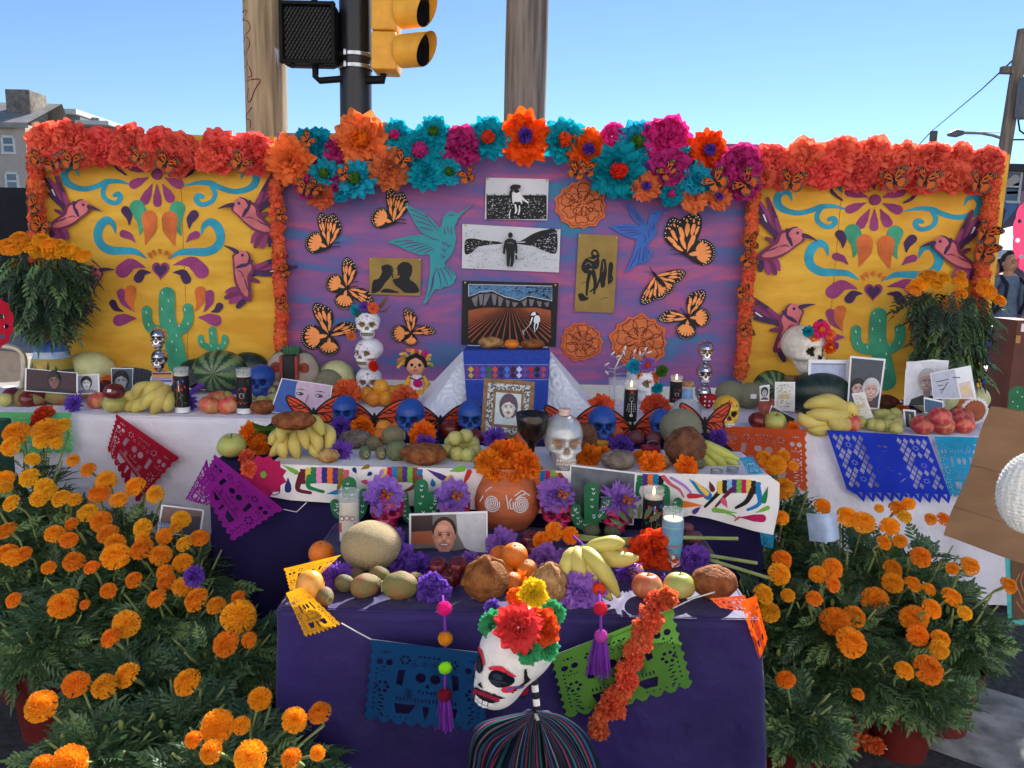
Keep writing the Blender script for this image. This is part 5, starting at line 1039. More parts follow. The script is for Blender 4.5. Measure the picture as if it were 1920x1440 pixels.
def skelprint():return[(wht,circ(0,.62,.3,.05)),(bk,circ(-.12,.62,.09,.018)),(bk,circ(.12,.62,.09,.018)),(wht,[Vector(p)for p in((-.04,.3),(.04,.3),(.04,.57),(-.04,.57))])]+[(wht,stroke([(-.4*50,(.5-k*.05)*200),(0,(.52-k*.05)*200),(.4*50,(.5-k*.05)*200)],[2,2,2],3))for k in range(0)]+[(wht,[Vector(p)for p in((-.4,.5-k*.05),(.4,.5-k*.05),(.4,.515-k*.05),(-.4,.515-k*.05))])for k in range(4)]+[(wht,circ(0,.27,.25,.03)),(wht,[Vector(p)for p in((-.5,.52),(-.45,.54),(-.62,.36),(-.68,.36))]),(wht,[Vector(p)for p in((.5,.52),(.45,.54),(.62,.36),(.68,.36))]),(pr_,circ(0,.77,.2,.03)),(pg,circ(-.25,.72,.12,.015)),(pg,circ(.25,.72,.12,.015))]
blabel=M('black_label',(26,26,30),.4,.1,10);wfoot=M('white_label_foot',(225,226,230),.5)
def text_mesh(s,size,mat,name='lettering'):
 c=bpy.data.curves.new(name,'FONT');c.body=s;c.size=size;c.align_x='CENTER';c.align_y='CENTER';c.resolution_u=2;o=bpy.data.objects.new('t',c);COL.objects.link(o)
 me=bpy.data.meshes.new_from_object(o.evaluated_get(bpy.context.evaluated_depsgraph_get()));bpy.data.objects.remove(o);me.materials.clear();me.materials.append(mat);return me
def bent_text(parent,s,r,z,size,mat):
 me=text_mesh(s,size,mat)
 for v in me.vertices:a=v.co.x/r;v.co=Vector((r*math.sin(a),-r*math.cos(a),z+v.co.y))
 return link('lettering',me,parent)
def photo(label,quad,y,shapes,mat=None,tilt=.12,name='photograph',cat='photo',support=True,thick=.003):
 """a card standing upright: quad gives its corners in pixels, y the distance of its foot; it leans back by tilt"""
 by=max(p[1]for p in quad);base=W(sum(p[0]for p in quad)/4,by,y);e=E(name,label,cat,base)
 def mp(off):
  def f(px,py,o=0):
   q=W(px,py,y)
   for _ in range(3):q=W(px,py,y+(q.z-base.z)*tilt-off-o)
   return q
  return f
 mb=MB();sheet(mb,[Vector(p)for p in quad],mp(0),0,thick=thick);att(e,mb.obj('card',mat or M('photo_paper',(228,228,234),.45,.03),smooth=False))
 mats=[];mb=MB()
 for j,s_ in enumerate(shapes):
  if s_[0]not in mats:mats.append(s_[0])
  sheet(mb,s_[1],mp(.0008+.00025*j),mats.index(s_[0]))
 if shapes:att(e,mb.obj('print',mats,smooth=False))
 return e
def inset(quad,fx0,fy0,fx1,fy1):
 a,b,c,d=(Vector(p)for p in quad)
 def q(u,v):return a.lerp(b,u).lerp(d.lerp(c,u),v)
 return[q(fx0,fy0),q(fx1,fy0),q(fx1,fy1),q(fx0,fy1)],q
_pc={}
def PM(c,rough=.4):
 k=tuple(c)
 if k not in _pc:_pc[k]=M('print_%d_%d_%d'%k,c,rough,.08,40,spec=.4)
 return _pc[k]
def portrait(quad,back,hair,face,cloth_,m=.05,smile=True,hx=.5,hs=1.0,long=False,short=False):
 bgq,q=inset(quad,m,m,1-m,1-m);S=[(PM(back),bgq)]
 a=(Vector(quad[1])-Vector(quad[0])).length;b=(Vector(quad[3])-Vector(quad[0])).length;k=b/a
 def el(cx,cy,r_,ry,n=18):return[q(cx+r_*k*math.cos(t),cy+ry*math.sin(t))for t in(i*2*math.pi/n for i in range(n))]
 def cl(p):return[q(min(1-m,max(m,x)),min(1-m,max(m,y)))for x,y in p]
 S.append((PM(hair),el(hx,.42,.27*hs,(.32 if not long else.38)*hs)))if not short else S.append((PM(hair),el(hx,.34,.21*hs,.22*hs)))
 S.append((PM(cloth_),cl([(hx-.42,1),(hx-.36,.84),(hx-.12,.76),(hx+.12,.76),(hx+.36,.84),(hx+.42,1)])))
 sh=tuple(int(v*.8)for v in face);S.append((PM(sh),el(hx,.70,.10*hs,.12)));S.append((PM(face),el(hx,.46,.185*hs,.27*hs)))
 lt,dk=tuple(min(255,int(v*1.1)+6)for v in face),tuple(int(v*.89)for v in face)
 for s_ in(-1,1):S.append((PM(dk),el(hx+s_*.175*k*hs,.47,.03*hs,.05*hs)));S.append((PM(dk),el(hx+s_*.075*k*hs,.435,.05*hs,.035*hs)))
 S+=[(PM(dk),el(hx+.10*k*hs,.53,.075*hs,.16*hs)),(PM(face),el(hx+.05*k*hs,.51,.09*hs,.19*hs)),(PM(lt),el(hx-.03*k*hs,.30,.10*hs,.05*hs)),(PM(lt),el(hx-.085*k*hs,.535,.045*hs,.035*hs)),(PM(lt),el(hx+.07*k*hs,.535,.038*hs,.03*hs)),(PM(lt),el(hx,.49,.018*hs,.06*hs)),(PM(dk),el(hx,.555,.045*hs,.014*hs)),(PM(dk),el(hx,.665,.05*hs,.018*hs))]
 for s_ in(-1,1):S.append((PM((40,32,30)),el(hx+s_*.075*k*hs,.43,.028*hs,.014*hs)));S.append((PM(hair),cl([(hx+s_*.115*k*hs,.385),(hx+s_*.04*k*hs,.38),(hx+s_*.04*k*hs,.395),(hx+s_*.115*k*hs,.40)])))
 S.append((PM(sh),cl([(hx-.02,.52),(hx+.025,.52),(hx+.005,.545)])));S.append((PM((158,84,78)),el(hx,.61,(.085 if smile else.06)*hs,.03)));
 if smile:S.append((PM((230,224,214)),el(hx,.606,.066*hs,.015)))
 if not short:S.append((PM(hair),[q(hx+.2*k*hs*math.cos(t),.42+.30*hs*math.sin(t))for t in(math.pi+i*math.pi/12 for i in range(13))]+[q(hx+x*k*hs,y)for x,y in((.16,.36),(.02,.27),(-.12,.32))]))
 return S
def vase_lathe(e,prof,mats_z,seg=32):
 for nm,m_,z0,z1 in mats_z:
  pr=[(r,z)for r,z in prof if z0-1e-6<=z<=z1+1e-6];MB().lathe(pr,seg).obj(nm,m_,e,ang=None)
def lp(prof,t):
 for(r0,z0),(r1,z1)in zip(prof,prof[1:]):
  if z0<=t<=z1:return r0+(r1-r0)*(t-z0)/max(1e-6,z1-z0)
 return prof[-1][0]
p=on(100,716,'B',push=.03);s=mpp(p);H=112*s;VASE=p
vp=[(38,0),(40,12),(39,30),(34,52),(27,76),(21,92),(17,100),(16,106),(18,112)];vz=sorted(set([z for r,z in vp]+[4*k for k in range(29)]));vpf=[(lp(vp,z)*s,z*s)for z in vz]
e=E('painted_vase','vase painted with a landscape of sky, hills and trees holding the left bouquet','vase',p)
for nm,m_,a,b in(('ground_band',M('vase_green',(52,70,66),.3,.25,30,spec=.6),0,40),('hill_band',M('vase_ochre',(176,148,60),.3,.3,20,rgb2=(120,116,52)),40,60),('cloud_band',M('vase_cloud',(196,204,212),.3,.3,14,rgb2=(120,160,206)),60,72),('sky_band',M('vase_blue',(58,104,176),.3,.2,12),72,92),('clay_neck',M('vase_clay',(168,96,72),.6,.2,30),92,112)):MB().lathe([q for q in vpf if a*s-1e-6<=q[1]<=b*s+1e-6],32).obj(nm,m_,e,ang=None)
mb=MB()
for a0,hgt in((-.55,14),(-.28,8),(.35,16),(.7,9)):
 for k in range(5):
  z=38+k*hgt/5;ww=.11*(1-k/6);r=lp(vp,z)*1.015*s;r2=lp(vp,z+hgt/4)*1.015*s
  mb.add([(r*math.sin(a0-ww),-r*math.cos(a0-ww),z*s),(r*math.sin(a0+ww),-r*math.cos(a0+ww),z*s),(r2*math.sin(a0),-r2*math.cos(a0),(z+hgt/3.4)*s)],[(0,1,2)])
for k in range(9):a0=-.3+k*.1;r=lp(vp,34)*1.016*s;mb.add([(r*math.sin(a0),-r*math.cos(a0),31*s),(r*math.sin(a0+.03),-r*math.cos(a0+.03),31*s),(r*math.sin(a0+.03),-r*math.cos(a0+.03),38*s),(r*math.sin(a0),-r*math.cos(a0),38*s)],[(0,1,2,3)])
mb.obj('painted_trees',M('vase_dark_green',(28,60,48),.4),e,smooth=False)
fruit('long','honeydew','large pale honeydew melon right of the painted vase',148,716,96,'B',name='melon',h=100,k=1)
fruit('long','honeydew','pale melon in front of the painted vase behind the dark portrait',98,728,84,'B',name='melon',h=78,k=2)
p=on(124,716,'B',.075);s=mpp(p);e=E('gourd','orange gourd with a ringed stem end lying across the two pale melons','gourd',p);MB().tube([(-22*s,0,.012),(-12*s,0,.018),(0,-.01,.014),(14*s,-.03,.004)],[7*s,9*s,8*s,10*s],12).obj('skin',FM['gourd'],e,ang=None);MB().tube([(13*s,-.032,.004),(15*s,-.042,.002)],[5*s,4.5*s],12).obj('stem_end',FM['guava'],e)
ga='dark red apples heaped on the left of the back table'
for i,(x,y,w_,t_)in enumerate(((16,758,36,'beside the left edge'),(46,764,34,'behind the upright prickly pear'),(66,762,34,'left under the dark portrait'),(96,758,38,'in the middle under the dark portrait'),(128,752,32,'right under the dark portrait'),(196,742,34,'below the woman portrait'),(176,744,34,'behind the pink apple'))):
 fruit('apple','dark_apple',f'dark red apple {t_}',x,y,w_,'B',group=ga,ry=R_.uniform(-.6,.6),rx_=R_.uniform(-.5,.5))
fruit('apple','dark_apple','dark red apple with a white sticker on top of the others',207,752,38,'B',lift=.07,sticker=True)
fruit('apple','pink_apple','pinkish red apple right of the first purple fringe flower',175,768,36,'B',rx_=.3)
fruit('apple','green_apple','green and red apple left of the left banana bunch',206,776,42,'B',rx_=.2)
fruit('ball','gold_gourd','yellow mango behind the pink apple',140,752,40,'B',name='mango',h=32)
fruit('orange','orange','orange behind the woman portrait on the left',197,734,30,'B')
gp='prickly pears and tubers on the left of the back table'
fruit('pear','prickly_pear','upright prickly pear near the left edge',31,764,44,'B',group=gp,ry=-1.3)
fruit('pear','prickly_pear','small prickly pear lying below the dark portrait',56,764,42,'B',group=gp,rz=.3,h=38);fruit('pear','prickly_pear','long prickly pear lying in front of the dark portrait',98,764,66,'B',group=gp,rz=-.2,h=54)
fruit('ball','guava','green pear at the very left edge of the back table',4,764,26,'B',name='pear')
_q=[(47,690),(146,699),(146,740),(46,733)];photo('wide dark portrait leaning against the pale melons',_q,3.42,portrait(_q,(58,34,44),(26,22,28),(120,86,80),(30,26,32),.03,False,.55,1.2,True))
_q=[(136,703),(186,701),(187,738),(139,740)];photo('black and white portrait of a dark-haired woman between the red apples',_q,3.46,portrait(_q,(176,178,188),(44,44,50),(206,208,214),(120,120,126),.06,True,.5,1.1))
_q=[(208,690),(250,690),(248,745),(210,745)];photo('dark grey portrait half covered by the glitter fan',_q,3.62,portrait(_q,(70,84,96),(28,30,36),(150,158,166),(30,34,40),.03,False,.45,1.1))
fc=0
def fringe(label,px,py,r,tab,color='purple',kind='fringe',lift=None,rot=None,group=None,k=None):
 p=G(px,py+r*.75,ZT[tab]);p=Vector((p.x,p.y+r*mpp(p)*.6,0));q=W(px,py,p.y);return pflower(label,q,r*mpp(q)*1.1,color,kind,None,rot or(R_.uniform(-.4,.1),R_.uniform(0,6),R_.uniform(-.3,.3)),group,int(px)if k is None else k)
fringe('purple fringed flower in front of the tubers on the white cloth',140,757,21,'B');fringe('purple fringed flower behind the left banana bunch',228,738,16,'B');fringe('purple fringed flower right of the guitar candle',354,755,19,'B');fringe('purple flower behind the striped watermelon and blue skull',432,728,16,'B');fringe('purple flower under the blue skull left of the mask',490,712,14,'B');fringe('purple flower between guavas and the woman eyes photo',512,748,15,'B')
glit=M('black_glitter',(52,58,62),.3,.9,240,.8,300,metal=.4,rgb2=(150,156,160),lo=.5,hi=.7)
p=on(303,742,'B',push=.06);e=E('glitter_fan','black glitter half-moon fan edged with purple ruffles below the left silver skulls','fan',p);yv=p.y
for nm,out in(('left_fan',[(222,690),(262,690),(288,700),(291,730),(262,728),(240,716)]),('right_fan',[(388,688),(362,692),(338,700),(320,712),(322,734),(350,728),(376,712)])):
 mb=MB();sheet(mb,cr(out,4),wallmap(yv),0,thick=.012);att(e,mb.obj('fan_wing',glit,smooth=False))
for pts in([(226,694),(236,714),(252,728),(276,734)],[(386,692),(378,712),(360,728),(332,738)]):
 mb=MB();Q=cr(pts,14,False)
 def rf(u,v):
  i=min(int(u*(len(Q)-1)),len(Q)-2);q=Q[i];d=Q[i+1]-q;d.normalize();nn=Vector((-d.y,d.x));b=W(q.x+nn.x*v*11*(1 if pts[0][0]<300 else-1)*1,q.y+nn.y*v*11*(1 if pts[0][0]<300 else-1),yv-.012);return b+Vector((0,.012*v*math.sin(i*2.2),0))
 mb.grid(rf,len(Q)-1,3);att(e,mb.obj('ruffle',TM['purple'],ang=None))
mb=MB();cc=W(303,714,yv-.03);mb.tube([cc+Vector((math.cos(a)*.052,0,math.sin(a)*.04))for a in[k*.2618 for k in range(25)]],.005,8);att(e,mb.obj('ring',M('white_rim',(225,225,228)),None))
_q=[(285,698),(322,697),(323,722),(284,722)];b_,q=inset(_q,.04,.05,.96,.95)
photo('small card striped red, yellow, violet and blue below the left silver skulls',_q,yv-.045,[(PM(c),[q(.02,t),q(.98,t+.03),q(.98,t+.2),q(.02,t+.17)])for c,t in(((140,40,44),.02),((206,176,66),.2),((196,150,190),.38),((90,110,190),.58),((216,216,222),.78))],name='striped_card',cat='card')
p=on(255,704,'B',push=.1);s=mpp(p);e=E('cork_bottle','small blue bottle with a cork between the vase and the left silver skulls','bottle',p);MB().lathe([(0,0),(9*s,0),(9*s,26*s),(7*s,30*s)],16).obj('bottle',M('blue_bottle',(50,120,190),.15,spec=.6),e);MB().lathe([(6.5*s,29*s),(8*s,31*s),(8.5*s,37*s),(0,39*s)],14).obj('cork',M('cork',(196,150,112),.9,.2,60,.4),e)
p=on(302,736,'B',push=.06);s=mpp(p)
for k,nm in enumerate(('bottom','middle','top')):skull(f'{nm} silver skull of the left stack of three, with gold nose',p+Vector((.002*k-.002,0,k*40*s)),41*s,chrome,darkchrome,sockg,chrome,.1,wf=1.05,deco=sc01([(pr_,circ(.0,.14,.035,.03),.02)]),group=None)
bunch('bunch of small bananas at the left front of the back table','B',(280,776),[[(310,734,30),(285,745,4),(263,768,6)],[(316,736,30),(300,752,0),(285,776,2)],[(300,726,40),(262,728,26),(252,752,20)],[(305,724,40),(286,726,20),(270,750,10)],[(318,728,36),(302,738,10),(296,765,-2)],[(296,732,40),(250,742,26),(233,750,20)],[(306,746,30),(248,760,20),(236,770,20)],[(322,740,30),(316,755,6),(312,772,2)],[(300,742,30),(262,758,14),(250,774,12)]],11.5)
candle('black glass candle with a guitar and flowers, left of the striped watermelon',337,776,27,86,'B',blabel,guitar(),wfoot,wax_h=.86);bent_text([o for o in bpy.data.objects if o.name.startswith('glass_candle')][-1],'NUESTROS',13.8*mpp(on(337,776,'B')),.018,.011,wht)
fruit('long','watermelon','striped watermelon with its blossom end facing forward, right of the guitar candle',398,744,106,'B',rz=0,h=124,k=1);fruit('long','dark_watermelon','dark watermelon behind the striped one',360,724,84,'B',k=2,h=90);fruit('long','dark_watermelon','dark round watermelon behind the red flower, left of the mask',455,718,84,'B',k=0,h=112)
for x,y,w_,m_,l_ in((387,778,40,'pink_apple','red and yellow apple right of the guitar candle'),(422,778,40,'pink_apple','red and yellow apple left of the sugar skull candle'),(402,764,36,'pink_apple','apple behind the two front red apples'),(416,762,34,'green_apple','green apple with sticker behind the two front red apples')):fruit('apple',m_,l_,x,y,w_,'B',rx_=R_.uniform(-.2,.4),ry=R_.uniform(-.4,.4),sticker='sticker' in l_)
candle('black glass candle with a sugar skull, right of the red apples',454,778,28,86,'B',blabel,skullprint(),wfoot,wax_h=.86)
bent_text([o for o in bpy.data.objects if o.name.startswith('glass_candle')][-1],'AGENDA',14.2*mpp(on(454,778,'B')),.02,.012,wht)
p=on(484,752,'B',push=.05);s=mpp(p);skull('blue skull with a red flower, between the dark watermelon and the mask',p,66*s,bluesk,navys,group=None);fringe('red tissue flower on the blue skull left of the mask',476,692,27,'B','red','carn')
gg='guavas in front of the carved mask'
for i,(x,y)in enumerate(((482,752),(502,747),(488,766),(470,752),(508,762))):fruit('ball','guava',f'{["nearest", "rightmost", "lowest", "leftmost", "hindmost"][i]} guava of the small heap right of the sugar skull candle',x,y,25,'B',group=gg,h=24)
bread('brown bread roll broken open beside the woman eyes photo',487,780,50,26,'B','brown_bread','cross',seed=3)
p=on(550,728,'B',push=.12);yv=p.y;e=E('carved_mask','carved stone-coloured mask split by a dark band, with green feather crest','mask',p);stn=M('mask_stone',(160,146,132),.7,.15,14,.3,60);mgreen=M('mask_green',(52,92,66),.7,.2,20,.2,60);mred=M('mask_red',(140,58,44),.6);mblk=M('mask_black',(30,28,30),.6)
s=mpp(p)
for sx in(-1,1):
 mb=MB();mb.ball((sx*22*s,0,42*s),(27*s,22*s,38*s),26,18,fn=lambda d:1-(.12*math.exp(-(((d.x)/.35)**2+((d.z-.35)/.22)**2))if d.y<0 else 0)+(.08*math.exp(-((d.z+.1)/.15)**2)if d.y<0 else 0));mb.obj('half_face',stn,e,ang=None)
 q=MB();q.lathe([(10*s,0),(9*s,4*s),(5*s,5*s),(4.5*s,2*s),(0,2*s)],20);o=q.obj('eye',mred,e);o.location=(sx*26*s,-19*s,54*s);o.rotation_euler=(math.pi/2,0,sx*-.2)
 q=MB();
 for k in range(5):q.box((sx*(17+k*5.2)*s,-(21.5-k*1.1)*s,24*s),(4.6*s,3*s,7*s),bev=.002)
 stuff(q.obj('teeth',M('mask_teeth',(196,184,160),.6),e));MB().tube([(sx*(12+6*k)*s,-(24-2.2*k)*s,(31+(2 if k in(1,2,3)else 0))*s)for k in range(5)],2*s,8).obj('lip',stn,e)
 for k in range(9):
  a=-.55+k*.24;MB().tube([(sx*(38+2)*s*math.cos(a)*1.0,4*s,(40+36*math.sin(a))*s),(sx*50*s*math.cos(a*.9),6*s,(42+44*math.sin(a))*s)],[4.4*s,5.6*s],8).obj('feather',mgreen,e)
MB().box((0,-20*s,42*s),(22*s,18*s,72*s),bev=.006).obj('dark_band',mblk,e)
for sx in(-1,1):MB().box((sx*14*s,-21*s,44*s),(6*s,16*s,66*s),bev=.004).obj('red_band',mred,e)
for k in range(5):MB().tube([((k-2)*5*s,-8*s,74*s),((k-2)*6.6*s,-8*s,93*s)],[3.4*s,3.8*s],8).obj('crest_feather',mgreen,e)
fruit('melon','honeydew','pale round honeydew melon right of the carved mask',625,735,70,'B');fruit('melon','grey_melon','netted melon behind the woman eyes photo',612,746,56,'B')
_q=[(528,709),(624,723),(612,790),(506,772)];b_,q=inset(_q,.02,.02,.98,.98)
photo('blue-tinted photo of a woman cropped to her eyes',_q,3.36,[(PM((70,110,180)),b_),(PM((192,168,190)),[q(.32,.02),q(.98,.02),q(.98,.55),q(.8,.85),q(.55,.98),q(.36,.7),q(.3,.3)]),(PM((40,84,160)),[q(.02,.02),q(.3,.02),q(.34,.4),q(.48,.75),q(.42,.9),q(.2,.98),q(.02,.98)])]+[(PM((60,54,70)),[q(cx+.075*math.cos(t),cy+.05*math.sin(t))for t in[k*.5236 for k in range(12)]])for cx,cy in((.42,.36),(.78,.34))]+[(PM((210,200,214)),[q(cx+.03*math.cos(t)-.03,cy+.02*math.sin(t))for t in[k*.785 for k in range(8)]])for cx,cy in((.42,.36),(.78,.34))]+[(PM((70,50,66)),[q(cx-.12,cy-.1),q(cx,cy-.15),q(cx+.12,cy-.11),q(cx,cy-.12)])for cx,cy in((.42,.36),(.79,.34))]+[(PM((150,124,150)),[q(.56,.72),q(.62,.76),q(.68,.72),q(.62,.68)]),(PM((160,130,158)),[q(.56,.34),q(.6,.36),q(.58,.66),q(.55,.64)])])
p=on(690,736,'B',push=.1);s=mpp(p)
for k,(nm,hh,rz)in enumerate((('bottom',52,.1),('middle',52,-.45),('top',50,.12))):sk=skull(f'{nm} white ceramic skull of the stack of three',p+Vector(((.004,0,0)[k],.0,k*54*s)),(hh+5)*s,whitecer,sockb if k<2 else sockg,sockb,sockb,rz,wf=1.18,deco=sugar)
for k,(dx,dz,r,c)in enumerate(((-20,168,11,'cyan'),(-4,173,12,'purple'),(12,173,13,'salmon'),(2,164,9,'green'),(-13,162,9,'green'))):pflower(f'{c} small flower on the crown of the top white skull{"" if k < 4 else ", lower left"}',p+Vector((dx*s,-.03,(dz-6)*s)),r*s,c,'tissue',None,k=k)
pflower('small orange rose at the jaw of the top white skull',p+Vector((-26*s,-.06,116*s)),9*s,'peach','ruffle');pflower('small red rose between the middle and bottom white skulls',p+Vector((16*s,-.075,62*s)),11*s,'red','ruffle');
mb=MB();
for a,b in((20,30),(26,20),(22,38)):mb.tube([(a*.5*s,0,0),(a*s,0,(b-20)*s),((a+12)*s,0,(b-6)*s)],[.003,.007,.001],6)
o=mb.obj('leaf_spray',M('brown_leaf',(112,78,60),.7));o.location=p+Vector((6*s,0,160*s));tag(o,'brown twig of leaves stuck behind the top white skull','twig')
go='yellow oranges heaped below the white skull stack'
for i,(x,y,l_)in enumerate(((688,757,0),(710,756,0),(732,754,0),(750,752,0),(698,764,0),(722,764,0))):fruit('orange','yellow_orange',f'{ORD[i]} yellow orange of the lower layer of the heap',x,y,32,'B',group=go,lift=l_)
fruit('orange','yellow_orange','topmost yellow orange with its stem end forward, beside the skull stack',712,742,30,'B',lift=.055,rx_=1.2)
p=on(782,742,'B',push=.12);s=mpp(p);e=E('rag_doll','rag doll with ribboned yarn hair and a yellow skirt edged in lace','doll',p);dsk=M('doll_skin',(216,158,122),.8);dy=M('doll_yellow',(222,172,62),.85,.1,20);lace=M('lace',(224,214,224),.9,.2,90,.4,200);dbk=M('doll_black',(30,26,28),.8)
mb=MB();mb.ball((-2*s,0,62*s),(19*s,15*s,19*s),22,16);mb.obj('head',dsk,e)
for dx in(-8,6):MB().ball((dx*s,-14*s,64*s),(3*s,2*s,3.2*s),10,8).obj('eye',dbk,e)
MB().tube([((-5)*s,-15*s,56*s),(-2*s,-15.5*s,53.5*s),(2*s,-15*s,56*s)],1.0*s,6).obj('mouth',pr_,e);MB().ball((-2*s,-15*s,60*s),(1.2*s,2*s,2*s),8,6).obj('nose',dbk,e)
mb=MB();mb.tube([(-20*s,-4*s,60*s),(-16*s,-8*s,74*s),(-2*s,-9*s,82*s),(12*s,-8*s,74*s),(17*s,-4*s,60*s)],4.5*s,8);mb.obj('hair',dbk,e)
rn=random.Random(4)
for k in range(26):
 a=rn.uniform(-.3,math.pi+.3);mb=MB();r1,r2=17,rn.uniform(27,36);mb.tube([((-2+r1*math.cos(a))*s,-2*s,(64+r1*math.sin(a))*s),((-2+(r1+r2)/2*math.cos(a))*s,-6*s,(68+(r1+r2)/2*math.sin(a))*s),((-2+r2*math.cos(a+.15))*s,-3*s,(62+r2*math.sin(a+.1))*s)],[2.2*s,2.8*s,2.6*s],6);mb.obj('ribbon',(TM['pink'],dy,dy,TM['peach'],M('yarn_green',(120,140,70),.9))[k%5],e)
mb=MB();mb.lathe([(16*s,18*s),(13*s,30*s),(11*s,40*s),(7*s,45*s)],16);mb.obj('blouse',lace,e)
for sx in(-1,1):MB().tube([(sx*11*s,0,40*s),(sx*20*s,-4*s,28*s),(sx*15*s,-12*s,16*s)],[5*s,5*s,4*s],10).obj('arm',dy,e)
MB().tube([(-13*s,-10*s,40*s),(0,-14*s,36*s),(13*s,-10*s,40*s)],1.3*s,6).obj('zigzag_trim',dbk,e);MB().ball((3*s,-14*s,30*s),(9*s,3*s,8*s),12,8).obj('pink_bow',TM['pink'],e)
def skf(u,v):
 a=u*2*math.pi;r=(14+38*v)*s*(1+.09*math.sin(9*a)*v);return(r*math.cos(a)*1.25+8*s*v,r*math.sin(a)*.75,(20-17*v+3.5*math.sin(9*a+1)*v)*s)
mb=MB();mb.grid(skf,64,8,cu=True);mb.obj('skirt',dy,e,ang=None);mb=MB();mb.grid(lambda u,v:Vector(skf(u,.72+.3*v))+Vector((0,0,2.4*s)),64,3,cu=True);mb.obj('lace_hem',lace,e,ang=None)
zs=W(950,660,3.6).z;xa,xb=W(872,660,3.6).x,W(1030,660,3.6).x;e=E('wooden_crate','crate raised on the back table under the white rosette drape','crate',((xa+xb)/2,3.72,HB+.002));MB().box((0,0,(zs-HB)/2-.005),(xb-xa-.03,.2,zs-HB-.012)).obj('box',backm,e,smooth=False)
ros=M('rosette_fabric',(222,226,238),.85,.05,40,spec=.2,sheen=.3);rn=random.Random(9);rc=[(rn.uniform(-.7,.7),rn.uniform(-.1,1.2))for _ in range(420)]
def rosette(a,b):
 best=min(((a-x)**2+(b-z)**2,x,z)for x,z in rc);d=math.sqrt(best[0]);an=math.atan2(b-best[2],a-best[1]);return.006*math.cos(d*300+an)-.05*d
def drape(u,v):
 cx=(xa+xb)/2;hw0=(xb-xa)/2;z=zs+.004-v*(zs-HB-.004);sp=v**1.15
 L0=W(796,762,3.42).x;R0=W(1126,768,3.42).x;x0=xa+(L0-xa)*sp;x1=xb+(R0-xb)*sp;x=x0+(x1-x0)*u;y=3.60-.20*sp-.03*math.sin(u*math.pi)+.012*math.sin(u*17+v*3);
 return(x,y+rosette(x,z),z)
mb=MB();mb.grid(drape,110,70);mb.grid(lambda u,v:(xa+(xb-xa)*u,3.6+.22*v,zs+.004+.001*math.sin(u*40)),12,3)
for sd in(0,1):mb.grid(lambda u,v:(Vector(drape(sd,v)).lerp(Vector(((xa if not sd else xb)+(-1 if not sd else 1)*.25*v,3.83,zs-v*(zs-HB-.006))),u)),6,24)
o=mb.obj('draped_fabric',ros,ang=None);tag(o,'white rosette fabric draped like a pyramid over the central crate','fabric')
bt=M('blue_weave',(46,70,158),.85,.15,60,.3,300,spec=.2,stretch=(1,1,3));e=E('woven_textile','blue woven textile with a band of coloured diamonds hanging over the central crate','textile',(W(950,656,3.57).x,3.57,zs));y0=3.535
def tx(px,py,o=0):
 q=W(px,py,y0-.05-o);t=max(0,(zs-q.z)/.3);return W(px,py,y0-.02-.22*t-.006*math.sin(px*.09)*t-o)
mb=MB();mb.grid(lambda u,v:tx(868+164*u+(8-14*u)*v,657+112*v),30,20);mb.grid(lambda u,v:Vector(tx(868+164*u,657)).lerp(Vector((xa+(xb-xa)*u,3.75,zs+.008)),v),20,4);att(e,mb.obj('cloth',bt,ang=None))
for py,h_ in((683,1.6),(711,1.6)):
 mb=MB();mb.grid(lambda u,v:tx(871+158*u,py+h_*v,.003),30,1);att(e,mb.obj('stripe',M('stripe_lilac',(130,132,190),.9)))
mb=MB();mb.grid(lambda u,v:tx(872+156*u,686+24*v,.0025),30,6);att(e,mb.obj('violet_band',M('violet_weave',(84,66,138),.9,.15,80)))
dc=[(196,160,60),(150,50,110),(90,90,190),(60,110,60),(196,80,60),(36,50,110),(80,120,200),(70,40,50),(190,200,236),(110,80,150),(170,50,60),(30,50,50),(176,70,110)]
mb=MB();mats=[]
for k,c in enumerate(dc):
 m_=M('weave_%d_%d_%d'%c,c,.9,.1,60);mats.append(m_);cx=883+k*11.3
 for j,(cy,hh)in enumerate(((692.5,6.2),(704,5.4))):mb.add([tx(cx+dx,cy+dy,.0045+.0003*(k%2))for dx,dy in((-6+j*.6,0),(0,-hh),(6-j*.6,0),(0,hh))],[(0,1,2,3)],k)
att(e,mb.obj('woven_diamonds',mats,smooth=False))
def bread_at(label,px,py,w,h,y,z,mat,seed):
 global ZT
 q=W(px,py,y);e=bread(label,960,700,w,h,'B',mat,'plain',seed=seed);e.location=(q.x,y,z+.011);k=mpp(q)/mpp(on(960,700,'B'));e.scale=(k,k,k);return e
bread_at('oval bread loaf on the left of the blue textile',920,655,48,22,3.63,zs,'pale_bread',1);bread_at('brown bread loaf on the right of the blue textile',998,657,46,20,3.63,zs,'brown_bread',2)
q=W(959,657,3.62);e=fruit('orange','orange','small orange between the two loaves on the blue textile',959,690,28,'B',h=19);e.location=(q.x,3.63,zs+.0095)
p=on(1152,764,'B',push=.14);yv=p.y;e=E('silver_branch','silver branch with small leaves standing behind the glass tumbler','branch',p);silm=M('silver_branch',(196,198,200),.35,.1,20,metal=.7)
def px3(pts,y):return[W(a,b,y)-p for a,b in pts]
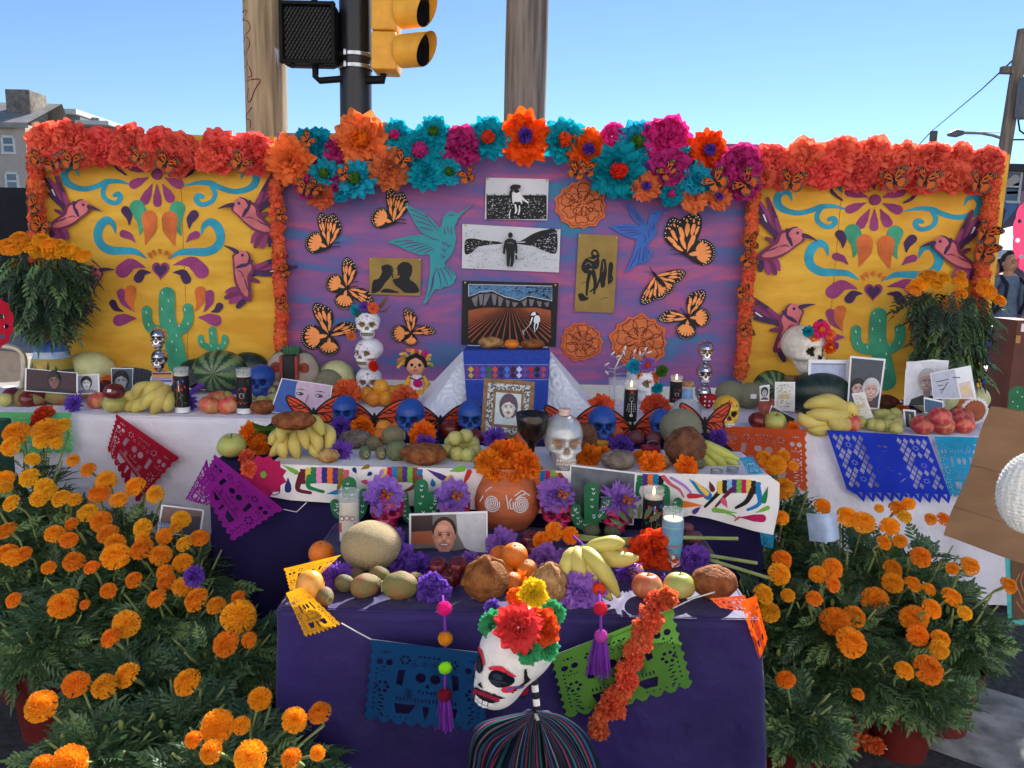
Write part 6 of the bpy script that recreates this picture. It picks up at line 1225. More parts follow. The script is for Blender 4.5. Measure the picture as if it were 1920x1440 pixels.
for pts,r0 in(([(1152,758),(1152,720),(1153,690)],1.9),([(1153,692),(1170,684),(1190,676),(1202,668),(1216,662)],1.7),([(1153,692),(1160,676),(1170,660),(1172,654)],1.6),([(1153,692),(1142,690),(1138,684)],1.4),([(1153,698),(1144,696),(1138,698)],1.2),([(1160,676),(1152,668),(1149,664)],1.3),([(1190,676),(1188,668),(1190,660)],1.2),([(1200,672),(1212,680),(1222,684)],1.3),([(1180,680),(1186,674),(1184,690)],1.0),([(1170,684),(1180,692),(1186,696)],1.1),([(1202,668),(1208,660),(1210,656)],1.1),([(1155,702),(1168,700),(1178,702)],1.1)):
 MB().tube([W(a,b,yv+.01*math.sin(a))-p for a,b in pts],[r0*mpp(p)*(1-.5*k/len(pts))for k in range(len(pts))],6).obj('twig',silm,e)
for a,b,rr in((1138,683,.6),(1138,699,-.8),(1149,663,.9),(1172,653,1.4),(1190,659,1.2),(1210,655,1.0),(1217,661,.4),(1223,685,-.4),(1187,697,-.7),(1179,703,-.3),(1170,662,1.9),(1184,675,.8),(1200,664,1.6),(1160,668,.3)):
 mb=MB();mb.ball((0,0,0),(5.5*mpp(p),.002,1.8*mpp(p)),10,6);o=mb.obj('leaf',silm,e);o.location=W(a,b,yv-.004)-p;o.rotation_euler=(0,-rr,0)
p=on(1162,764,'B',push=.06);s=mpp(p);e=E('glass_tumbler','clear ribbed glass tumbler left of the skeleton candle','glass',p);MB().lathe([(0,0),(17*s,0),(21*s,50*s),(20*s,50*s),(16*s,3*s),(0,3*s)],24).obj('tumbler',cglass,e)
candle('black glass candle with a white skeleton, right of the white drape',1182,803,25,88,'B',blabel,skelprint(),None,lit=True,wax_h=.84)
p=on(1212,764,'B',push=.1);s=mpp(p);sk=skull('white skull crowned with paper flowers behind the skeleton candle',p,78*s,whitecer,sockb,None,None,.5)
for i,(dx,dz,r,c,nm)in enumerate(((-24,72,15,'cyan','pale blue'),(0,76,17,'lilac','violet'),(26,66,13,'green','green'),(-8,54,12,'peach','cream'),(12,52,12,'peach','beige'),(20,34,12,'teal','blue'))):pflower(f'{nm} flower in the crown of the skull behind the skeleton candle',p+Vector((dx*s,-.05-.012*(i%3),dz*s)),r*s,c,'tissue','orange' if i==1 else None,k=i)
candle('lit black candle with small skulls behind the liquor bottle',1268,764,23,58,'B',blabel,skullprint(),None,lit=True,wax_h=.84)
p=on(1291,800,'B',push=.06);s=mpp(p);e=E('liquor_bottle','round clear liquor bottle with a cork and a white label','bottle',p);gl2=M('bottle_glass',(196,206,210),.06,spec=.7,alpha=.45)
MB().lathe([(0,0),(26*s,0),(28*s,6*s),(28*s,26*s),(22*s,40*s),(10*s,48*s),(8.5*s,66*s),(10*s,68*s),(10*s,71*s)],28).obj('glass_body',gl2,e,ang=None);MB().lathe([(10.4*s,47*s),(9*s,66*s)],20).obj('neck_band',M('blue_band',(112,150,196),.4),e);MB().lathe([(9*s,70*s),(11*s,72*s),(11*s,80*s),(0,82*s)],18).obj('cork',FM['pale_bread'],e)
mb=MB();rr=28.6*s;mb.grid(lambda u,v:(rr*math.sin((u-.5)*1.3),-rr*math.cos((u-.5)*1.3),(5+26*v*(1-.5*(2*u-1)**2))*s),14,4);mb.obj('label',M('white_label_foot',(225,226,230)),e,ang=None);bent_text(e,'Don Julio',29*s,16*s,9*s,bk)
p=on(1324,768,'B',push=.08);s=mpp(p)
for k,nm in enumerate(('bottom','middle','top')):skull(f'{nm} silver skull of the right stack of three',p+Vector((0,0,k*41*s)),42*s,chrome,darkchrome if k<2 else sockg,None,whitecer,-.05,wf=1.02,deco=sugar if k else None)
mb=MB();mb.ball((0,0,0),(17*s,10*s,16*s),18,12,fn=lambda d:1-.3*max(0,-d.z)*abs(d.x)-.2*max(0,d.z)*(1-abs(d.x)));o=mb.obj('fabric_heart',M('red_felt',(150,24,36),.9,.2,30));o.location=p+Vector((2*s,-.085,17*s));tag(o,'red felt heart with white spots before the bottom right silver skull','heart')
for k in range(7):MB().ball(((k%3-1)*8*s,-9.6*s+.6*s*(k%3!=1),(k//3-1)*8*s),(1.8*s,1.2*s,1.8*s),8,6).obj('spot',wht,o)
fruit('melon','grey_melon','grey netted melon behind the yellow skull',1374,768,56,'B',k=0);fruit('melon','grey_melon','grey netted melon with an oval sticker right of the yellow skull',1410,770,54,'B',k=1,sticker=True)
p=on(1366,812,'B',push=.05);s=mpp(p);skull('yellow glazed skull with big black eyes at the middle right',p,66*s,yelsk,blksock,wine,whitecer,-.05,wf=1.02,deco=sc01(dots(pr_,[(-.05,.84),(.05,.84),(0,.88)],.03)+dots(pg,[(-.2,.76),(.2,.76)],.03)+swirl(pr_,-.03,.76,.05,-1)+swirl(pr_,.03,.76,.05)))
fruit('long','watermelon','round striped watermelon under the white flower-crowned skull',1455,752,72,'B',k=2,h=98);fruit('long','dark_watermelon','large dark green watermelon in front of the blank photo',1552,786,122,'B',k=1,h=126)
p=on(1502,748,'B',push=.12);s=mpp(p);k0=skull('large white skull with a flower crown in front of the right yellow panel',p+Vector((0,0,58*s)),96*s,ivory,sock,None,None,.5)
MB_=MB().box((0,0,28.5*s),(60*s,50*s,57*s),bev=.004).obj('box',backm);MB_.location=p;tag(MB_,'small box under the large flower-crowned skull, behind the striped watermelon','box')
for i,(dx,dz,r,c,nm)in enumerate(((-12,146,11,'teal','green'),(12,150,17,'pink','rose pink'),(2,134,12,'bright orange','yellow'),(30,118,13,'red','red'),(30,140,11,'peach','cream'),(42,120,8,'purple','violet'))):pflower(f'{nm} flower on the brow of the large white skull',p+Vector((dx*s,-.10+.012*(i%3),dz*s)),r*s,c,'tissue','bright orange' if i in(1,3)else None,k=i)
_q=[(1516,674),(1592,675),(1590,740),(1514,740)];b_,q=inset(_q,.07,.1,.93,1.0);photo('white framed sheet with a pale blue-grey field behind the dark watermelon',_q,3.66,[(PM((168,178,206)),b_),(PM((120,130,140)),[q(.08,.1),q(.93,.11),q(.93,.15),q(.08,.14)])])
_q=[(1594,667),(1661,673),(1648,768),(1588,764)];b_,q=inset(_q,.05,.04,.95,.97)
S=[(PM((66,70,80)),b_)]+portrait(inset(_q,.05,.35,.55,.97)[0],(66,70,80),(30,32,38),(186,150,140),(52,66,84),.02,True,.5,1.0)[1:]+portrait(inset(_q,.42,.32,.95,.97)[0],(66,70,80),(196,196,200),(198,160,150),(96,66,72),.02,True,.5,1.0)[1:]
photo('photo of a couple, one in a beret, one white haired, before the right yellow panel',_q,3.6,S)
def bigcard(label,quad,y,tilt=.1):
 b_,q=inset(quad,.06,.05,.94,.95);rn=random.Random(int(quad[0][0]));S=[(PM((216,214,206)),b_)]
 for _ in range(46):
  u,v=rn.uniform(.12,.88),rn.uniform(.08,.92)
  if abs(v-.5)<.13 and abs(u-.5)<.3:continue
  S.append((PM(((120,120,150),(90,90,110),(196,160,60))[rn.randrange(3)]),[q(u+.035*math.cos(t),v+.018*math.sin(t))for t in[k*1.05 for k in range(6)]]))
 for k in range(4):S.append((PM((206,176,80)),[q(.2,.42+k*.045),q(.8-.1*(k%2),.42+k*.045),q(.8-.1*(k%2),.44+k*.045),q(.2,.44+k*.045)]))
 photo(label,quad,y,S,tilt=tilt,name='greeting_card',cat='card')
bigcard('upright card with yellow writing and small prints left of the dark watermelon',[(1453,716),(1491,716),(1490,772),(1452,768)],3.5);bigcard('tilted card with yellow writing right of the bananas',[(1597,738),(1621,735),(1637,782),(1613,788)],3.4)
_q=[(1424,724),(1443,721),(1442,752),(1425,752)];photo('tiny black and white photo beside the netted melon',_q,3.52,portrait(_q,(200,200,206),(40,40,44),(170,170,176),(60,60,66),.08))
mb=MB();sheet(mb,[Vector(q)for q in((1532,758),(1557,742),(1582,768),(1560,780))],wallmap(3.43),thick=.002);o=mb.obj('envelope',M('kraft_grey',(150,140,130),.9));reorigin(o,W(1555,780,3.43));tag(o,'grey envelope behind the right banana bunch','envelope')
bunch('large yellow banana bunch on the right of the back table','B',(1545,812),[[(1590,772,30),(1545,754,6),(1507,762,12)],[(1588,770,34),(1560,752,14),(1526,750,22)],[(1590,778,24),(1546,778,-6),(1512,776,4)],[(1588,784,20),(1520,792,-2),(1497,776,8)],[(1588,790,18),(1540,806,0),(1508,796,6)],[(1592,786,26),(1570,798,-6),(1552,778,-4)],[(1594,780,30),(1580,800,2),(1566,776,-2)],[(1600,784,36),(1594,766,26),(1576,762,30)]],13)
for x,y,w_,m_,l_ in((1458,810,42,'green_apple','yellow and red apple below the tilted torn photo'),(1425,806,36,'dark_apple','red apple left of the tilted torn photo'),(1444,780,38,'pink_apple','yellow and pink apple behind the tilted torn photo'),(1600,813,42,'pink_apple','red striped apple right of the large banana bunch')):fruit('apple',m_,l_,x,y,w_,'B',rx_=.3)
_q=[(1446,760),(1494,786),(1472,808),(1436,792)];photo('tilted torn photo of a woman with a white hat behind an apple',_q,3.42,portrait(_q,(60,56,60),(40,36,40),(196,186,180),(70,66,70),.04))
gg='guavas on the right of the back table'
for i,(x,y)in enumerate(((1618,806),(1630,798),(1650,792),(1662,792),(1674,800),(1640,810),(1652,812),(1682,790),(1668,812),(1686,808))):fruit('ball','guava',f'{ORD[i]} guava counted from the red striped apple to the small photo',x,y,25,'B',group=gg,h=25)
fruit('ball','guava','guava hanging over the front edge above the blue papel',1684,817,25,'B',h=25)
_q=[(1693,767),(1717,769),(1719,812),(1697,808)];b_,q=inset(_q,.14,.08,.86,.8);photo('small upright instant photo of a dark figure between guavas and peaches',_q,3.4,[(PM((60,70,74)),b_),(PM((150,140,120)),[q(.4,.35),q(.6,.3),q(.66,.7),q(.36,.7)]),(PM((196,186,160)),[q(.45,.2),q(.55,.2),q(.56,.32),q(.44,.32)])])
gp='ripe peaches at the right end of the back table'
for i,(x,y,l_,t_)in enumerate(((1737,817,0,'leftmost peach of the front row'),(1776,817,0,'middle peach of the front row'),(1814,815,0,'rightmost peach of the front row'),(1811,802,0,'peach behind the rightmost one'))):fruit('apple','peach',t_,x,y,42,'B',group=gp,lift=l_,name='peach',cat='peach',rx_=.3)
fruit('apple','peach','topmost peach sitting on the front row',1770,802,42,'B',lift=.07,name='peach',cat='peach',rx_=.2)
fruit('long','honeydew','pale green melon under the drawing at the right end',1768,782,92,'B',name='melon',k=0,h=96);fruit('melon','honeydew','cream melon lit by the sun behind the drawing',1838,775,52,'B',k=2)
_q=[(1700,690),(1716,676),(1780,676),(1775,760),(1694,758)];
photo('cut-out photo of a white-haired person in black at the right',[(1698,692),(1712,678),(1748,674),(1779,676),(1772,762),(1694,760)],3.6,portrait([(1698,676),(1778,676),(1774,762),(1696,762)],(206,208,214),(178,178,182),(196,170,158),(34,36,44),.02,True,.52,.8))
_q=[(1744,700),(1820,685),(1831,748),(1750,748)];b_,q=inset(_q,.02,.03,.98,.97);photo('white sheet with pencil strokes and a faint pink drawing',_q,3.52,[(PM((176,178,196)),[q(.02,.03),q(.6,.03),q(.62,.97),q(.02,.97)]),(PM((216,190,186)),[q(.64,.5),q(.92,.45),q(.95,.95),q(.66,.97)]),(PM((220,200,110)),[q(.72,.62),q(.86,.6),q(.84,.8),q(.74,.82)])]+[(PM((40,42,54)),[q(a,b),q(c,d),q(c,d+.03),q(a,b+.03)])for a,b,c,d in((.12,.35,.42,.3),(.14,.5,.26,.48),(.16,.66,.28,.62),(.2,.78,.4,.4),(.3,.6,.36,.44),(.52,.26,.7,.3))])
_q=[(1732,744),(1769,752),(1768,780),(1733,774)];b_,q=inset(_q,.04,.12,.96,.95);photo('small dark blue picture leaning on the pale green melon',_q,3.42,[(PM((48,84,120)),b_)])
fringe('purple fringed flower in front of the couple photo',1708,756,23,'B',k=1);fringe('red orange flower at the foot of the couple photo',1628,742,22,'B','red','carn');fringe('orange flower left of the small instant photo',1692,768,12,'B','bright orange','carn')
bread('brown bread behind the purple fringed flower at the right',1668,770,52,26,'B','dark_bread','plain',seed=8)
p=on(1838,800,'B',push=.06);s=mpp(p);e=E('oval_frame','oval frame with scalloped white rim and a rust picture at the right end','frame',p);mb=MB();mb.tube([((22+2.5*(k%2))*s*math.cos(k*.1571),0,(24+(22+2.5*(k%2))*math.sin(k*.1571))*s)for k in range(41)],3*s,6);mb.obj('rim',M('white_rim',(225,225,228)),e);mb=MB();mb.ball((0,0,24*s),(21*s,3*s,21*s),20,10);mb.obj('picture',M('rust_print',(190,104,62)),e)
q=W(1905,770,3.0);e=E('cactus_figure','green wooden cactus with spots behind the paper bag','cactus',(q.x,3.3,0));
mb=MB();sheet(mb,stroke([(1908,860),(1908,740)],[34,34]),wallmap(3.3),thick=.012);att(e,mb.obj('board',M('cactus_wood',(30,104,66),.5),None))
mb=MB();[sheet(mb,circ(1908+10*math.sin(k*2.1),735+k*9,1.2),wallmap(3.29))for k in range(9)];att(e,mb.obj('spots',wht,None))
otc=M('unbleached_cotton',(226,222,220),.92,.05,9,.15,200,spec=.15);YO=YM-.038
def ow(off):
 def f(px,py,o=0):
  k=max(0,py-(872+(px-500)*.022))/100;return W(px,py,YO-off-o-.012*math.sin(px*.045)*k-.03*k*max(0,(px-1250)/200))
 return f
e=E('embroidered_cloth','white cloth embroidered with striped animals and leaves over the middle table','tablecloth',Vector(((xm0+xm1)/2,YM,HM)))
mb=MB();out=[(500,870)]+[(500+47*k,870+k*1.1)for k in range(1,20)]+[(1440,890),(1462,906),(1461,950),(1450,1003),(1415,996),(1380,986),(1330,972),(1295,966),(1262,974),(1200,972),(1000,962),(760,948),(640,944),(545,938),(500,930)]
sheet(mb,[Vector(p)for p in out],ow(0),0,cut=15)
xl,xr=W(500,870,YO).x,W(1450,895,YO).x
mb.grid(lambda u,v:(lambda x:(x,(YO+.001)*(1-v)+(YM+.34)*v if v>0 else YO+.0005,max(HM+.0035,0)if v>.03 else W(500+950*u,870+22*u,YO).z))(xl+(xr-xl)*u),60,14);att(e,mb.obj('cloth',otc,ang=None))
EC={k:M('thread_'+k,c,.85,.15,300)for k,c in dict(magenta=(176,24,84),green=(28,118,74),lime=(112,172,62),navy=(36,48,112),pink=(222,130,180),orange=(226,112,42),violet=(74,46,124),olive=(132,108,34),rose=(206,84,112),yellow=(222,182,74),maroon=(96,28,44),blue=(22,116,172),black=(30,28,30),lilac=(164,120,200),red=(190,44,52),brown=(128,66,52),sky=(130,178,216)).items()}
oc=[0]
def emb(name,shapes):
 mb=MB();mats=[]
 for c,o_ in shapes:
  oc[0]+=1
  if EC[c]not in mats:mats.append(EC[c])
  sheet(mb,[Vector(p)for p in o_],ow(.0012+.00004*(oc[0]%40)),mats.index(EC[c]),cut=15)
 att(e,mb.obj(name,mats,smooth=False))
def animal(x0,x1,y0,y1,cols,legs,slope=.02):
 S=[];n=len(cols);w_=(x1-x0)/n
 for i,c in enumerate(cols):
  xa=x0+i*w_;t=abs((i+.5)/n-.5)*2;ya,yb=y0+(i*w_)*slope+6*t**3,y1+(i*w_)*slope-3*(1-t)
  S.append((c,[(xa,ya),(xa+w_,ya+.3)]+[(xa+w_+(1 if k%2 else-.6),ya+(yb-ya)*k/6)for k in range(1,6)]+[(xa+w_,yb),(xa,yb)]+[(xa+(1 if k%2 else-.6),ya+(yb-ya)*k/6)for k in range(5,0,-1)]))
 for c,pts,wd in legs:S.append((c,stroke(pts,wd,4)))
 emb('embroidered_animal',S)
emb('embroidered_flower',[('magenta',[(494+(44 if k%2 else 36)*math.cos(k*.2618)*1.02,893+(41 if k%2 else 34)*math.sin(k*.2618))for k in range(24)]),('lime',circ(494,890,6,6))])
animal(562,654,875,908,['maroon','yellow','green','pink','navy','orange','violet','olive','rose'],[('maroon',[(566,890),(558,912),(562,920),(582,924)],[14,10,7,6]),('green',[(580,895),(578,912),(592,918),(606,922)],[12,8,6,6]),('olive',[(640,900),(634,916)],[10,6])])
animal(716,792,874,906,['yellow','magenta','blue','olive','violet','lime','brown','blue'],[('brown',[(788,895),(776,912),(758,922)],[10,8,4]),('lilac',[(716,884),(708,900)],[8,3])])
animal(1002,1052,882,910,['orange','blue','magenta','lime','orange'],[('brown',[(1050,890),(1060,902),(1064,918)],[8,5,3])])
animal(1194,1244,888,912,['green','violet','orange','blue','black'],[('green',[(1198,905),(1194,922),(1200,934)],[10,8,6]),('rose',[(1244,894),(1258,908),(1274,918),(1282,932)],[8,6,4,3]),('lilac',[(1258,896),(1282,910),(1296,924)],[5,5,3])])
animal(1345,1426,898,926,['yellow','black','sky','violet','lime','magenta','yellow','black','blue'],[('black',[(1356,915),(1340,932),(1322,950)],[10,7,5]),('maroon',[(1372,918),(1356,934),(1342,950)],[9,6,4]),('black',[(1412,918),(1400,940),(1380,952)],[12,9,5]),('blue',[(1422,920),(1424,944),(1402,956)],[11,8,5])])
for c,a in(('lime',(530,872,556,886,9)),('navy',(540,896,540,918,13)),('blue',(612,926,636,922,9)),('violet',(800,880,838,900,12)),('lime',(842,884,868,878,12)),('blue',(810,897,812,908,10)),('red',(868,912,880,884,10)),('yellow',(826,908,846,894,10)),('blue',(1292,898,1328,930,16)),('yellow',(1300,900,1326,926,9)),('maroon',(1330,902,1336,918,10)),('red',(1328,930,1292,930,10)),('orange',(1318,948,1268,944,14)),('violet',(1314,950,1302,960,9)),('lime',(1382,962,1338,956,9)),('rose',(1364,952,1356,938,11)),('magenta',(1386,970,1430,972,15)),('green',(1440,912,1432,940,10)),('lime',(1416,962,1440,952,8)),('brown',(1040,922,1020,936,8)),('olive',(676,880,690,874,8)),('navy',(668,888,664,880,8)),('navy',(688,892,694,888,8)),('rose',(676,902,686,904,9))):emb('embroidered_leaf',[(c,drop(*a))])
emb('embroidered_stem',[('navy',stroke([(500,916),(512,928),(524,924),(522,916)],[1.6]*4)),('rose',stroke([(1386,970),(1378,976)],[5,3])),('lime',stroke([(1352,958),(1374,966),(1384,974)],[3,3,2]))])
fruit('apple','green_apple','big green apple at the left end of the middle table',427,862,54,'M',rx_=.2)
for x,y,r,c,l in((474,815,27,'bright orange','bright orange crepe flower above the cascade at the left end of the middle table'),(487,838,20,'bright orange','second bright orange crepe flower below the first, left of the bananas'),(464,858,18,'salmon','salmon crepe flower in the cascade left of the bananas'),(468,880,17,'salmon','lowest salmon crepe flower of the cascade left of the bananas'),(438,842,14,'red','red crepe flower behind the big green apple'),(680,803,23,'bright orange','bright orange crepe flower above the grey bread, left of the oranges'),(640,800,21,'purple','purple flower below the blue skull right of the bananas'),(640,846,24,'purple','purple fringed flower at the foot of the bananas'),(793,815,28,'bright orange','bright orange crepe flower behind the purple fringed one, left of the guavas'),(798,832,22,'purple','purple fringed flower beside the guavas on the middle table'),(925,808,20,'bright orange','bright orange crepe flower below the framed portrait'),(928,822,25,'purple','purple fringed flower below the framed portrait'),(1165,836,24,'purple','purple flower above the grey bread on the right'),(1104,856,25,'bright orange','bright orange crepe flower right of the glass skull'),(1130,850,16,'bright orange','smaller bright orange crepe flower right of the glass skull'),(1222,868,26,'bright orange','bright orange crepe flower in front of the red tin'),(1198,858,16,'bright orange','smaller bright orange crepe flower beside the red tin'),(1287,875,23,'bright orange','bright orange crepe flower at the foot of the brown bread, rightmost one'),(1346,822,20,'purple','purple flower at the left corner of the orange cut paper'),(1350,800,14,'bright orange','small orange bloom before the yellow skull'),(1485,803,14,'bright orange','orange bloom beside the large banana bunch')):fringe(l,x,y,r,'M' if x<1400 else 'B',c,'carn' if c!='purple' or 'fringed' not in l else 'fringe')
bunch('banana bunch standing under the bread at the left of the middle table','M',(560,860),[[(545,800,40),(520,815,20),(505,834,10)],[(550,802,36),(530,830,10),(506,856,0)],[(552,796,30),(528,808,0),(528,830,-8)],[(555,805,40),(530,835,0),(534,860,-6)],[(558,805,36),(552,830,-2),(558,861,-6)],[(564,798,34),(570,815,2),(576,842,-4)],[(572,796,30),(592,818,-2),(598,850,-8)],[(580,792,26),(592,790,-6),(606,816,-14)],[(590,800,40),(618,812,14),(612,850,4)],[(578,815,30),(590,842,2),(603,858,-4)]],12)
bread('brown bread lying on the banana bunch',541,812,84,34,'M','brown_bread','cross',lift=.13,seed=4)
mb=MB();rn=random.Random(3)
for k in range(7):a=rn.uniform(0,6.28);petal(mb,(0,0,0),a,.1,.09,.03,3,4,.01,k)
o=mb.obj('paper_leaf',TM['green']);o.rotation_euler.x=1.2;o.location=W(541,802,2.72);tag(o,'green paper leaves under the bread on the bananas','paper leaf')
yb=YB-.06;bl=[(640,806,66,'behind the banana bunch'),(765,824,78,'left of the white drape tip'),(881,822,74,'left of the framed portrait'),(1131,836,76,'right of the glass skull'),(1244,830,64,'behind the netted melon')]
for x,y,h_,l in bl:
 p=on(x,y+6,'M');s=mpp(p);skull(f'blue skull {l}',p+Vector((0,.06,0)),h_*s,bluesk,navys,group=None,wf=1.0);
for x,y,r,l in((652,738,30,'behind the banana bunch'),(757,750,28,'left of the white drape tip'),(868,750,29,'left of the framed portrait'),(1012,752,22,'right of the framed portrait'),(1128,764,27,'right of the glass skull'),(1228,764,30,'behind the netted melon')):fringe(f'red orange tissue flower on the blue skull {l}',x,y,r,'M','salmon' if x!=1012 else 'salmon','carn')
morg=M('red_orange_card',(214,72,36),.6,.08,10)
def bigmon(label,cx,cy,w_,h_,y):
 P0=W(cx,cy+h_,y);e=E('monarch_card',label,'butterfly',P0,group='red orange card monarchs standing between the blue skulls');
 for sg,nm in((-1,'left'),(1,'right')):
  mb=MB();X=lambda p:Vector((cx+sg*p[0]*w_,cy+p[1]*h_));out=cr([X(p)for p in((.04,.05),(.25,-.35),(.55,-.75),(.9,-1),(.98,-.8),(.85,-.3),(.7,-.02),(.74,.2),(.66,.55),(.45,.68),(.25,.5),(.05,.3))],4);sheet(mb,out,wallmap(y),0,thick=.005)
  n=len(out);c_=sum(out,Vector((0,0)))/n
  for j,L_ in enumerate(([(.06,.05),(.35,-.3),(.62,-.55),(.92,-.86)],[(.3,-.28),(.5,-.2),(.8,-.35)],[(.45,-.42),(.65,-.35),(.88,-.62)],[(.06,.1),(.4,.05),(.7,0)],[(.2,.08),(.4,.3),(.5,.6)],[(.3,.08),(.55,.25),(.68,.5)],[(.1,.15),(.25,.35),(.28,.48)])):sheet(mb,stroke([X(p)for p in L_],[3,2,2],4),wallmap(y,.0006+.0001*j),1)
  [sheet(mb,stroke(h,[3.2]*len(h),1,False),wallmap(y,.0014+.0001*k_),1)for k_,h in enumerate((out[:n//3+1],out[n//3:2*n//3+1],out[2*n//3:]+[out[0]]))]
  att(e,mb.obj('wing',[morg,bk],smooth=False))
 mb=MB();sheet(mb,stroke([(cx,cy-h_*.2),(cx,cy+h_*.2),(cx,cy+h_*.9)],[4,9,5]),wallmap(y,.004),thick=.008);att(e,mb.obj('body',bk))
for l,cx,cy,w_,h_ in(('card monarch behind the bread on the bananas',588,772,52,30),('card monarch between the first two blue skulls',702,782,56,32),('card monarch below the tip of the white drape',826,786,54,30),('card monarch between the glass skull and framed portrait',1072,792,52,32),('card monarch below the skeleton candle',1186,800,56,36),('card monarch left of the yellow skull',1322,790,48,34)):bigmon(l,cx,cy,w_,h_,3.16+.01*(cx%3))
Q=[(908,708),(1003,716),(997,826),(901,818)];inl=M('inlay_wood',(124,92,58),.45,.3,60);bone_=M('bone_inlay',(196,196,196),.5,.9,130,rgb2=(60,62,66),lo=.45,hi=.55);S=[(bone_,inset(Q,.085,.075,.915,.925)[0]),(inl,inset(Q,.20,.18,.80,.82)[0])];q3=inset(Q,.25,.23,.75,.77)[0]
photo('portrait of a dark-haired woman in a wood frame with mosaic inlay, centre of the altar',Q,2.98,S+portrait(q3,(186,200,204),(84,62,84),(200,198,192),(178,196,200),.0,False,.52,1.1,True),inl,.18,'picture_frame','picture frame',thick=.02)
p=on(996,886,'M',push=.04);s=mpp(p);gob=M('smoked_glass',(64,52,44),.08,.6,22,.3,40,metal=.5,spec=.8,rgb2=(22,22,24));e=E('goblet','dark smoked glass goblet behind the clay pot','goblet',p)
MB().lathe([(q[0]*s,q[1]*s)for q in((0,0),(22,0),(23,3),(10,8),(5,16),(6,40),(9,50),(18,58),(26,70),(29,88),(32,106),(30,107),(26,88),(22,70),(0,60))],32).obj('bowl_and_stem',gob,e,ang=None)
p=on(1056,888,'M',push=.05);s=mpp(p);skull('frosted glass skull bottle beside the goblet',p,106*s,glasssk,M('amber_socket',(150,120,96),.3),None,M('glass_teeth',(206,196,186),.3),.12,wf=1.0)
MB().lathe([(10*s,0),(10*s,7*s),(12*s,8*s),(11*s,12*s),(0,13*s)],12).obj('stopper',M('pink_stopper',(206,176,166),.4),[o for o in bpy.data.objects if o.name.startswith('skull')and o.type=='EMPTY' and 'frosted' in o['label']][0],(0,0,104*s))
for x,y,w_,h_,m_,k_,l_ in((718,820,32,None,'yellow_orange','orange','small yellow orange left of the large orange on the middle table'),(746,824,40,32,'orange','orange','large flattened orange behind the bright orange crepe flower'),(712,838,34,None,'orange','orange','orange half hidden behind the green tubers'),(1152,826,36,26,'orange','ball','orange squash right of the blue skull on the right'),(1128,842,44,22,'gourd','ball','flat orange squash below the blue skull on the right'),(985,846,40,None,'orange','orange','orange behind the goblet stem')):fruit(k_,m_,l_,x,y,w_,'M',h=h_,name='orange' if k_=='orange' else 'squash')
ga='green tubers heaped left of the golden bread'
for i,(x,y,w_,m_,l_)in enumerate(((682,866,34,'avocado',0),(712,866,32,'dark_pear',0),(742,870,50,'avocado',0),(734,842,50,'dark_pear',.02),(698,850,36,'dark_pear',0))):fruit('pear',m_,('leftmost round green tuber','brown-ended tuber, second from the left','dark green tuber beside the golden bread','brown tuber on top of the heap','tuber at the back of the heap')[i],x,y,w_,'M',group=ga,rz=-1.2 if i<2 else.2,lift=l_,name='tuber',h=w_*1.25)
bread('golden pan dulce loaf lit by the sun, left of the guavas',790,880,92,40,'M','brown_bread','shell',seed=5)
bread('grey ash-coloured bread behind the purple fringed flower',662,846,66,34,'M','grey_bread','shell',seed=6);bread('grey ash-coloured bread behind the framed landscape photo',1163,888,70,38,'M','grey_bread','shell',seed=7);bread('brown knotted bread leaning on the netted melon',1290,884,80,78,'M','dark_bread','shell',seed=8);bread('brown knotted bread behind the glass skull',1100,850,44,54,'M','dark_bread','shell',seed=9)
gg='yellow guavas heaped in the middle of the altar'
for i,(x,y,l_)in enumerate(((838,862,0),(856,868,0),(876,870,0),(888,862,0),(846,846,.02),(866,848,.02),(884,848,.02),(852,838,.055),(872,834,.055))):fruit('ball','guava',f'{ORD[i]} guava of the middle heap counting from bottom left to top',x,y,29,'M',group=gg,lift=l_,h=29)
for x,y,w_,l_ in((842,824,40,'dark red apple behind the guava heap on the left'),(878,822,36,'dark red apple behind the guava heap, between skull and portrait'),(890,836,34,'dark red apple beside the purple fringed flower below the portrait')):fruit('apple','dark_apple',l_,x,y,w_,'M',rx_=.4)
fruit('melon','grey_melon','netted grey green melon above the brown knotted bread',1281,846,80,'M',h=82);fruit('oval','purple_potato','purple potato left of the netted melon',1192,838,36,'M',h=44);fruit('oval','purple_potato','purple potato touching the netted melon',1228,838,34,'M',h=40)
bunch('green corn-like bananas pointing right from the brown knotted bread','M',(1350,872),[[(1310,828,10),(1345,844,0),(1386,862,-4)],[(1312,838,8),(1340,856,-6),(1362,874,-10)],[(1316,832,14),(1352,852,4),(1384,872,-4)],[(1312,846,8),(1328,866,-6),(1344,876,-10)]],10,mat=bang)
p=on(1222,856,'M',push=.03);s=mpp(p);e=E('tin','red oval tin with a pull ring','tin',p);MB().lathe([(0,0),(18*s,0),(19*s,2*s),(19*s,14*s),(18*s,16*s),(0,15.5*s)],28,sy=.7).obj('can',M('tin_red',(150,28,44),.3,metal=.3),e);MB().tube([(12*s*math.cos(a)+4*s,-2*s,20*s+7*s*math.sin(a))for a in[k*.5236 for k in range(13)]],.0016,6).obj('pull_ring',steel,e)
for x,y,l_ in((1343,892,'tea light in front, on the embroidered cloth'),(1373,888,'tea light behind, beside the blue paper roll')):p=on(x,y,'M');s=mpp(p);e=E('tea_light',l_,'candle',p);MB().lathe([(0,0),(11*s,0),(11.5*s,11*s),(10.5*s,11*s),(10.4*s,9*s)],20).obj('cup',M('foil_cup',(190,190,196),.25,metal=.9),e);MB().lathe([(10.3*s,8.5*s),(0,9*s)],20).obj('wax',wax,e)
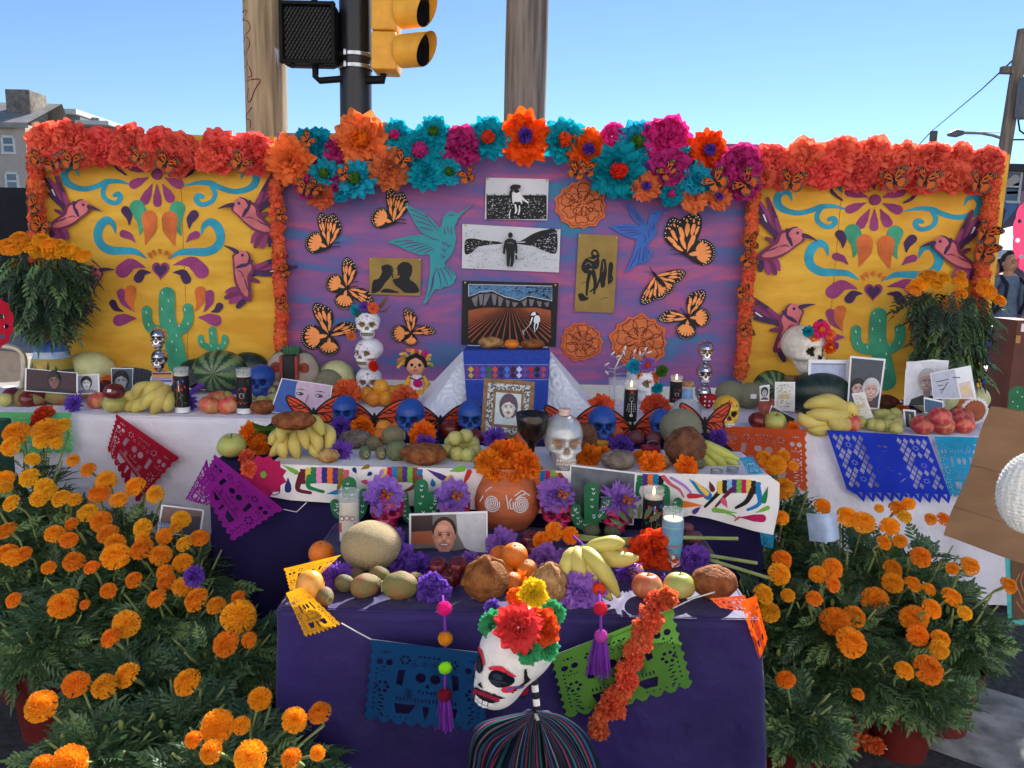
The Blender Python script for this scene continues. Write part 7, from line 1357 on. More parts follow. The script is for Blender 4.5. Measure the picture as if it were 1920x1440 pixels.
mag=[(722,1002,78,'behind the cantaloupe'),(848,1004,70,'behind the photo of a smiling man'),(1046,1008,74,'right of the clay pot'),(1156,1012,70,'right of the middle cactus')]
for(x,y,h_,l),(fx,fy,fr)in zip(mag,((719,930,40),(848,932,36),(1042,930,38),(1160,940,40))):
 p=on(x,y,'F');s=mpp(p);skull(f'magenta skull {l}',p+Vector((0,.06,0)),h_*s,magsk,wine,group=None,wf=1.25);q=W(fx,fy,p.y+.04);pflower(f'lilac tissue flower on the magenta skull {l}',q,fr*mpp(q)*1.05,'lilac','tissue' if x<1100 else 'fringe',None,(-.7,x,0),k=int(x));mini(f'little feather monarch on the lilac flower {l}',q+Vector((.02,-.06,.025)),24*mpp(q),.4,.3)
cw_=M('cactus_wood',(30,104,66),.5,.08,8)
def cactus(label,cx,by,ht,arms,y):
 e=E('cactus_figure',label,'cactus',W(cx,by,y));mb=MB();w_=27
 L_=[[(cx,by),(cx,by-ht*.5),(cx,by-ht+13)]]+arms
 for k,a in enumerate(L_):sheet(mb,stroke(a,[w_ if k==0 else 19]*len(a),5),wallmap(y,.0007*k),thick=.012+.0007*k*2)
 att(e,mb.obj('board',cw_));mb=MB();rn=random.Random(int(cx))
 for k,a in enumerate(L_):
  P_=cr(a,3,False)
  for i,q in enumerate(P_[1:]):
   x,yy=q.x+rn.uniform(-5,5),q.y
   for sg in(-1,1):sheet(mb,stroke([(x,yy+2),(x+sg*2.6,yy-1.5)],[1,1.6],2,False),wallmap(y,.0035))
 att(e,mb.obj('painted_spines',wht))
cactus('green wooden cactus behind the clear candle',655,990,96,[[(655,972),(634,962),(628,945)],[(655,975),(676,960),(682,925)]],2.47);cactus('green wooden cactus between two lilac flowers, behind the smiling man photo',790,990,92,[[(790,972),(768,972),(758,950),(757,930)],[(790,965),(808,965),(812,945),(812,930)]],2.47);cactus('green wooden cactus in front of the grey landscape photo',1109,996,92,[[(1109,985),(1088,982),(1079,966),(1080,954)],[(1109,972),(1128,965),(1136,950),(1138,940)]],2.44);cactus('green wooden cactus behind the two candles on the right',1243,990,82,[[(1243,972),(1266,965),(1271,942)]],2.47)
Q=[(1069,871),(1193,886),(1188,985),(1065,975)];b_,q=inset(Q,.02,.03,.98,.97);rn=random.Random(8);photo('grey landscape photo with a white border behind the middle cactus',Q,2.50,[(M('photo_grey',(96,102,112),.3,.4,20,rgb2=(60,66,74)),b_),(PM((74,100,88)),[q(.03,.6),q(.25,.5),q(.45,.55),q(.5,.97),q(.03,.97)]),(PM((58,58,64)),[q(.42,.52),q(.55,.38),q(.64,.55),q(.7,.97),q(.45,.97)])],thick=.004)
candle('clear glass candle with a red lace skull print left of the cantaloupe',651,1022,40,100,'F',None,[(PM((150,40,44)),circ(-.5+.5*k,.5+.02*(k%2),.24,.05))for k in range(3)]+[(wht,circ(-.5+.5*k,.5+.02*(k%2),.17,.034))for k in range(3)]+[(PM((190,40,40)),[Vector(p)for p in((-.85,.22),(.85,.22),(.85,.4),(-.85,.4))])],None,wax_h=.8)
fruit('melon','cantaloupe','large netted cantaloupe at the left of the front table',687,1086,116,'F',h=104)
Q=[(767,963),(914,958),(915,1066),(767,1058)];b_,q=inset(Q,.025,.04,.975,.97)
S=[(PM((120,112,108)),b_),(PM((196,196,200)),[q(.6,.04),q(.97,.04),q(.97,.75),q(.72,.68),q(.62,.4)]),(PM((60,46,44)),[q(.03,.05),q(.3,.05),q(.3,.34),q(.03,.36)]),(PM((168,92,62)),[q(.03,.36),q(.34,.34),q(.36,.6),q(.03,.6)])]
S+=[(PM((44,50,62)),[q(.03,.97),q(.03,.7),q(.3,.66),q(.42,.72),q(.6,.70),q(.72,.66),q(.97,.82),q(.97,.97)])]+[(s_[0],s_[1])for s_ in portrait([q(.08,-.02),q(.86,-.02),q(.86,1),q(.08,1)],(0,0,0),(40,32,32),(206,146,122),(36,40,50),0,True,.47,1.1,short=True)[1:]]
photo('colour photo of a smiling dark-haired man in a dark shirt on the front table',Q,2.28,S,thick=.004)
p=on(950,1004,'F',push=.1);s=mpp(p);clay=M('terracotta',(186,100,62),.75,.2,9,.2,120,stretch=(1,1,5));e=E('clay_pot','two-handled terracotta pot with white spirals in the middle of the altar','pot',p)
vp=[(40,0),(52,14),(61,36),(62,52),(57,72),(50,86),(46,96),(47,112),(51,118),(48,118),(43,98)];MB().lathe([(r*s,z*s*1.02)for r,z in vp],40).obj('body',clay,e,ang=None)
for sx in(-1,1):MB().tube([(sx*46*s,0,108*s),(sx*60*s,0,106*s),(sx*65*s,0,92*s),(sx*56*s,0,76*s)],[6*s,6.5*s,6*s,6*s],12).obj('handle',clay,e,ang=None)
def onpot(a,z):return(lp(vp[:9],z)*s*1.012*math.sin(a),-lp(vp[:9],z)*s*1.012*math.cos(a),z*s*1.02)
mb=MB()
for a0,t in((-.48,1),(.42,-1)):mb.tube([onpot(a0+t*.032*k*.16*math.cos(k*.5),57+1.9*k*.16*5.0/5*math.sin(k*.5)*5/5)for k in range(2,52)],.0022,5)
for L_ in([(-.05,74),(0,62),(.03,50)],[(.12,68),(.06,62),(.1,50),(.2,52)],[(-.85,66),(-.95,54)],[(.2,72),(.5,80),(.75,70)],[(-.8,74),(-.7,80),(-.6,84)],[(.25,66),(.4,72),(.6,74)]):mb.tube([onpot(a,z)for a,z in L_],.0022,5)
stuff(mb.obj('white_spirals',wht,e))
for i,(x,y,r)in enumerate(((916,866,27),(952,852,30),(985,868,27),(930,882,24),(962,882,26),(975,848,20),(935,846,22),(998,880,18))):q=W(x,y,p.y-(.06 if y>860 else 0));pflower(f'bright orange crepe flower in the clay pot, {("left", "top middle", "right", "lower left", "lower middle", "upper right", "upper left", "far right")[i]} one',q,r*mpp(q)*1.1,'bright orange','carn',None,(-.4,i,(i%3-1)*.4),'crepe flowers in the clay pot',i)
for x,y,r,c,k_,l in((742,1048,34,'purple','ruffle','purple tulle flower right of the cantaloupe'),(784,1062,27,'purple','carn','purple crepe flower below the left edge of the smiling man photo'),(812,1106,34,'purple','ruffle','purple tissue flower hanging over the front edge by the pink pompon'),(632,1082,33,'purple','fringe','purple fringed flower between the yellow gourd and cantaloupe'),(740,1008,22,'lilac','carn','lilac flower lit by the sun behind the cantaloupe'),(940,1018,30,'lilac','tissue','lilac flower above the oranges beside the smiling man photo'),(1022,1050,31,'lilac','ruffle','lilac tissue flower right of the oranges'),(1086,1110,46,'lilac','tissue','largest lilac tissue flower in front of the yellow bananas'),(1178,1072,29,'purple','fringe','purple fringed flower behind the front apples'),(1302,1050,28,'purple','ruffle','purple tissue flower right of the patterned candle'),(972,1092,24,'bright orange','fringe','bright orange fringed flower between the two sugared breads'),(1226,1034,46,'red','ruffle','big red orange rose with leaves before the guitar candle')):fringe(l,x,y,r,'F',c,k_)
for i,(x,y,w_,l_)in enumerate(((820,1082,36,.03),(858,1082,38,.03),(842,1106,44,0),(1002,1050,38,0),(994,1030,36,.02))):fruit('apple','dark_apple',('glossy dark red apple in the lower left corner of the smiling man photo','glossy dark red apple in front of the smiling man photo','glossy dark red apple behind the left sugared bread','dark red apple beside the loose marigolds','dark red apple in front of the clay pot foot')[i],x,y,w_,'F',rx_=.5,lift=l_)
bread('round sugared pan de muerto on the left of the puppet flowers',908,1140,90,80,'F','brown_bread','muerto',seed=10);bread('round sugared pan de muerto on the right of the puppet flowers',1030,1142,76,72,'F','pale_bread','muerto',seed=11)
for x,y,w_,l_,t in((964,1074,52,.03,'large orange on top of the heap right of the smiling man photo'),(938,1070,44,0,'orange at the corner of the smiling man photo'),(986,1098,46,0,'orange under the largest one, left of the right bread'),(944,1100,40,0,'orange behind the left sugared bread'),(598,1066,48,0,'orange behind the yellow cut paper at the left'),(960,1112,36,0,'smooth orange behind the orange fringed flower')):fruit('orange','orange',t,x,y,w_,'F',lift=l_,rx_=.3)
for i,(x,y,w_,rz,l_)in enumerate(((604,1144,50,-.9,'speckled prickly pear beside the yellow gourd'),(680,1132,66,.5,'green prickly pear with a long neck'),(744,1138,78,.15,'brown prickly pear, rightmost of the heap'),(708,1108,54,-.6,'prickly pear at the back of the heap'),(750,1104,40,.2,'small prickly pear half hidden by the purple tulle'))):fruit('pear','prickly_pear',l_,x,y,w_,'F',rz=rz+math.pi*(i==2),h=w_*1.1)
fruit('ball','gold_gourd','yellow gourd wrapped by the yellow cut paper',576,1138,54,'F',name='gourd',h=66)
bunch('yellow banana bunch at the right of the front table','F',(1130,1130),[[(1078,1030,40),(1064,1060,14),(1058,1100,10)],[(1082,1028,44),(1084,1060,6),(1105,1104,4)],[(1090,1030,40),(1122,1060,0),(1160,1118,-6)],[(1096,1034,34),(1112,1080,4),(1146,1124,0)],[(1100,1030,50),(1140,1020,40),(1170,1018,50)],[(1110,1034,60),(1150,1048,30),(1196,1046,40)]],16)
fruit('ball','gold_gourd','yellow mango among the bananas',1140,1066,50,'F',name='mango',h=40)
for x,y,w_,l_ in((1216,1132,60,'left of the two front apples on the front table'),(1277,1132,61,'right of the two front apples beside the cracked bread')):fruit('apple','green_apple' if x>1250 else 'pink_apple',l_,x,y,w_,'F',rx_=-.15)
bread('cracked brown bread at the right corner of the front table',1346,1136,90,62,'F','brown_bread','cross',seed=12)
candle('candle with guitar label behind the red orange rose',1224,1028,38,112,'F',blabel,guitar(),None,True,.84)
candle('candle with rainbow pattern and lettering right of the red orange rose',1261,1066,40,108,'F',M('sky_label',(96,160,186),.4),[(PM(c),[Vector((-1.5+.125*k,z+.012*(k%2)))for k in range(25)]+[Vector((1.5-.125*k,z+.03))for k in range(25)])for c,z in(((206,120,160),.76),((216,190,90),.7),((90,120,190),.64),((206,80,140),.58))]+[(bk,[Vector(p)for p in((-1.2,.14),(1.2,.14),(1.0,.28),(.4,.24),(-.2,.34),(-.7,.26))]),(wht,circ(0,.2,.16,.04))],wfoot,False,.84);bent_text([o for o in bpy.data.objects if o.name.startswith('glass_candle')][-1],'LA PRAYE',20.8*mpp(on(1261,1066,'F')),.066,.013,pr_)
for i,(x,y,w_)in enumerate(((1302,1030,40),(1290,1006,30))):fruit('oval','purple_potato',('dark avocado behind the purple tissue flower','small dark avocado right of the patterned candle')[i],x,y,w_,'F',name='avocado',h=w_*1.2)
for i,(x,y)in enumerate(((1110,1012),(1150,1014))):fruit('ball','avocado',('green lime under the flower stems on the left','green lime under the flower stems on the right')[i],x,y,34,'F',name='lime',h=28)
stm=M('flower_stem',(138,152,92),.6,.15,20)
for i,(hx,hy,r,pts)in enumerate(((1018,1016,20,[(1030,1004,.09),(1080,1012,.10),(1200,1010,.10),(1290,1008,.09),(1384,1010,.07)]),(1040,996,18,[(1050,1008,.08),(1130,1014,.08),(1260,1030,.08),(1420,1056,.04)]),(1070,1004,17,[(1080,1004,.09),(1180,1016,.09),(1300,1040,.09),(1442,1084,.02)]))):
 P0=W(hx,hy,2.24);e=E('cut_marigold',f'loose marigold lying on the bananas with a long stem to the right, {("front", "back", "rightmost")[i]} head','flower',P0,group='loose marigolds on the front table')
 MB().tube([W(a,b,2.24+c*.3-.0005*(a-1020)*.3)-P0 for a,b,c in pts],.0055,7).obj('stem',stm,e);globals().setdefault('LOOSE',[]).append((e,r*mpp(P0)))
mb=MB()
for k in range(6):petal(mb,(0,0,0),.9+k*.34,.35,.05,.009,2,5,.003,k,tip=.5)
o=mb.obj('leaf_spray',M('rose_leaf',(74,92,62),.4,.2,30));o.location=W(1196,1002,2.12);tag(o,'pale-veined leaves behind the red orange rose','leaves')
for x,y,r,k_,l in((700,1096,20,'carn','small purple crepe flower between the cantaloupe and the prickly pears'),(1062,1046,20,'carn','small lilac crepe flower left of the yellow bananas'),(1252,1092,18,'fringe','small purple fringed flower between the two front apples'),(1330,1078,18,'carn','small purple crepe flower behind the cracked bread'),(880,1052,20,'carn','small lilac flower at the right edge of the smiling man photo')):fringe(l,x,y,r,'F','purple' if 'purple' in l else 'lilac',k_)
for i,(x,y,w_)in enumerate(((642,1118,46),(776,1112,44),(662,1100,40))):fruit('pear','prickly_pear' if i else 'dark_pear',('dark prickly pear left of the green long-necked one','prickly pear beside the purple tissue flower','prickly pear tucked against the cantaloupe')[i],x,y,w_,'F',rz=.7*i-.4,h=w_*1.15)
for i,(x,y,w_,m_)in enumerate(((1320,1062,44,'purple_potato'),(1190,1092,40,'gold_gourd'),(1168,1060,40,'gold_gourd'))):fruit('oval',m_,('purple potato behind the cracked bread','yellow mango under the red orange rose','yellow mango at the tips of the bananas')[i],x,y,w_,'F',name='potato' if i==0 else 'mango',h=w_*1.2)
for i,(x,y,w_)in enumerate(((1336,868,34),(1312,884,30),(900,880,30),(820,858,30))):fruit('pear','avocado' if i<2 else 'prickly_pear',('dark avocado under the green bananas','small avocado beside the tea lights','prickly pear right of the guava heap','prickly pear behind the golden loaf')[i],x,y,w_,'M',name='avocado' if i<2 else 'prickly_pear',h=w_*1.2)
for i,(x,y,w_)in enumerate(((1240,884,40),(1050,866,40),(612,872,40))):bread(('small sugared bun at the foot of the brown knotted bread','small bun behind the glass skull','small bun under the banana bunch')[i],x,y,w_,w_*.6,'M','pale_bread','muerto',seed=20+i)
def bil(Q):
 a,b,c,d=(Vector(p)for p in Q);return lambda u,v:a.lerp(b,u).lerp(d.lerp(c,u),v)
def el(cx,cy,rx_,ry,n=12,a0=0):return[Vector((cx+rx_*math.cos(a0+k*2*math.pi/n),cy+ry*math.sin(a0+k*2*math.pi/n)))for k in range(n)]
def flower_holes(cx,cy,r,n=6):return[el(cx+r*math.cos(k*6.283/n),cy+r*1.3*math.sin(k*6.283/n),r*.36,r*.5,7)for k in range(n)]
def skull_holes(cx,cy,s):return[el(cx-s*.36,cy,s*.26,s*.36),el(cx+s*.36,cy,s*.26,s*.36),[Vector(p)for p in((cx,cy+s*.35),(cx+s*.12,cy+s*.7),(cx-s*.12,cy+s*.7))]]+[el(cx+(k-2)*s*.2,cy+s*(1.0+.06*(k%2)),s*.06,s*.10,6)for k in range(5)]
def slit(cx,cy,w_,h_,rot=0):return[Vector((cx+x*math.cos(rot)-y*math.sin(rot),cy+x*math.sin(rot)+y*math.cos(rot)))for x,y in((-w_,0),(0,-h_),(w_,0),(0,h_))]
def design():
 H=skull_holes(.13,.25,.11)+skull_holes(.87,.25,.11)+skull_holes(.5,.40,.17)
 for x in(.3,.7):H+=flower_holes(x,.2,.035)
 for k in range(4):H+=flower_holes(.38+k*.08,.255-.02*(k in(1,2)),.02,5)
 for x in(.13,.87):H+=flower_holes(x,.55,.045)+[el(x,.13,.012,.02,6),el(x-.03,.13,.01,.012,5),el(x+.03,.13,.01,.012,5)]
 H+=[[Vector(p)for p in((.25,.33),(.31,.32),(.29,.52),(.24,.50))],[Vector(p)for p in((.75,.33),(.69,.32),(.71,.52),(.76,.50))]]
 H+=[el(.07,.34+.06*k,.010,.014,6)for k in range(9)]+[el(.93,.34+.06*k,.010,.014,6)for k in range(9)]+[el(.1+.05*k,.91,.010,.012,6)for k in range(6)]+[el(.65+.05*k,.91,.010,.012,6)for k in range(6)]+[slit(.42+.04*k,.14,.012,.02,.5*(-1)**k)for k in range(5)]
 for k in range(17):H.append([Vector((.25+k*.03,.655)),Vector((.262+k*.03,.655)),Vector((.262+k*.03,.70+.01*(k%2))),Vector((.25+k*.03,.70))])
 H+=[[Vector(p)for p in((.24,.74),(.42,.74),(.36,.86),(.26,.86))],[Vector(p)for p in((.58,.74),(.76,.74),(.74,.86),(.64,.86))],[Vector(p)for p in((.47,.75),(.53,.75),(.51,.90),(.49,.90))]]
 for k in range(6):H+=[slit(.12+.02*(k%2),.66+k*.045,.03,.012,.4),slit(.88-.02*(k%2),.66+k*.045,.03,.012,-.4)]
 for k in range(5):H+=[slit(.35,.56+.022*k,.05,.007,.3),slit(.65,.56+.022*k,.05,.007,-.3)]
 return H
def scallop_out(n=9,m=7):
 o=[(0,0),(1,0)]
 for k in range(m*3+1):t=k/(m*3);o.append((.985+.015*math.cos(t*m*6.283),.08+.84*t))
 for k in range(n*3+1):t=k/(n*3);o.append((1-t,.955-.04*math.cos(t*n*6.283)*1+.03*math.sin(t*3.14)))
 for k in range(m*3+1):t=1-k/(m*3);o.append((.015-.015*math.cos(t*m*6.283),.08+.84*t))
 return[Vector(p)for p in o]
def lattice():
 H=[];
 for i in range(15):
  for j in range(11):
   cx,cy=.06+i*.063+(.0315 if j%2 else 0),.10+j*.068
   if cx>.95 or(abs(cx-.5)<.18 and.03<cy<.80):continue
   st=any((cx-a)**2+((cy-b)*.8)**2<.0064 for a,b in((.17,.2),(.17,.46),(.2,.70),(.83,.2),(.85,.46),(.82,.70)))
   if not st:H.append([Vector((cx-.025,cy)),Vector((cx,cy-.052)),Vector((cx+.025,cy)),Vector((cx,cy+.052))]if j%1==0 and i%1==0 and(j%2==0 or True)and((i+j)%1==0)else[])
 H=[h for k,h in enumerate(H)]
 ok=[]
 for h in H:
  c=sum(h,Vector((0,0)))/4
  if all(abs(c.x-q.x)/.0285+abs(c.y-q.y)/.058>=1.98 for q in[sum(g,Vector((0,0)))/4 for g in ok]):ok.append(h)
 H=ok
 for a,b in((.17,.2),(.17,.46),(.2,.70),(.83,.2),(.85,.46),(.82,.70)):H+=[slit(a+.024*math.cos(k*.785),b+.03*math.sin(k*.785),.014,.006,k*.785)for k in range(8)]
 H+=[el(.47,.2,.018,.022,8),el(.53,.2,.018,.022,8),slit(.5,.27,.03,.008)]+[slit(.42+.02*k,.36+.05*k,.03,.008,.5)for k in range(5)]+[slit(.38,.56+.03*k,.03,.006,1.2)for k in range(3)]+[el(.58,.6,.016,.02,8)]+[slit(.6-.015*k,.68+.02*k,.035,.007,-.6)for k in range(3)]
 H+=[[Vector(p)for p in((.012+k*.092,.895),(.056+k*.092,.895),(.042+k*.092,.925),(.034+k*.092,.965),(.026+k*.092,.925))]for k in range(1,11)]
 o=[(0,0),(1,0)]+[(1,.85)]+[(1-k*.046-.0,.93 if k%2==0 else 1.04)for k in range(21)]+[(0,.85)]
 return o,H
def papel(label,Q,y,mat,wave=.012,style='skull',zf=None,slant=0):
 e=E('cut_paper_banner',label,'paper banner',W(*Q[0],y));f=bil(Q);o_,H=(scallop_out(),design())if style=='skull' else lattice()
 def mp(u,v,o=0):
  q=f(u,v);d=y-.008-wave*(1+math.sin(u*7+Q[0][0])*.7*v+.5*math.sin(v*5+u*3))-slant*v;return W(q.x,q.y,d)
 mb=MB();sheet(mb,[Vector(p)for p in o_],mp,0,H,cut=.12);att(e,mb.obj('sheet',mat,smooth=False));return e
P_=lambda n_,c_,t=.35:M('papel_'+n_,c_,.8,.1,12,trans=t,spec=.15)
papel('red cut-paper banner hanging aslant on the white cloth at the left',[(218,776),(336,858),(256,946),(200,842)],YB-.03,P_('red',(170,26,50)))
papel('magenta cut-paper banner with skulls at the left corner of the middle table',[(402,852),(532,955),(434,1018),(372,905)],YM-.08,P_('magenta',(140,32,140)),.016)
papel('crumpled lower half of the magenta banner beside the white cloth',[(388,860),(404,940),(388,948),(346,938)],YM-.02,P_('magenta',(140,32,140)),.02)
papel('blue lattice cut-paper banner with a standing figure on the right white cloth',[(1550,806),(1740,818),(1786,940),(1594,936)],YB-.03,P_('blue',(32,56,184),.2),.008,'lattice')
papel('turquoise cut-paper banner beside the blue lattice one',[(1752,818),(1838,820),(1850,935),(1780,932)],YB-.028,P_('turquoise',(40,150,196),.2),.008)
papel('orange cut-paper banner draped over the white cloth right of the embroidered cloth',[(1352,798),(1512,806),(1516,925),(1345,880)],YB-.035,P_('orange',(206,84,44)),.014)
papel('pale green lace paper on the white cloth at the far left',[(-30,772),(134,774),(138,850),(-30,850)],YB-.028,P_('green',(110,196,120)),.008)
papel('dark blue cut-paper banner hanging on the front of the purple table at left',[(696,1199),(918,1226),(912,1375),(680,1352)],YF-.035,P_('dark_blue',(14,62,108),.12),.01)
papel('green cut-paper banner hanging on the front of the purple table at right',[(1030,1232),(1262,1140),(1302,1290),(1060,1350)],YF-.035,P_('leaf_green',(84,132,54),.2),.01)
papel('yellow cut-paper banner curled round the gourd',[(532,1066),(640,1040),(600,1078),(545,1118)],1.99,P_('yellow',(232,166,30)),.012)
papel('yellow cut-paper banner spilling over the front edge at the left corner',[(536,1112),(566,1100),(642,1172),(572,1196)],1.85,P_('yellow',(232,166,30)),.012)
papel('bright orange cut-paper banner crumpled over the right corner of the front table',[(1388,1128),(1418,1116),(1440,1200),(1424,1240)],1.86,P_('vivid_orange',(240,96,20)),.02)
papel('salmon cut-paper banner lying on the purple cloth under the cracked bread',[(1330,1122),(1396,1116),(1422,1150),(1350,1140)],1.885,P_('orange',(206,84,44)),.006)
papel('turquoise paper roll at the right corner of the embroidered cloth',[(1386,858),(1412,856),(1432,888),(1404,890)],YM-.03,P_('turquoise',(40,150,196),.2),.012);papel('turquoise paper end below the embroidered cloth at the right',[(1424,995),(1452,1002),(1450,1030),(1428,1022)],YM-.06,P_('turquoise',(40,150,196),.2),.006)
def cord(label,pts,y,r=.0016,m_=None,name='string',cat='string'):
 Q=[W(a,b,y)for a,b in pts];o=MB().tube(Q,r,5).obj(name,m_ or M('white_string',(220,216,210),.9));reorigin(o,Q[0]);return tag(o,label,cat)
cord('white string from the yellow banner to the dark blue banner',[(640,1168),(668,1184),(696,1199),(800,1213),(918,1226)],YF-.048);cord('white string above the green banner towards the table corner',[(1030,1232),(1150,1186),(1262,1140),(1300,1122),(1340,1110)],YF-.048);cord('thin string from the magenta banner across the dark skirt',[(532,955),(556,960),(575,942)],YM-.05)
def pompon(name,parent,p,r,col,loc0):
 def mk():
  mb=MB();rn=random.Random(5)
  mb.ball((0,0,0),.8,12,8)
  for k in range(420):
   z=1-2*(k+.5)/420;a=k*2.39996;d=Vector((math.sqrt(1-z*z)*math.cos(a),math.sqrt(1-z*z)*math.sin(a),z));t=d.orthogonal().normalized()*.05;b=d.cross(t).normalized()*.05;q=d*rn.uniform(.94,1.05)+Vector((rn.uniform(-.05,.05),rn.uniform(-.05,.05),rn.uniform(-.05,.05)));mb.add([d*.78+t,d*.78-t*.5+b,d*.78-t*.5-b,q],[(0,1,3),(1,2,3),(2,0,3)])
  return mb.mesh('pompon',[col])
 me=cached(('pom',col.name),mk);o=link(name,me,parent,p-loc0);o.scale=(r,r,r);return o
def tassel(parent,p,w_,L_,col,loc0):
 mb=MB();rn=random.Random(2)
 for k in range(70):a=rn.uniform(0,6.28);q=rn.uniform(.2,1);mb.tube([(p.x-loc0.x+w_*.25*q*math.cos(a),p.y-loc0.y+w_*.25*q*math.sin(a),p.z-loc0.z),(p.x-loc0.x+w_*.42*q*math.cos(a),p.y-loc0.y+w_*.4*q*math.sin(a),p.z-loc0.z-L_*.5),(p.x-loc0.x+w_*.5*q*math.cos(a+.2),p.y-loc0.y+w_*.45*q*math.sin(a),p.z-loc0.z-L_*rn.uniform(.88,1.03))],.0021,3,caps=False)
 stuff(mb.obj('tassel',col,parent))
YN=M('yarn_pink',(236,24,130),.95),M('yarn_mustard',(216,138,22),.95),M('yarn_lime',(150,236,30),.95),M('yarn_wine',(120,14,40),.95),M('yarn_teal',(0,160,170),.95),M('yarn_orange',(228,70,34),.95),M('yarn_red',(212,30,60),.95),M('yarn_orchid',(190,70,170),.95),M('yarn_purple',(120,50,160),.95)
def pomstring(label,pts,y,tas):
 P0=W(*pts[0][:2],y);e=E('pompon_string',label,'pompon string',P0)
 Q=[W(a,b,yy or y)for a,b,r,c,yy in pts];MB().tube([q-P0 for q in Q],.0035,6).obj('cord',YN[8],e)
 for q,(a,b,r,c,yy)in zip(Q,pts):
  if r:pompon('pompon',e,q,r*mpp(q),YN[c],P0)
 q=W(*tas[:2],y);tassel(e,q,tas[2]*mpp(q),tas[3]*mpp(q),YN[8],P0)
pomstring('string of pink, mustard, lime and wine pompons with a purple tassel, at left',[(830,1118,0,0,1.9),(833,1141,15,0,None),(835,1197,15,1,None),(835,1250,15,2,None),(834,1302,15,3,None)],YF-.05,(834,1308,36,66));pomstring('string of teal, orange, red and orchid pompons with a purple tassel, at right',[(1075,1005,0,0,2.16),(1103,1031,12.5,4,2.06),(1118,1064,13,4,1.98),(1123,1104,13.5,5,1.9),(1126,1141,14,6,None),(1127,1193,14,7,None)],YF-.06,(1125,1200,46,72))
garland('string of orange crepe pompons slanting down the front of the purple table',[(1250,1118),(1222,1150),(1200,1200),(1180,1250),(1160,1300),(1130,1350),(1114,1378)],28,YF-.075,'salmon',15,3,'carn')
garland('string of pale orange pompons on the ground at the lower right',[(1508,1446),(1545,1424),(1575,1402),(1602,1390),(1634,1394),(1664,1405)],18,0,'peach',9,3,'carn',zf=lambda x,y:G(x,y,.05))
garland('short string of red pompons over the green lace paper at the left',[(86,770),(76,782),(68,800)],15,YB-.06,'red',4,2,'carn')
pp=W(985,1215,1.50);s=mpp(pp);e=E('skull_puppet','painted skull-headed puppet with a paper flower crown and dark striped shawl','puppet',(W(1000,1430,1.56).x,1.56,0));Lp=e.location
papm=M('papier_mache',(228,222,218),.7,.08,9,.25,50);hh=192*s
def puppet_surf(d):
 r=skull_r(d,.95);p=Vector((0,-.02,.5))+d*r
 if d.y<.2:r+=.03*math.exp(-((p.x/.05)**2+((p.z-.42)/.1)**2))+.03*math.exp(-((p.x/.16)**2+((p.z-.2)/.08)**2))-.03*math.exp(-(((abs(p.x)-.14)/.09)**2+((p.z-.52)/.08)**2))
 return r
def phead():
 mb=MB()
 def fn(u,v):
  a=u*2*math.pi;t=v*math.pi;d=Vector((math.sin(t)*math.cos(a),math.sin(t)*math.sin(a),-math.cos(t)));return Vector((0,-.02,.5))+d*puppet_surf(d)
 mb.grid(fn,64,48,cu=True);return mb.mesh('head',papm)
hd=link('head',phead(),e);hd.location=W(940,1312,1.46)-Lp;hd.scale=(hh*.92,hh*.95,hh);hd.rotation_euler=(math.radians(2),math.radians(15),math.radians(-40))
def psy(x,z,out):
 for k in range(80):
  y=.1-k*.008;q=Vector((x,y+.02,z-.5))
  if q.length>puppet_surf(q.normalized()):return Vector((x,y-out,z))
 return Vector((x,-.5-out,z))
def onhead(name,shapes):
 mb=MB();mats=[]
 for j,(m_,out)in enumerate(shapes):
  if m_ not in mats:mats.append(m_)
  sheet(mb,out,lambda x,z,o=0:psy(x,z,.012+.004*j),mats.index(m_),cut=.035)
 link(name,mb.mesh(name,mats,False),hd)
lipm=M('puppet_lip',(150,24,60),.5);redm=M('puppet_red',(206,44,66),.5)
def S100(pts,wd):return[Vector((p.x/100,p.y/100))for p in stroke([(a*100,b*100)for a,b in pts],[w_*100 for w_ in wd],5)]
onhead('painted_mouth',[(bk,el(.07,.225,.185,.135,24)),(lipm,el(.07,.225,.17,.122,24)),(bk,el(.07,.225,.132,.078,20))]+[(wht,[Vector((-.03+k*.052,.232+r*.05-.05)),Vector((.012+k*.052,.232+r*.05-.05)),Vector((.012+k*.052,.272+r*.05-.05)),Vector((-.03+k*.052,.272+r*.05-.05))])for k in range(4)for r in(0,1)])
onhead('painted_nose',[(bk,[Vector((0,.44)),Vector((.045,.37)),Vector((.012,.385)),Vector((-.012,.385)),Vector((-.045,.37))])])
for sg in(-1,1):
 onhead('painted_eye',[(M('puppet_socket',(14,22,34),.35),el(sg*.15,.53,.105,.095,20)),(M('puppet_pupil',(44,52,66),.3),el(sg*.12,.54,.045,.042,14))]);onhead('painted_brow',[(redm,S100([(sg*.04,.60),(sg*.14,.645),(sg*.25,.585)],[.03,.05,.02]))]);onhead('painted_cheek',[(bk,S100([(sg*.30,.66),(sg*.31,.5),(sg*.25,.40),(sg*.27,.33)],[.012,.02,.02,.02])),(redm,el(sg*.24,.42,.06,.04,16)),(pb,S100([(sg*.22,.42),(sg*.27,.45),(sg*.28,.40)],[.014,.02,.014]))]);onhead('painted_jaw_line',[(bk,S100([(sg*.13,.36),(sg*.2,.31),(sg*.22,.22),(sg*.19,.1)],[.012,.02,.022,.018]))])
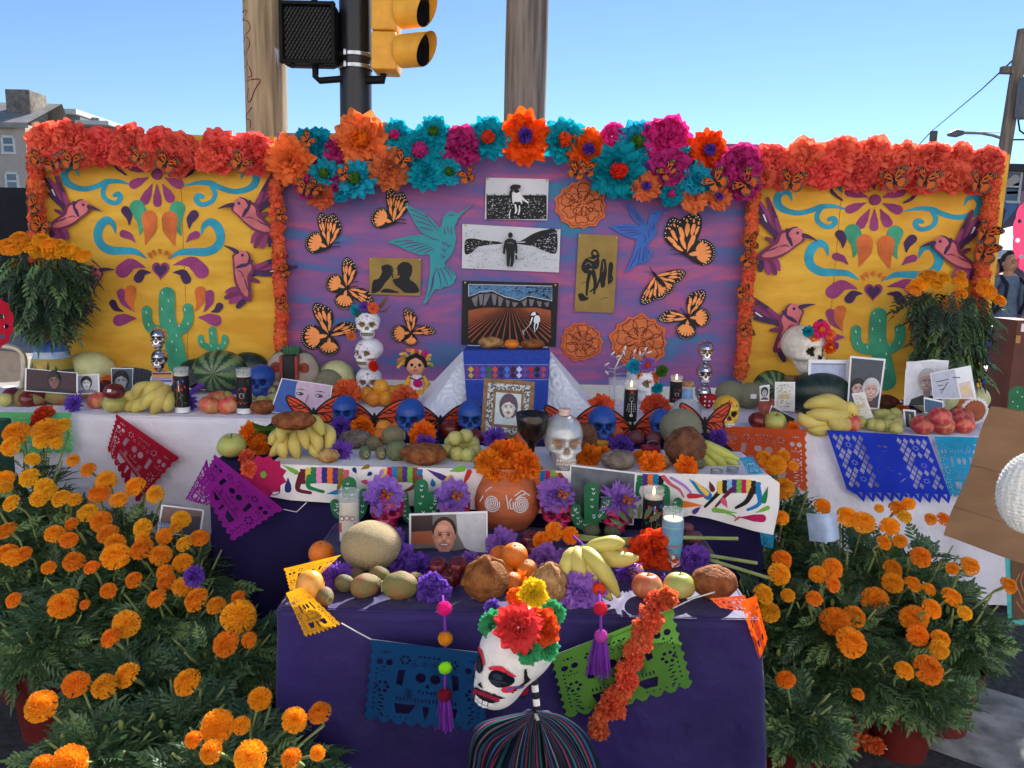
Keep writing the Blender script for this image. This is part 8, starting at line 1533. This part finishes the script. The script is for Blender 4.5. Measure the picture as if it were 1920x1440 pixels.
for i,(x,y,yy,r,c,k_,nm)in enumerate(((972,1176,1.33,44,'coral','tissue','large coral'),(1012,1176,1.36,36,'red','ruffle','crimson'),(926,1172,1.42,28,'green','tissue','green'),(1022,1212,1.36,26,'green','tissue','lower green'),(990,1222,1.335,24,'green','tissue','front green'),(1034,1150,1.48,26,'green','tissue','rear green'),(968,1120,1.47,17,'orange','pom','small orange'),(1000,1112,1.46,28,'bright orange','tissue','yellow'),(925,1140,1.46,17,'purple','tissue','violet'))):
 q=W(x,y,yy);col={'green':'pgreen','bright orange':'yellow','coral':'rosered'}.get(c,c)
 TC.setdefault('pgreen',0);
 for n_,c_ in(('pgreen',(70,168,110)),('yellow',(232,200,40)),('rosered',(222,66,66))):TM.setdefault(n_,M('tissue_'+n_,c_,.85,.12,9,trans=.4,spec=.12))
 pflower(f'{nm} tissue flower in the crown of the skull puppet',q,r*mpp(q)*1.1,col,k_,None,(-.3,i*1.1,-.3 if x<960 else.1),k=i)
nk=MB();n0=W(1000,1258,1.50)-Lp;n1=W(1010,1362,1.47)-Lp
for k in range(8):
 m_=MB().tube([n0.lerp(n1,k/8),n0.lerp(n1,(k+1)/8)],6.5*s,12).obj('neck_ring',papm if k%2==0 else bk,e)
pal=[M('stripe_%d'%i,c,.9,.1,60)for i,c in enumerate(((18,26,46),(14,18,34),(36,78,124),(16,20,36),(136,54,76),(16,20,36),(36,100,104),(14,18,34),(116,112,128),(16,20,38),(96,40,52),(20,36,66)))]
tp=W(1006,1338,1.56)-Lp
def shawl(u,v):
 a=(u-.5)*5.4-math.pi/2;k=v**.62;f_=(.024*math.sin(u*61)+.02*math.sin(u*33+1.3+v*2)+.014*math.sin(v*8+u*19))*k;r=(.02+.115*k+.03*v*v)*(1+.30*abs(math.cos(a))**2*k)+f_;z=tp.z-(.0+v**1.25)*tp.z*.985+.012*math.sin(u*17)*k
 return(r*math.cos(a)*1.05+tp.x+.02*k,r*math.sin(a)*.8+tp.y,max(.004,z))
mb=MB();mb.grid(shawl,240,40);mb.m=[(0,1,1,0,2,5,1,0,4,1,6,0,1,8,0,1,3,5,10,1)[(i%240)//2%20]for i in range(len(mb.f))];mb.obj('shawl',pal,e,ang=None)
def drape_piece(e1,e2,y0,back,n_,ph):
 A,B=cr(e1,8,False),cr(e2,8,False);N=min(len(A),len(B))-1
 def fn(u,v):
  i=int(v*N+.5);q=A[i].lerp(B[i],u);k=min(1,v*2.2);y=y0+back*(1-u)*k-.022*math.sin(u*math.pi)*k+k*(.012*math.sin(u*15+ph+v*2.5)+.007*math.sin(u*33+v*5+ph));return W(q.x+3*k*math.sin(u*15+ph),q.y+4*k*math.sin(u*11+v*6+ph),y)-Lp
 mb=MB();mb.grid(fn,n_,N);mb.m=[(0,1,2,0,4,1,6,0,3,8,1,5,2,0,10,1,6,0,3,4)[(i%n_)//2%20]for i in range(len(mb.f))];o=mb.obj('shawl_fold',pal,e,ang=None);return o
drape_piece([(985,1336),(966,1380),(946,1440),(932,1520),(920,1660)],[(1016,1336),(1020,1380),(1030,1440),(1044,1520),(1056,1660)],1.475,.0,64,0)
drape_piece([(1002,1331),(950,1339),(903,1354),(880,1382),(874,1424),(868,1480)],[(992,1352),(962,1384),(940,1406),(926,1428),(918,1452),(912,1490)],1.455,.05,56,1)
drape_piece([(1004,1331),(1052,1342),(1094,1376),(1122,1430),(1136,1500),(1148,1660)],[(1012,1350),(1022,1400),(1034,1450),(1046,1510),(1054,1570),(1060,1660)],1.455,.06,72,2.4)
o=MB().ball((0,0,0),(.075,.06,.17),20,14,fn=lambda d:1+.06*noise.noise(d*3)).obj('cloth_bundle',M('blue_denim',(44,70,104),.9,.3,30));p=W(905,1415,1.62);o.location=(p.x,1.6,.17);tag(o,'faded blue cloth bundle behind the striped shawl of the puppet','bundle')
mo=[M('marigold_orange',(250,160,28),.7,.15,9,trans=.3,rgb2=(244,138,18),rnd=.12,hue=.012),M('marigold_gold',(252,186,36),.7,.15,9,trans=.3,rgb2=(242,158,22),rnd=.12,hue=.012)]
def bloom_mesh(seed,m_):
 rn=random.Random(seed);mb=MB()
 for ring,(r,z,n,t)in enumerate(((.86,.08,17,-.2),(.84,.20,17,.1),(.74,.33,16,.4),(.60,.43,14,.65),(.45,.50,11,.9),(.29,.55,8,1.1),(.12,.57,5,1.35))):
  o=rn.uniform(0,6)
  for k in range(n):
   a=o+k*6.283/n+rn.uniform(-.15,.15);d=Vector((math.cos(a),math.sin(a),0));s_=Vector((-d.y,d.x,0));tt=t+rn.uniform(-.25,.25);ax=d*math.cos(tt)+Vector((0,0,math.sin(tt)));nr=Vector((0,0,math.cos(tt)))-d*math.sin(tt);L_=rn.uniform(.2,.3);w_=rn.uniform(.15,.21);c=d*(r-.1)+Vector((0,0,z));ph=rn.uniform(0,6)
   mb.grid(lambda u,v:c+ax*(L_*v)+s_*((u-.5)*2*w_*(.5+.5*v))+nr*(.07*v*math.sin((u-.5)*9+ph)-.04*v*v),4,2)
 mb.ball((0,0,.18),(.72,.72,.34),14,8);return mb.mesh('flower_head',m_)
BL={(g,k):bloom_mesh(k*3+g,mo[g])for g in(0,1)for k in range(4)}
lf=M('marigold_leaf',(96,124,76),.40,.3,9,spec=.6,trans=.32,rgb2=(64,96,64),rnd=.35);lfd=M('bouquet_leaf',(58,80,60),.45,.3,9,spec=.5,trans=.22,rgb2=(44,64,52));lf2=M('marigold_leaf_light',(112,142,84),.42,.3,9,spec=.55,trans=.3,rnd=.2);budm=M('marigold_bud',(120,140,70),.6,.2,20)
def leaf_mb(mb,M_,L_,rn,n=6):
 """a pinnate marigold leaf: pairs of narrow leaflets along a rib"""
 def lft(c,d,l,w_):
  nn=Vector((0,0,1));sd=d.cross(nn).normalized();dp=Vector((0,0,-.15*l));V=[c,c+d*l*.35+sd*w_+nn*w_*.35,c+d*l*.75+sd*w_*.7+nn*w_*.2+dp*.4,c+d*l+dp,c+d*l*.75-sd*w_*.7+nn*w_*.2+dp*.4,c+d*l*.35-sd*w_+nn*w_*.35,c+d*l*.5+dp*.2]
  mb.add([M_@v for v in V],[(0,1,6),(1,2,6),(2,3,6),(3,4,6),(4,5,6),(5,0,6)])
 droop=rn.uniform(.1,.5)
 for k in range(n):
  t=(k+1)/(n+.4);c=Vector((L_*t,0,-droop*L_*t*t));q=math.sin(t*2.6+.35)
  for sg in(-1,1):lft(c,Vector((math.cos(.75),sg*math.sin(.75),-.1)).normalized(),L_*.42*q*rn.uniform(.85,1.1),L_*.06)
 lft(Vector((L_*.96,0,-droop*L_*.92)),Vector((1,0,-.3)).normalized(),L_*.36,L_*.05)
 rb=[Vector((0,0,0)),Vector((L_*.5,0,-droop*L_*.25)),Vector((L_,0,-droop*L_))];w_=L_*.008;mb.add([M_@(p+Vector((0,sg*w_,0)))for p in rb for sg in(-1,1)],[(0,1,3,2),(2,3,5,4)])
LEAF=[]
for k in range(5):mb=MB();leaf_mb(mb,Matrix.Identity(4),1,random.Random(k),6);LEAF.append(mb.mesh('leaf',[lf if k<3 else lf2],False))
def foliage(mb,rn,n,sampler,L0,L1):
 for _ in range(n):
  c,d=sampler(rn);q=d.to_track_quat('X','Z').to_matrix().to_4x4();M_=Matrix.Translation(c)@q@Matrix.Rotation(rn.uniform(-.6,.6),4,'X');leaf_mb(mb,M_,rn.uniform(L0,L1),rn,rn.choice((4,5,5,6)))
potm=M('red_plastic_pot',(96,30,28),.5,.15,9,spec=.4);soil=M('soil',(40,30,24),.95,.3,40)
def depth(py):return 3.02+(py-800)/640*(1.50-3.02)
def plant(label,px,py,rad,blooms,gold=.3,zpot=.24,dy=0,group='potted marigolds around the altar'):
 c=W(px,py,depth(py)+dy);e=E('marigold_plant',label,'potted plant',(c.x,c.y,0),group=group);rn=random.Random(int(px*3+py));H=max(c.z,.3)
 pr=min(.15,rad*.55);MB().lathe([(0,0),(pr*.76,0),(pr*.97,zpot*.86),(pr*1.06,zpot*.87),(pr*1.06,zpot),(pr,zpot),(pr*.96,zpot*.9),(0,zpot*.9)],28).obj('pot',potm,e)
 ctr=Vector((0,0,zpot*.8+(H-zpot*.8)*.45))
 def smp(rn):
  d=Vector((rn.gauss(0,1),rn.gauss(0,1),rn.gauss(0,1)*.8+.25)).normalized();q=rn.uniform(.45,.98);p=ctr+Vector((d.x*rad*.9*q,d.y*rad*.9*q,d.z*(H-ctr.z)*q*(1 if d.z>0 else.8)));p.z=max(p.z,zpot*.75);o=Vector((d.x,d.y,d.z*.5+rn.uniform(-.15,.45)))+Vector((rn.uniform(-.5,.5),rn.uniform(-.5,.5),0));return p-o.normalized()*.05,o.normalized()
 mb=MB();foliage(mb,rn,int(250+rad*560),smp,.055,.095)
 f=mb.obj('foliage',lf,e,smooth=False);stuff(f)
 for k in range(95):
  for _ in range(6):
   p,d=smp(rn)
   if d.y<.1:break
  n_=Vector((rn.uniform(-.5,.5),-.72,.6+rn.uniform(-.3,.3))).normalized();x_=Vector((d.x+rn.uniform(-.7,.7),d.y*.3,d.z*.6-.25+rn.uniform(-.5,.4)));x_=(x_-n_*x_.dot(n_)).normalized();y_=n_.cross(x_)
  o=link('leaf',LEAF[k%5],e,p+Vector((d.x*.015,-.01,.0)));o.rotation_euler=Matrix((x_,y_,n_)).transposed().to_euler();l=rn.uniform(.065,.105);o.scale=(l,l,l)
 mb=MB()
 for a in range(9):q=a*.7;mb.tube([(.02*math.cos(q),.02*math.sin(q),zpot*.85),(rad*.3*math.cos(q),rad*.3*math.sin(q),ctr.z),(rad*.62*math.cos(q),rad*.62*math.sin(q),H*.93)],[.008,.006,.003],5)
 stuff(mb.obj('stems',stm,e))
 for i,(x,y,r)in enumerate(blooms):
  q=W(x,y,depth(y)+dy-(.11 if x>1000 else.06));s=r*mpp(q)*.9;o=link('flower_head',BL[(1 if rn.random()<gold else 0,i%4)],e,q-e.location);up=(Vector((rn.uniform(-.5,.5),-.75+rn.uniform(-.35,.25),.9+rn.uniform(-.3,.2)))).normalized();o.rotation_euler=up.to_track_quat('Z','Y').to_euler();o.scale=(s,s,s*1.05)
  MB().tube([q-e.location-up*s*.1,q-e.location-up*.05,ctr*.5+(q-e.location-up*.12)*.5],[.007,.004,.003],5).obj('stem',stm,e)if r>15 else None
 for k in range(4):
  p,d=smp(rn);MB().ball((p.x,p.y,p.z+.05),(.007,.007,.014),8,6).obj('bud',budm,e)
 return e
LBL=[(32,814,27),(23,838,22),(89,811,30),(119,798,16),(79,826,18),(107,832,14),(61,862,15),(138,864,14),(167,882,17),(11,898,18),(10,914,15),(56,897,21),(84,914,20),(95,925,18),(73,935,18),(116,936,20),(140,937,15),(24,945,19),(200,902,22),(187,928,22),(223,939,19),(255,914,22),(292,927,19),(167,963,22),(190,978,22),(135,983,14),(16,996,20),(103,1002,20),(129,1013,18),(203,1002,22),(217,1019,21),(269,990,20),(267,1010,15),(340,975,20),(330,990,14),(309,1006,18),(374,1010,20),(347,1021,18),(14,1039,22),(24,1047,20),(46,1039,17),(139,1054,22),(173,1065,16),(217,1044,29),(267,1031,24),(302,1042,23),(343,1055,20),(92,1065,15),(310,1074,18),(313,1092,20),(341,1101,20),(252,1088,18),(204,1108,17),(295,1123,20),(370,1126,26),(406,1136,20),(27,1126,17),(116,1136,27),(130,1120,18),(160,1134,11),(448,1122,16),(447,1158,36),(425,1208,27),(468,1200,17),(237,1170,28),(210,1197,22),(353,1280,29),(143,1283,27),(197,1288,26),(78,1325,32),(240,1267,27),(487,1310,24),(552,1350,26),(600,1338,24),(408,1362,34),(453,1360,19),(363,1387,18),(397,1410,24),(470,1420,34),(547,1422,22),(595,1412,16),(130,1433,38),(80,1437,24)]
RBL=[(1455,873,22),(1432,861,18),(1468,855,14),(1487,874,11),(1468,917,24),(1464,972,17),(1541,950,18),(1587,970,22),(1619,981,24),(1648,954,10),(1682,955,19),(1703,945,14),(1695,970,15),(1668,988,20),(1687,1015,15),(1656,1018,16),(1744,974,13),(1768,974,15),(1725,1045,22),(1465,1050,21),(1460,1077,24),(1560,1066,22),(1533,1077,18),(1560,1096,17),(1671,1069,22),(1673,1093,22),(1710,1096,18),(1740,1106,15),(1785,1066,13),(1817,1062,20),(1782,1121,22),(1745,1142,21),(1808,1150,16),(1640,1126,28),(1526,1123,17),(1713,1160,28),(1565,1165,30),(1600,1157,24),(1594,1205,32),(1720,1191,22),(1762,1199,20),(1430,1115,22),(1477,1117,15),(1442,1148,22),(1889,1098,18),(1760,1218,20),(1694,1258,20),(1738,1256,31),(1473,1275,20),(1608,1302,13)]
PLT=[(40,850,.22,'tall golden marigold plant at the left edge below the green lace paper'),(90,925,.26,'golden marigold plant in front of the white cloth, left of the red banner'),(225,955,.24,'orange marigold plant directly below the red banner'),(340,1010,.22,'orange marigold plant beside the leaning photo at the dark skirt'),(50,1040,.25,'orange marigold plant at the left edge, halfway down'),(190,1055,.26,'orange marigold plant in the middle of the left bed'),(320,1085,.22,'orange marigold plant beside the purple tissue flower'),(80,1135,.19,'orange marigold plant in the red pot at the left edge'),(420,1170,.22,'large-flowered marigold plant at the corner of the purple table'),(245,1215,.21,'marigold plant with pale sunlit leaves on the left'),(450,1370,.24,'marigold plant at the bottom beside the purple table front'),(190,1352,.19,'marigold plant with sunlit leaves in the bottom left corner'),(330,1300,.20,'marigold plant between the two bottom ones on the left')]
PRT=[(1460,890,.18,'tall marigold plant beside the embroidered cloth on the right'),(1600,985,.22,'marigold plant below the blue lattice banner on the left'),(1710,1000,.24,'marigold plant below the blue lattice banner on the right'),(1455,1080,.18,'marigold plant at the right corner of the dark skirt'),(1560,1100,.22,'marigold plant with bright green sunlit tips'),(1680,1110,.20,'marigold plant with two stacked large heads on the right'),(1790,1095,.20,'rightmost marigold plant under the paper bag'),(1450,1170,.17,'marigold plant behind the orange banner at the table corner'),(1585,1190,.21,'large-flowered marigold plant in the centre of the right bed'),(1705,1215,.19,'marigold plant in the red pot beside the grey street stripe'),(1490,1285,.17,'few-flowered marigold plant at the lower right, beside the purple table')]
for PL,BB in((PLT,LBL),(PRT,RBL)):
 as_={i:[]for i in range(len(PL))}
 for b in BB:as_[min(range(len(PL)),key=lambda i:(PL[i][0]-b[0])**2+((PL[i][1]-b[1])*1.3)**2)].append(b)
 for i,(x,y,r,l)in enumerate(PL):plant(l,x,y,r,as_[i],.75 if y<960 and x<300 else.35 if x<1500 and x>1400 else.12,*((.17,.2)if x>1000 and y>1105 else(.22,.05)if x>1000 else(.24,0)))
for ee,s in LOOSE:o=link('flower_head',BL[(0,1)],ee);o.rotation_euler=(1.3,0,-.6);o.scale=(s,s,s)
def bouquet(label,base,top,blooms,n,wpx,droop,y):
 P0=Vector(base);e=E('marigold_bouquet',label,'bouquet',P0);rn=random.Random(n);mb=MB();s=mpp(P0);T=W(*top,y)-P0;H=T.z
 ms=MB()
 for k in range(26):a=rn.uniform(0,6.28);q=rn.uniform(.1,.8)*wpx*s*.5;ms.tube([(0,0,-.03),(q*.4*math.cos(a),q*.3*math.sin(a),H*.4),(T.x+q*math.cos(a),q*.6*math.sin(a),H*rn.uniform(.8,1))],[.004,.0035,.002],5)
 stuff(ms.obj('stems',stm,e))
 def smp(rn):
  t=rn.uniform(.12,1.0);a=rn.uniform(0,6.28);q=wpx*s*.5*(.35+.65*min(1,t*1.5))*rn.uniform(.5,1);p=Vector((T.x*t+q*math.cos(a),q*.6*math.sin(a),H*t));d=Vector((math.cos(a)*.7+rn.uniform(-.4,.4),math.sin(a)*.5-.15,-droop+rn.uniform(-.7,.8)));return p,d.normalized()
 foliage(mb,rn,n,smp,.07,.14);stuff(mb.obj('foliage',lfd,e,smooth=False))
 for k in range(70):p,d=smp(rn);p.y=-abs(p.y)-.02;o=link('leaf',LEAF[k%4],e,p);o.rotation_euler=(d.to_track_quat('X','Z').to_matrix()@Matrix.Rotation(rn.uniform(-.5,.5),3,'X')).to_euler();l=rn.uniform(.10,.16);o.scale=(l,l,l)
 for i,(x,yy,r)in enumerate(blooms):q=W(x,yy,y-(.03+.02*(i%3)))-P0;o=link('flower_head',BL[(1,i%4)],e,q);o.rotation_euler=Vector((rn.uniform(-.4,.4),-.7,.9)).to_track_quat('Z','Y').to_euler();o.scale=(r*s,)*3
bouquet('golden marigold bouquet with drooping leaves in the painted vase on the left',VASE+Vector((0,0,112*mpp(VASE))),(90,470),[(18,465,20),(38,450,17),(28,470,15),(45,460,18),(78,452,16),(95,462,17),(72,474,16),(96,476,16),(122,472,18),(112,462,15),(142,478,15),(158,482,15),(27,495,10),(60,466,14),(134,470,14)],240,132,.85,VASE.y)
p=on(1790,752,'B',push=.12);s=mpp(p);e=E('clay_vase','dark clay vase behind the right-hand marigold bouquet','vase',p);MB().lathe([(0,0),(22*s,0),(30*s,22*s),(22*s,50*s),(17*s,66*s),(21*s,74*s),(18*s,74*s)],28).obj('body',clay,e,ang=None)
bouquet('orange marigold bouquet leaning right before the right yellow panel',p+Vector((0,0,74*s)),(1775,545),[(1737,522,17),(1724,535,16),(1712,545,15),(1766,524,15),(1752,536,15),(1745,518,14),(1800,530,14),(1782,576,17),(1800,552,13),(1802,515,9),(1848,548,20),(1872,565,13),(1780,658,11),(1844,530,9)],230,122,.8,p.y)
fringe('purple tissue flower stuck in the marigolds beside the dark skirt',365,1080,21,'F','purple','carn')
_q=[(303,946),(383,956),(376,1008),(294,998)];b_,q=inset(_q,.04,.05,.96,.97);photo('photo with two printed words leaning among the left marigolds',_q,2.62,[(PM((120,100,96)),b_),(PM((70,72,84)),[q(.5,.3),q(.95,.25),q(.95,.97),q(.5,.97)]),(PM((150,180,220)),[q(.04,.62),q(.42,.62),q(.42,.97),q(.04,.97)])]);
for k,t_ in enumerate(('HAGASE','CAMPEON')):me=text_mesh(t_,.017,PM((40,60,100)));o=link('lettering',me,[o for o in bpy.data.objects if o.name.startswith('photograph')and o.type=='EMPTY'][-1]);o.rotation_euler=(math.radians(83),0,.06);o.location=W(315,981+k*10,2.612)-o.parent.location
MB_=MB();MB_.grid(lambda u,v:(lambda q:q+Vector((0,-.05*math.sin(u*3.1),0)))(W(1512+56*u+6*v,962+52*v-8*math.sin(u*2.5),2.55)),10,8);o=MB_.obj('paper_sheet',M('pale_blue_sheet',(176,196,226),.5));reorigin(o,W(1540,1010,2.55));tag(o,'curled pale blue sheet among the right marigolds','paper')
p=W(1915,1110,2.35);e=E('framed_board','brown board in a turquoise frame leaning at the right edge','picture',(p.x,p.y,0));Q=[(1884,1042),(2010,1040),(2010,1170),(1890,1172)];ym=2.45
for nm,m_,fx,o_ in(('frame',M('turquoise_frame',(70,160,160),.6),(0,0,1,1),0),('panel',M('dark_brown_board',(92,66,46),.7,.2,9),(.09,.06,1,.92),.004)):mb=MB();sheet(mb,inset(Q,*fx)[0],wallmap(ym,o_),0,thick=.012);att(e,mb.obj(nm,m_,smooth=False))
mb=MB();[sheet(mb,stroke(L_,[2]*len(L_),4),wallmap(ym,.0045+.0001*i))for i,L_ in enumerate(([(1912,1076),(1905,1092),(1912,1112),(1918,1130)],[(1920,1070),(1914,1090),(1920,1110)],[(1906,1128),(1914,1140),(1922,1150)]))];att(e,mb.obj('carved_marks',M('carved_tan',(170,110,76),.7)))
kraft=M('kraft_paper',(122,92,68),.85,.12,9,.25,30,stretch=(1,1,3));yk=1.30;e=E('paper_bag','brown kraft paper bag held up at the right edge','bag',W(1870,1050,yk));Q=[(1858,762),(2060,800),(2040,1100),(1770,1004)];f=bil(Q)
def bagf(dy,k=1):return lambda u,v:(lambda q:W(q.x+90*dy,q.y,yk+dy)+Vector((0,.004*k*math.sin(v*9+u*4)+.003*math.sin(u*14),0)))(f(u,v))
mb=MB();fa,fb=bagf(0),bagf(.12);mb.grid(fa,20,20);mb.grid(fb,20,20)
for a_,b_ in(((0,0),(0,1)),((0,1),(1,1)),((1,1),(1,0))):mb.grid(lambda u,v:Vector(fa(a_[0]+(b_[0]-a_[0])*u,a_[1]+(b_[1]-a_[1])*u)).lerp(Vector(fb(a_[0]+(b_[0]-a_[0])*u,a_[1]+(b_[1]-a_[1])*u)),v),20,2)
att(e,mb.obj('bag',kraft,ang=30))
for v_ in(.45,.78):mb=MB();mb.tube([Vector(fa(k/12,v_-.02*k/12))+Vector((0,-.0005,0))for k in range(13)],.0012,4);att(e,mb.obj('crease',kraft))
knit=M('white_knit',(232,230,222),.95,.06,60,.5,220,sheen=.4);yk2=1.12;p=W(1935,925,yk2);e=E('knitted_hat','white ribbed knitted hat at the right edge before the paper bag','hat',p);s=mpp(p)
mb=MB();n_=96
def kn(u,v):
 a=u*6.283;t=v*3.1416;r=1+.010*math.sin(t*62)+.008*math.sin(u*6.283*24)-.05*math.exp(-((u-.7)/.02)**2);return(60*s*math.sin(t)*math.cos(a)*r,50*s*math.sin(t)*math.sin(a)*r,-78*s*math.cos(t)*r)
mb.grid(kn,n_*2,140,cu=True);mb.obj('knit',knit,e,ang=None)
mb=MB();rn=random.Random(1)
for k in range(900):
 u,v=rn.random(),rn.uniform(.06,.94);a=Vector(kn(u,v));d=a.normalized()+Vector((rn.uniform(-.6,.6),rn.uniform(-.6,.6),rn.uniform(-.6,.6)));b=a+d*.0022;t=d.orthogonal().normalized()*.0004;mb.add([a+t,a-t,b],[(0,1,2)])
stuff(mb.obj('fuzz',knit,e,smooth=False))
o=MB().ball((0,0,0),(.02,.012,.003),10,6).obj('fallen_petal',TM['peach']);o.location=G(1733,1380,.006);tag(o,'single fallen orange petal on the asphalt at the lower right','petal')
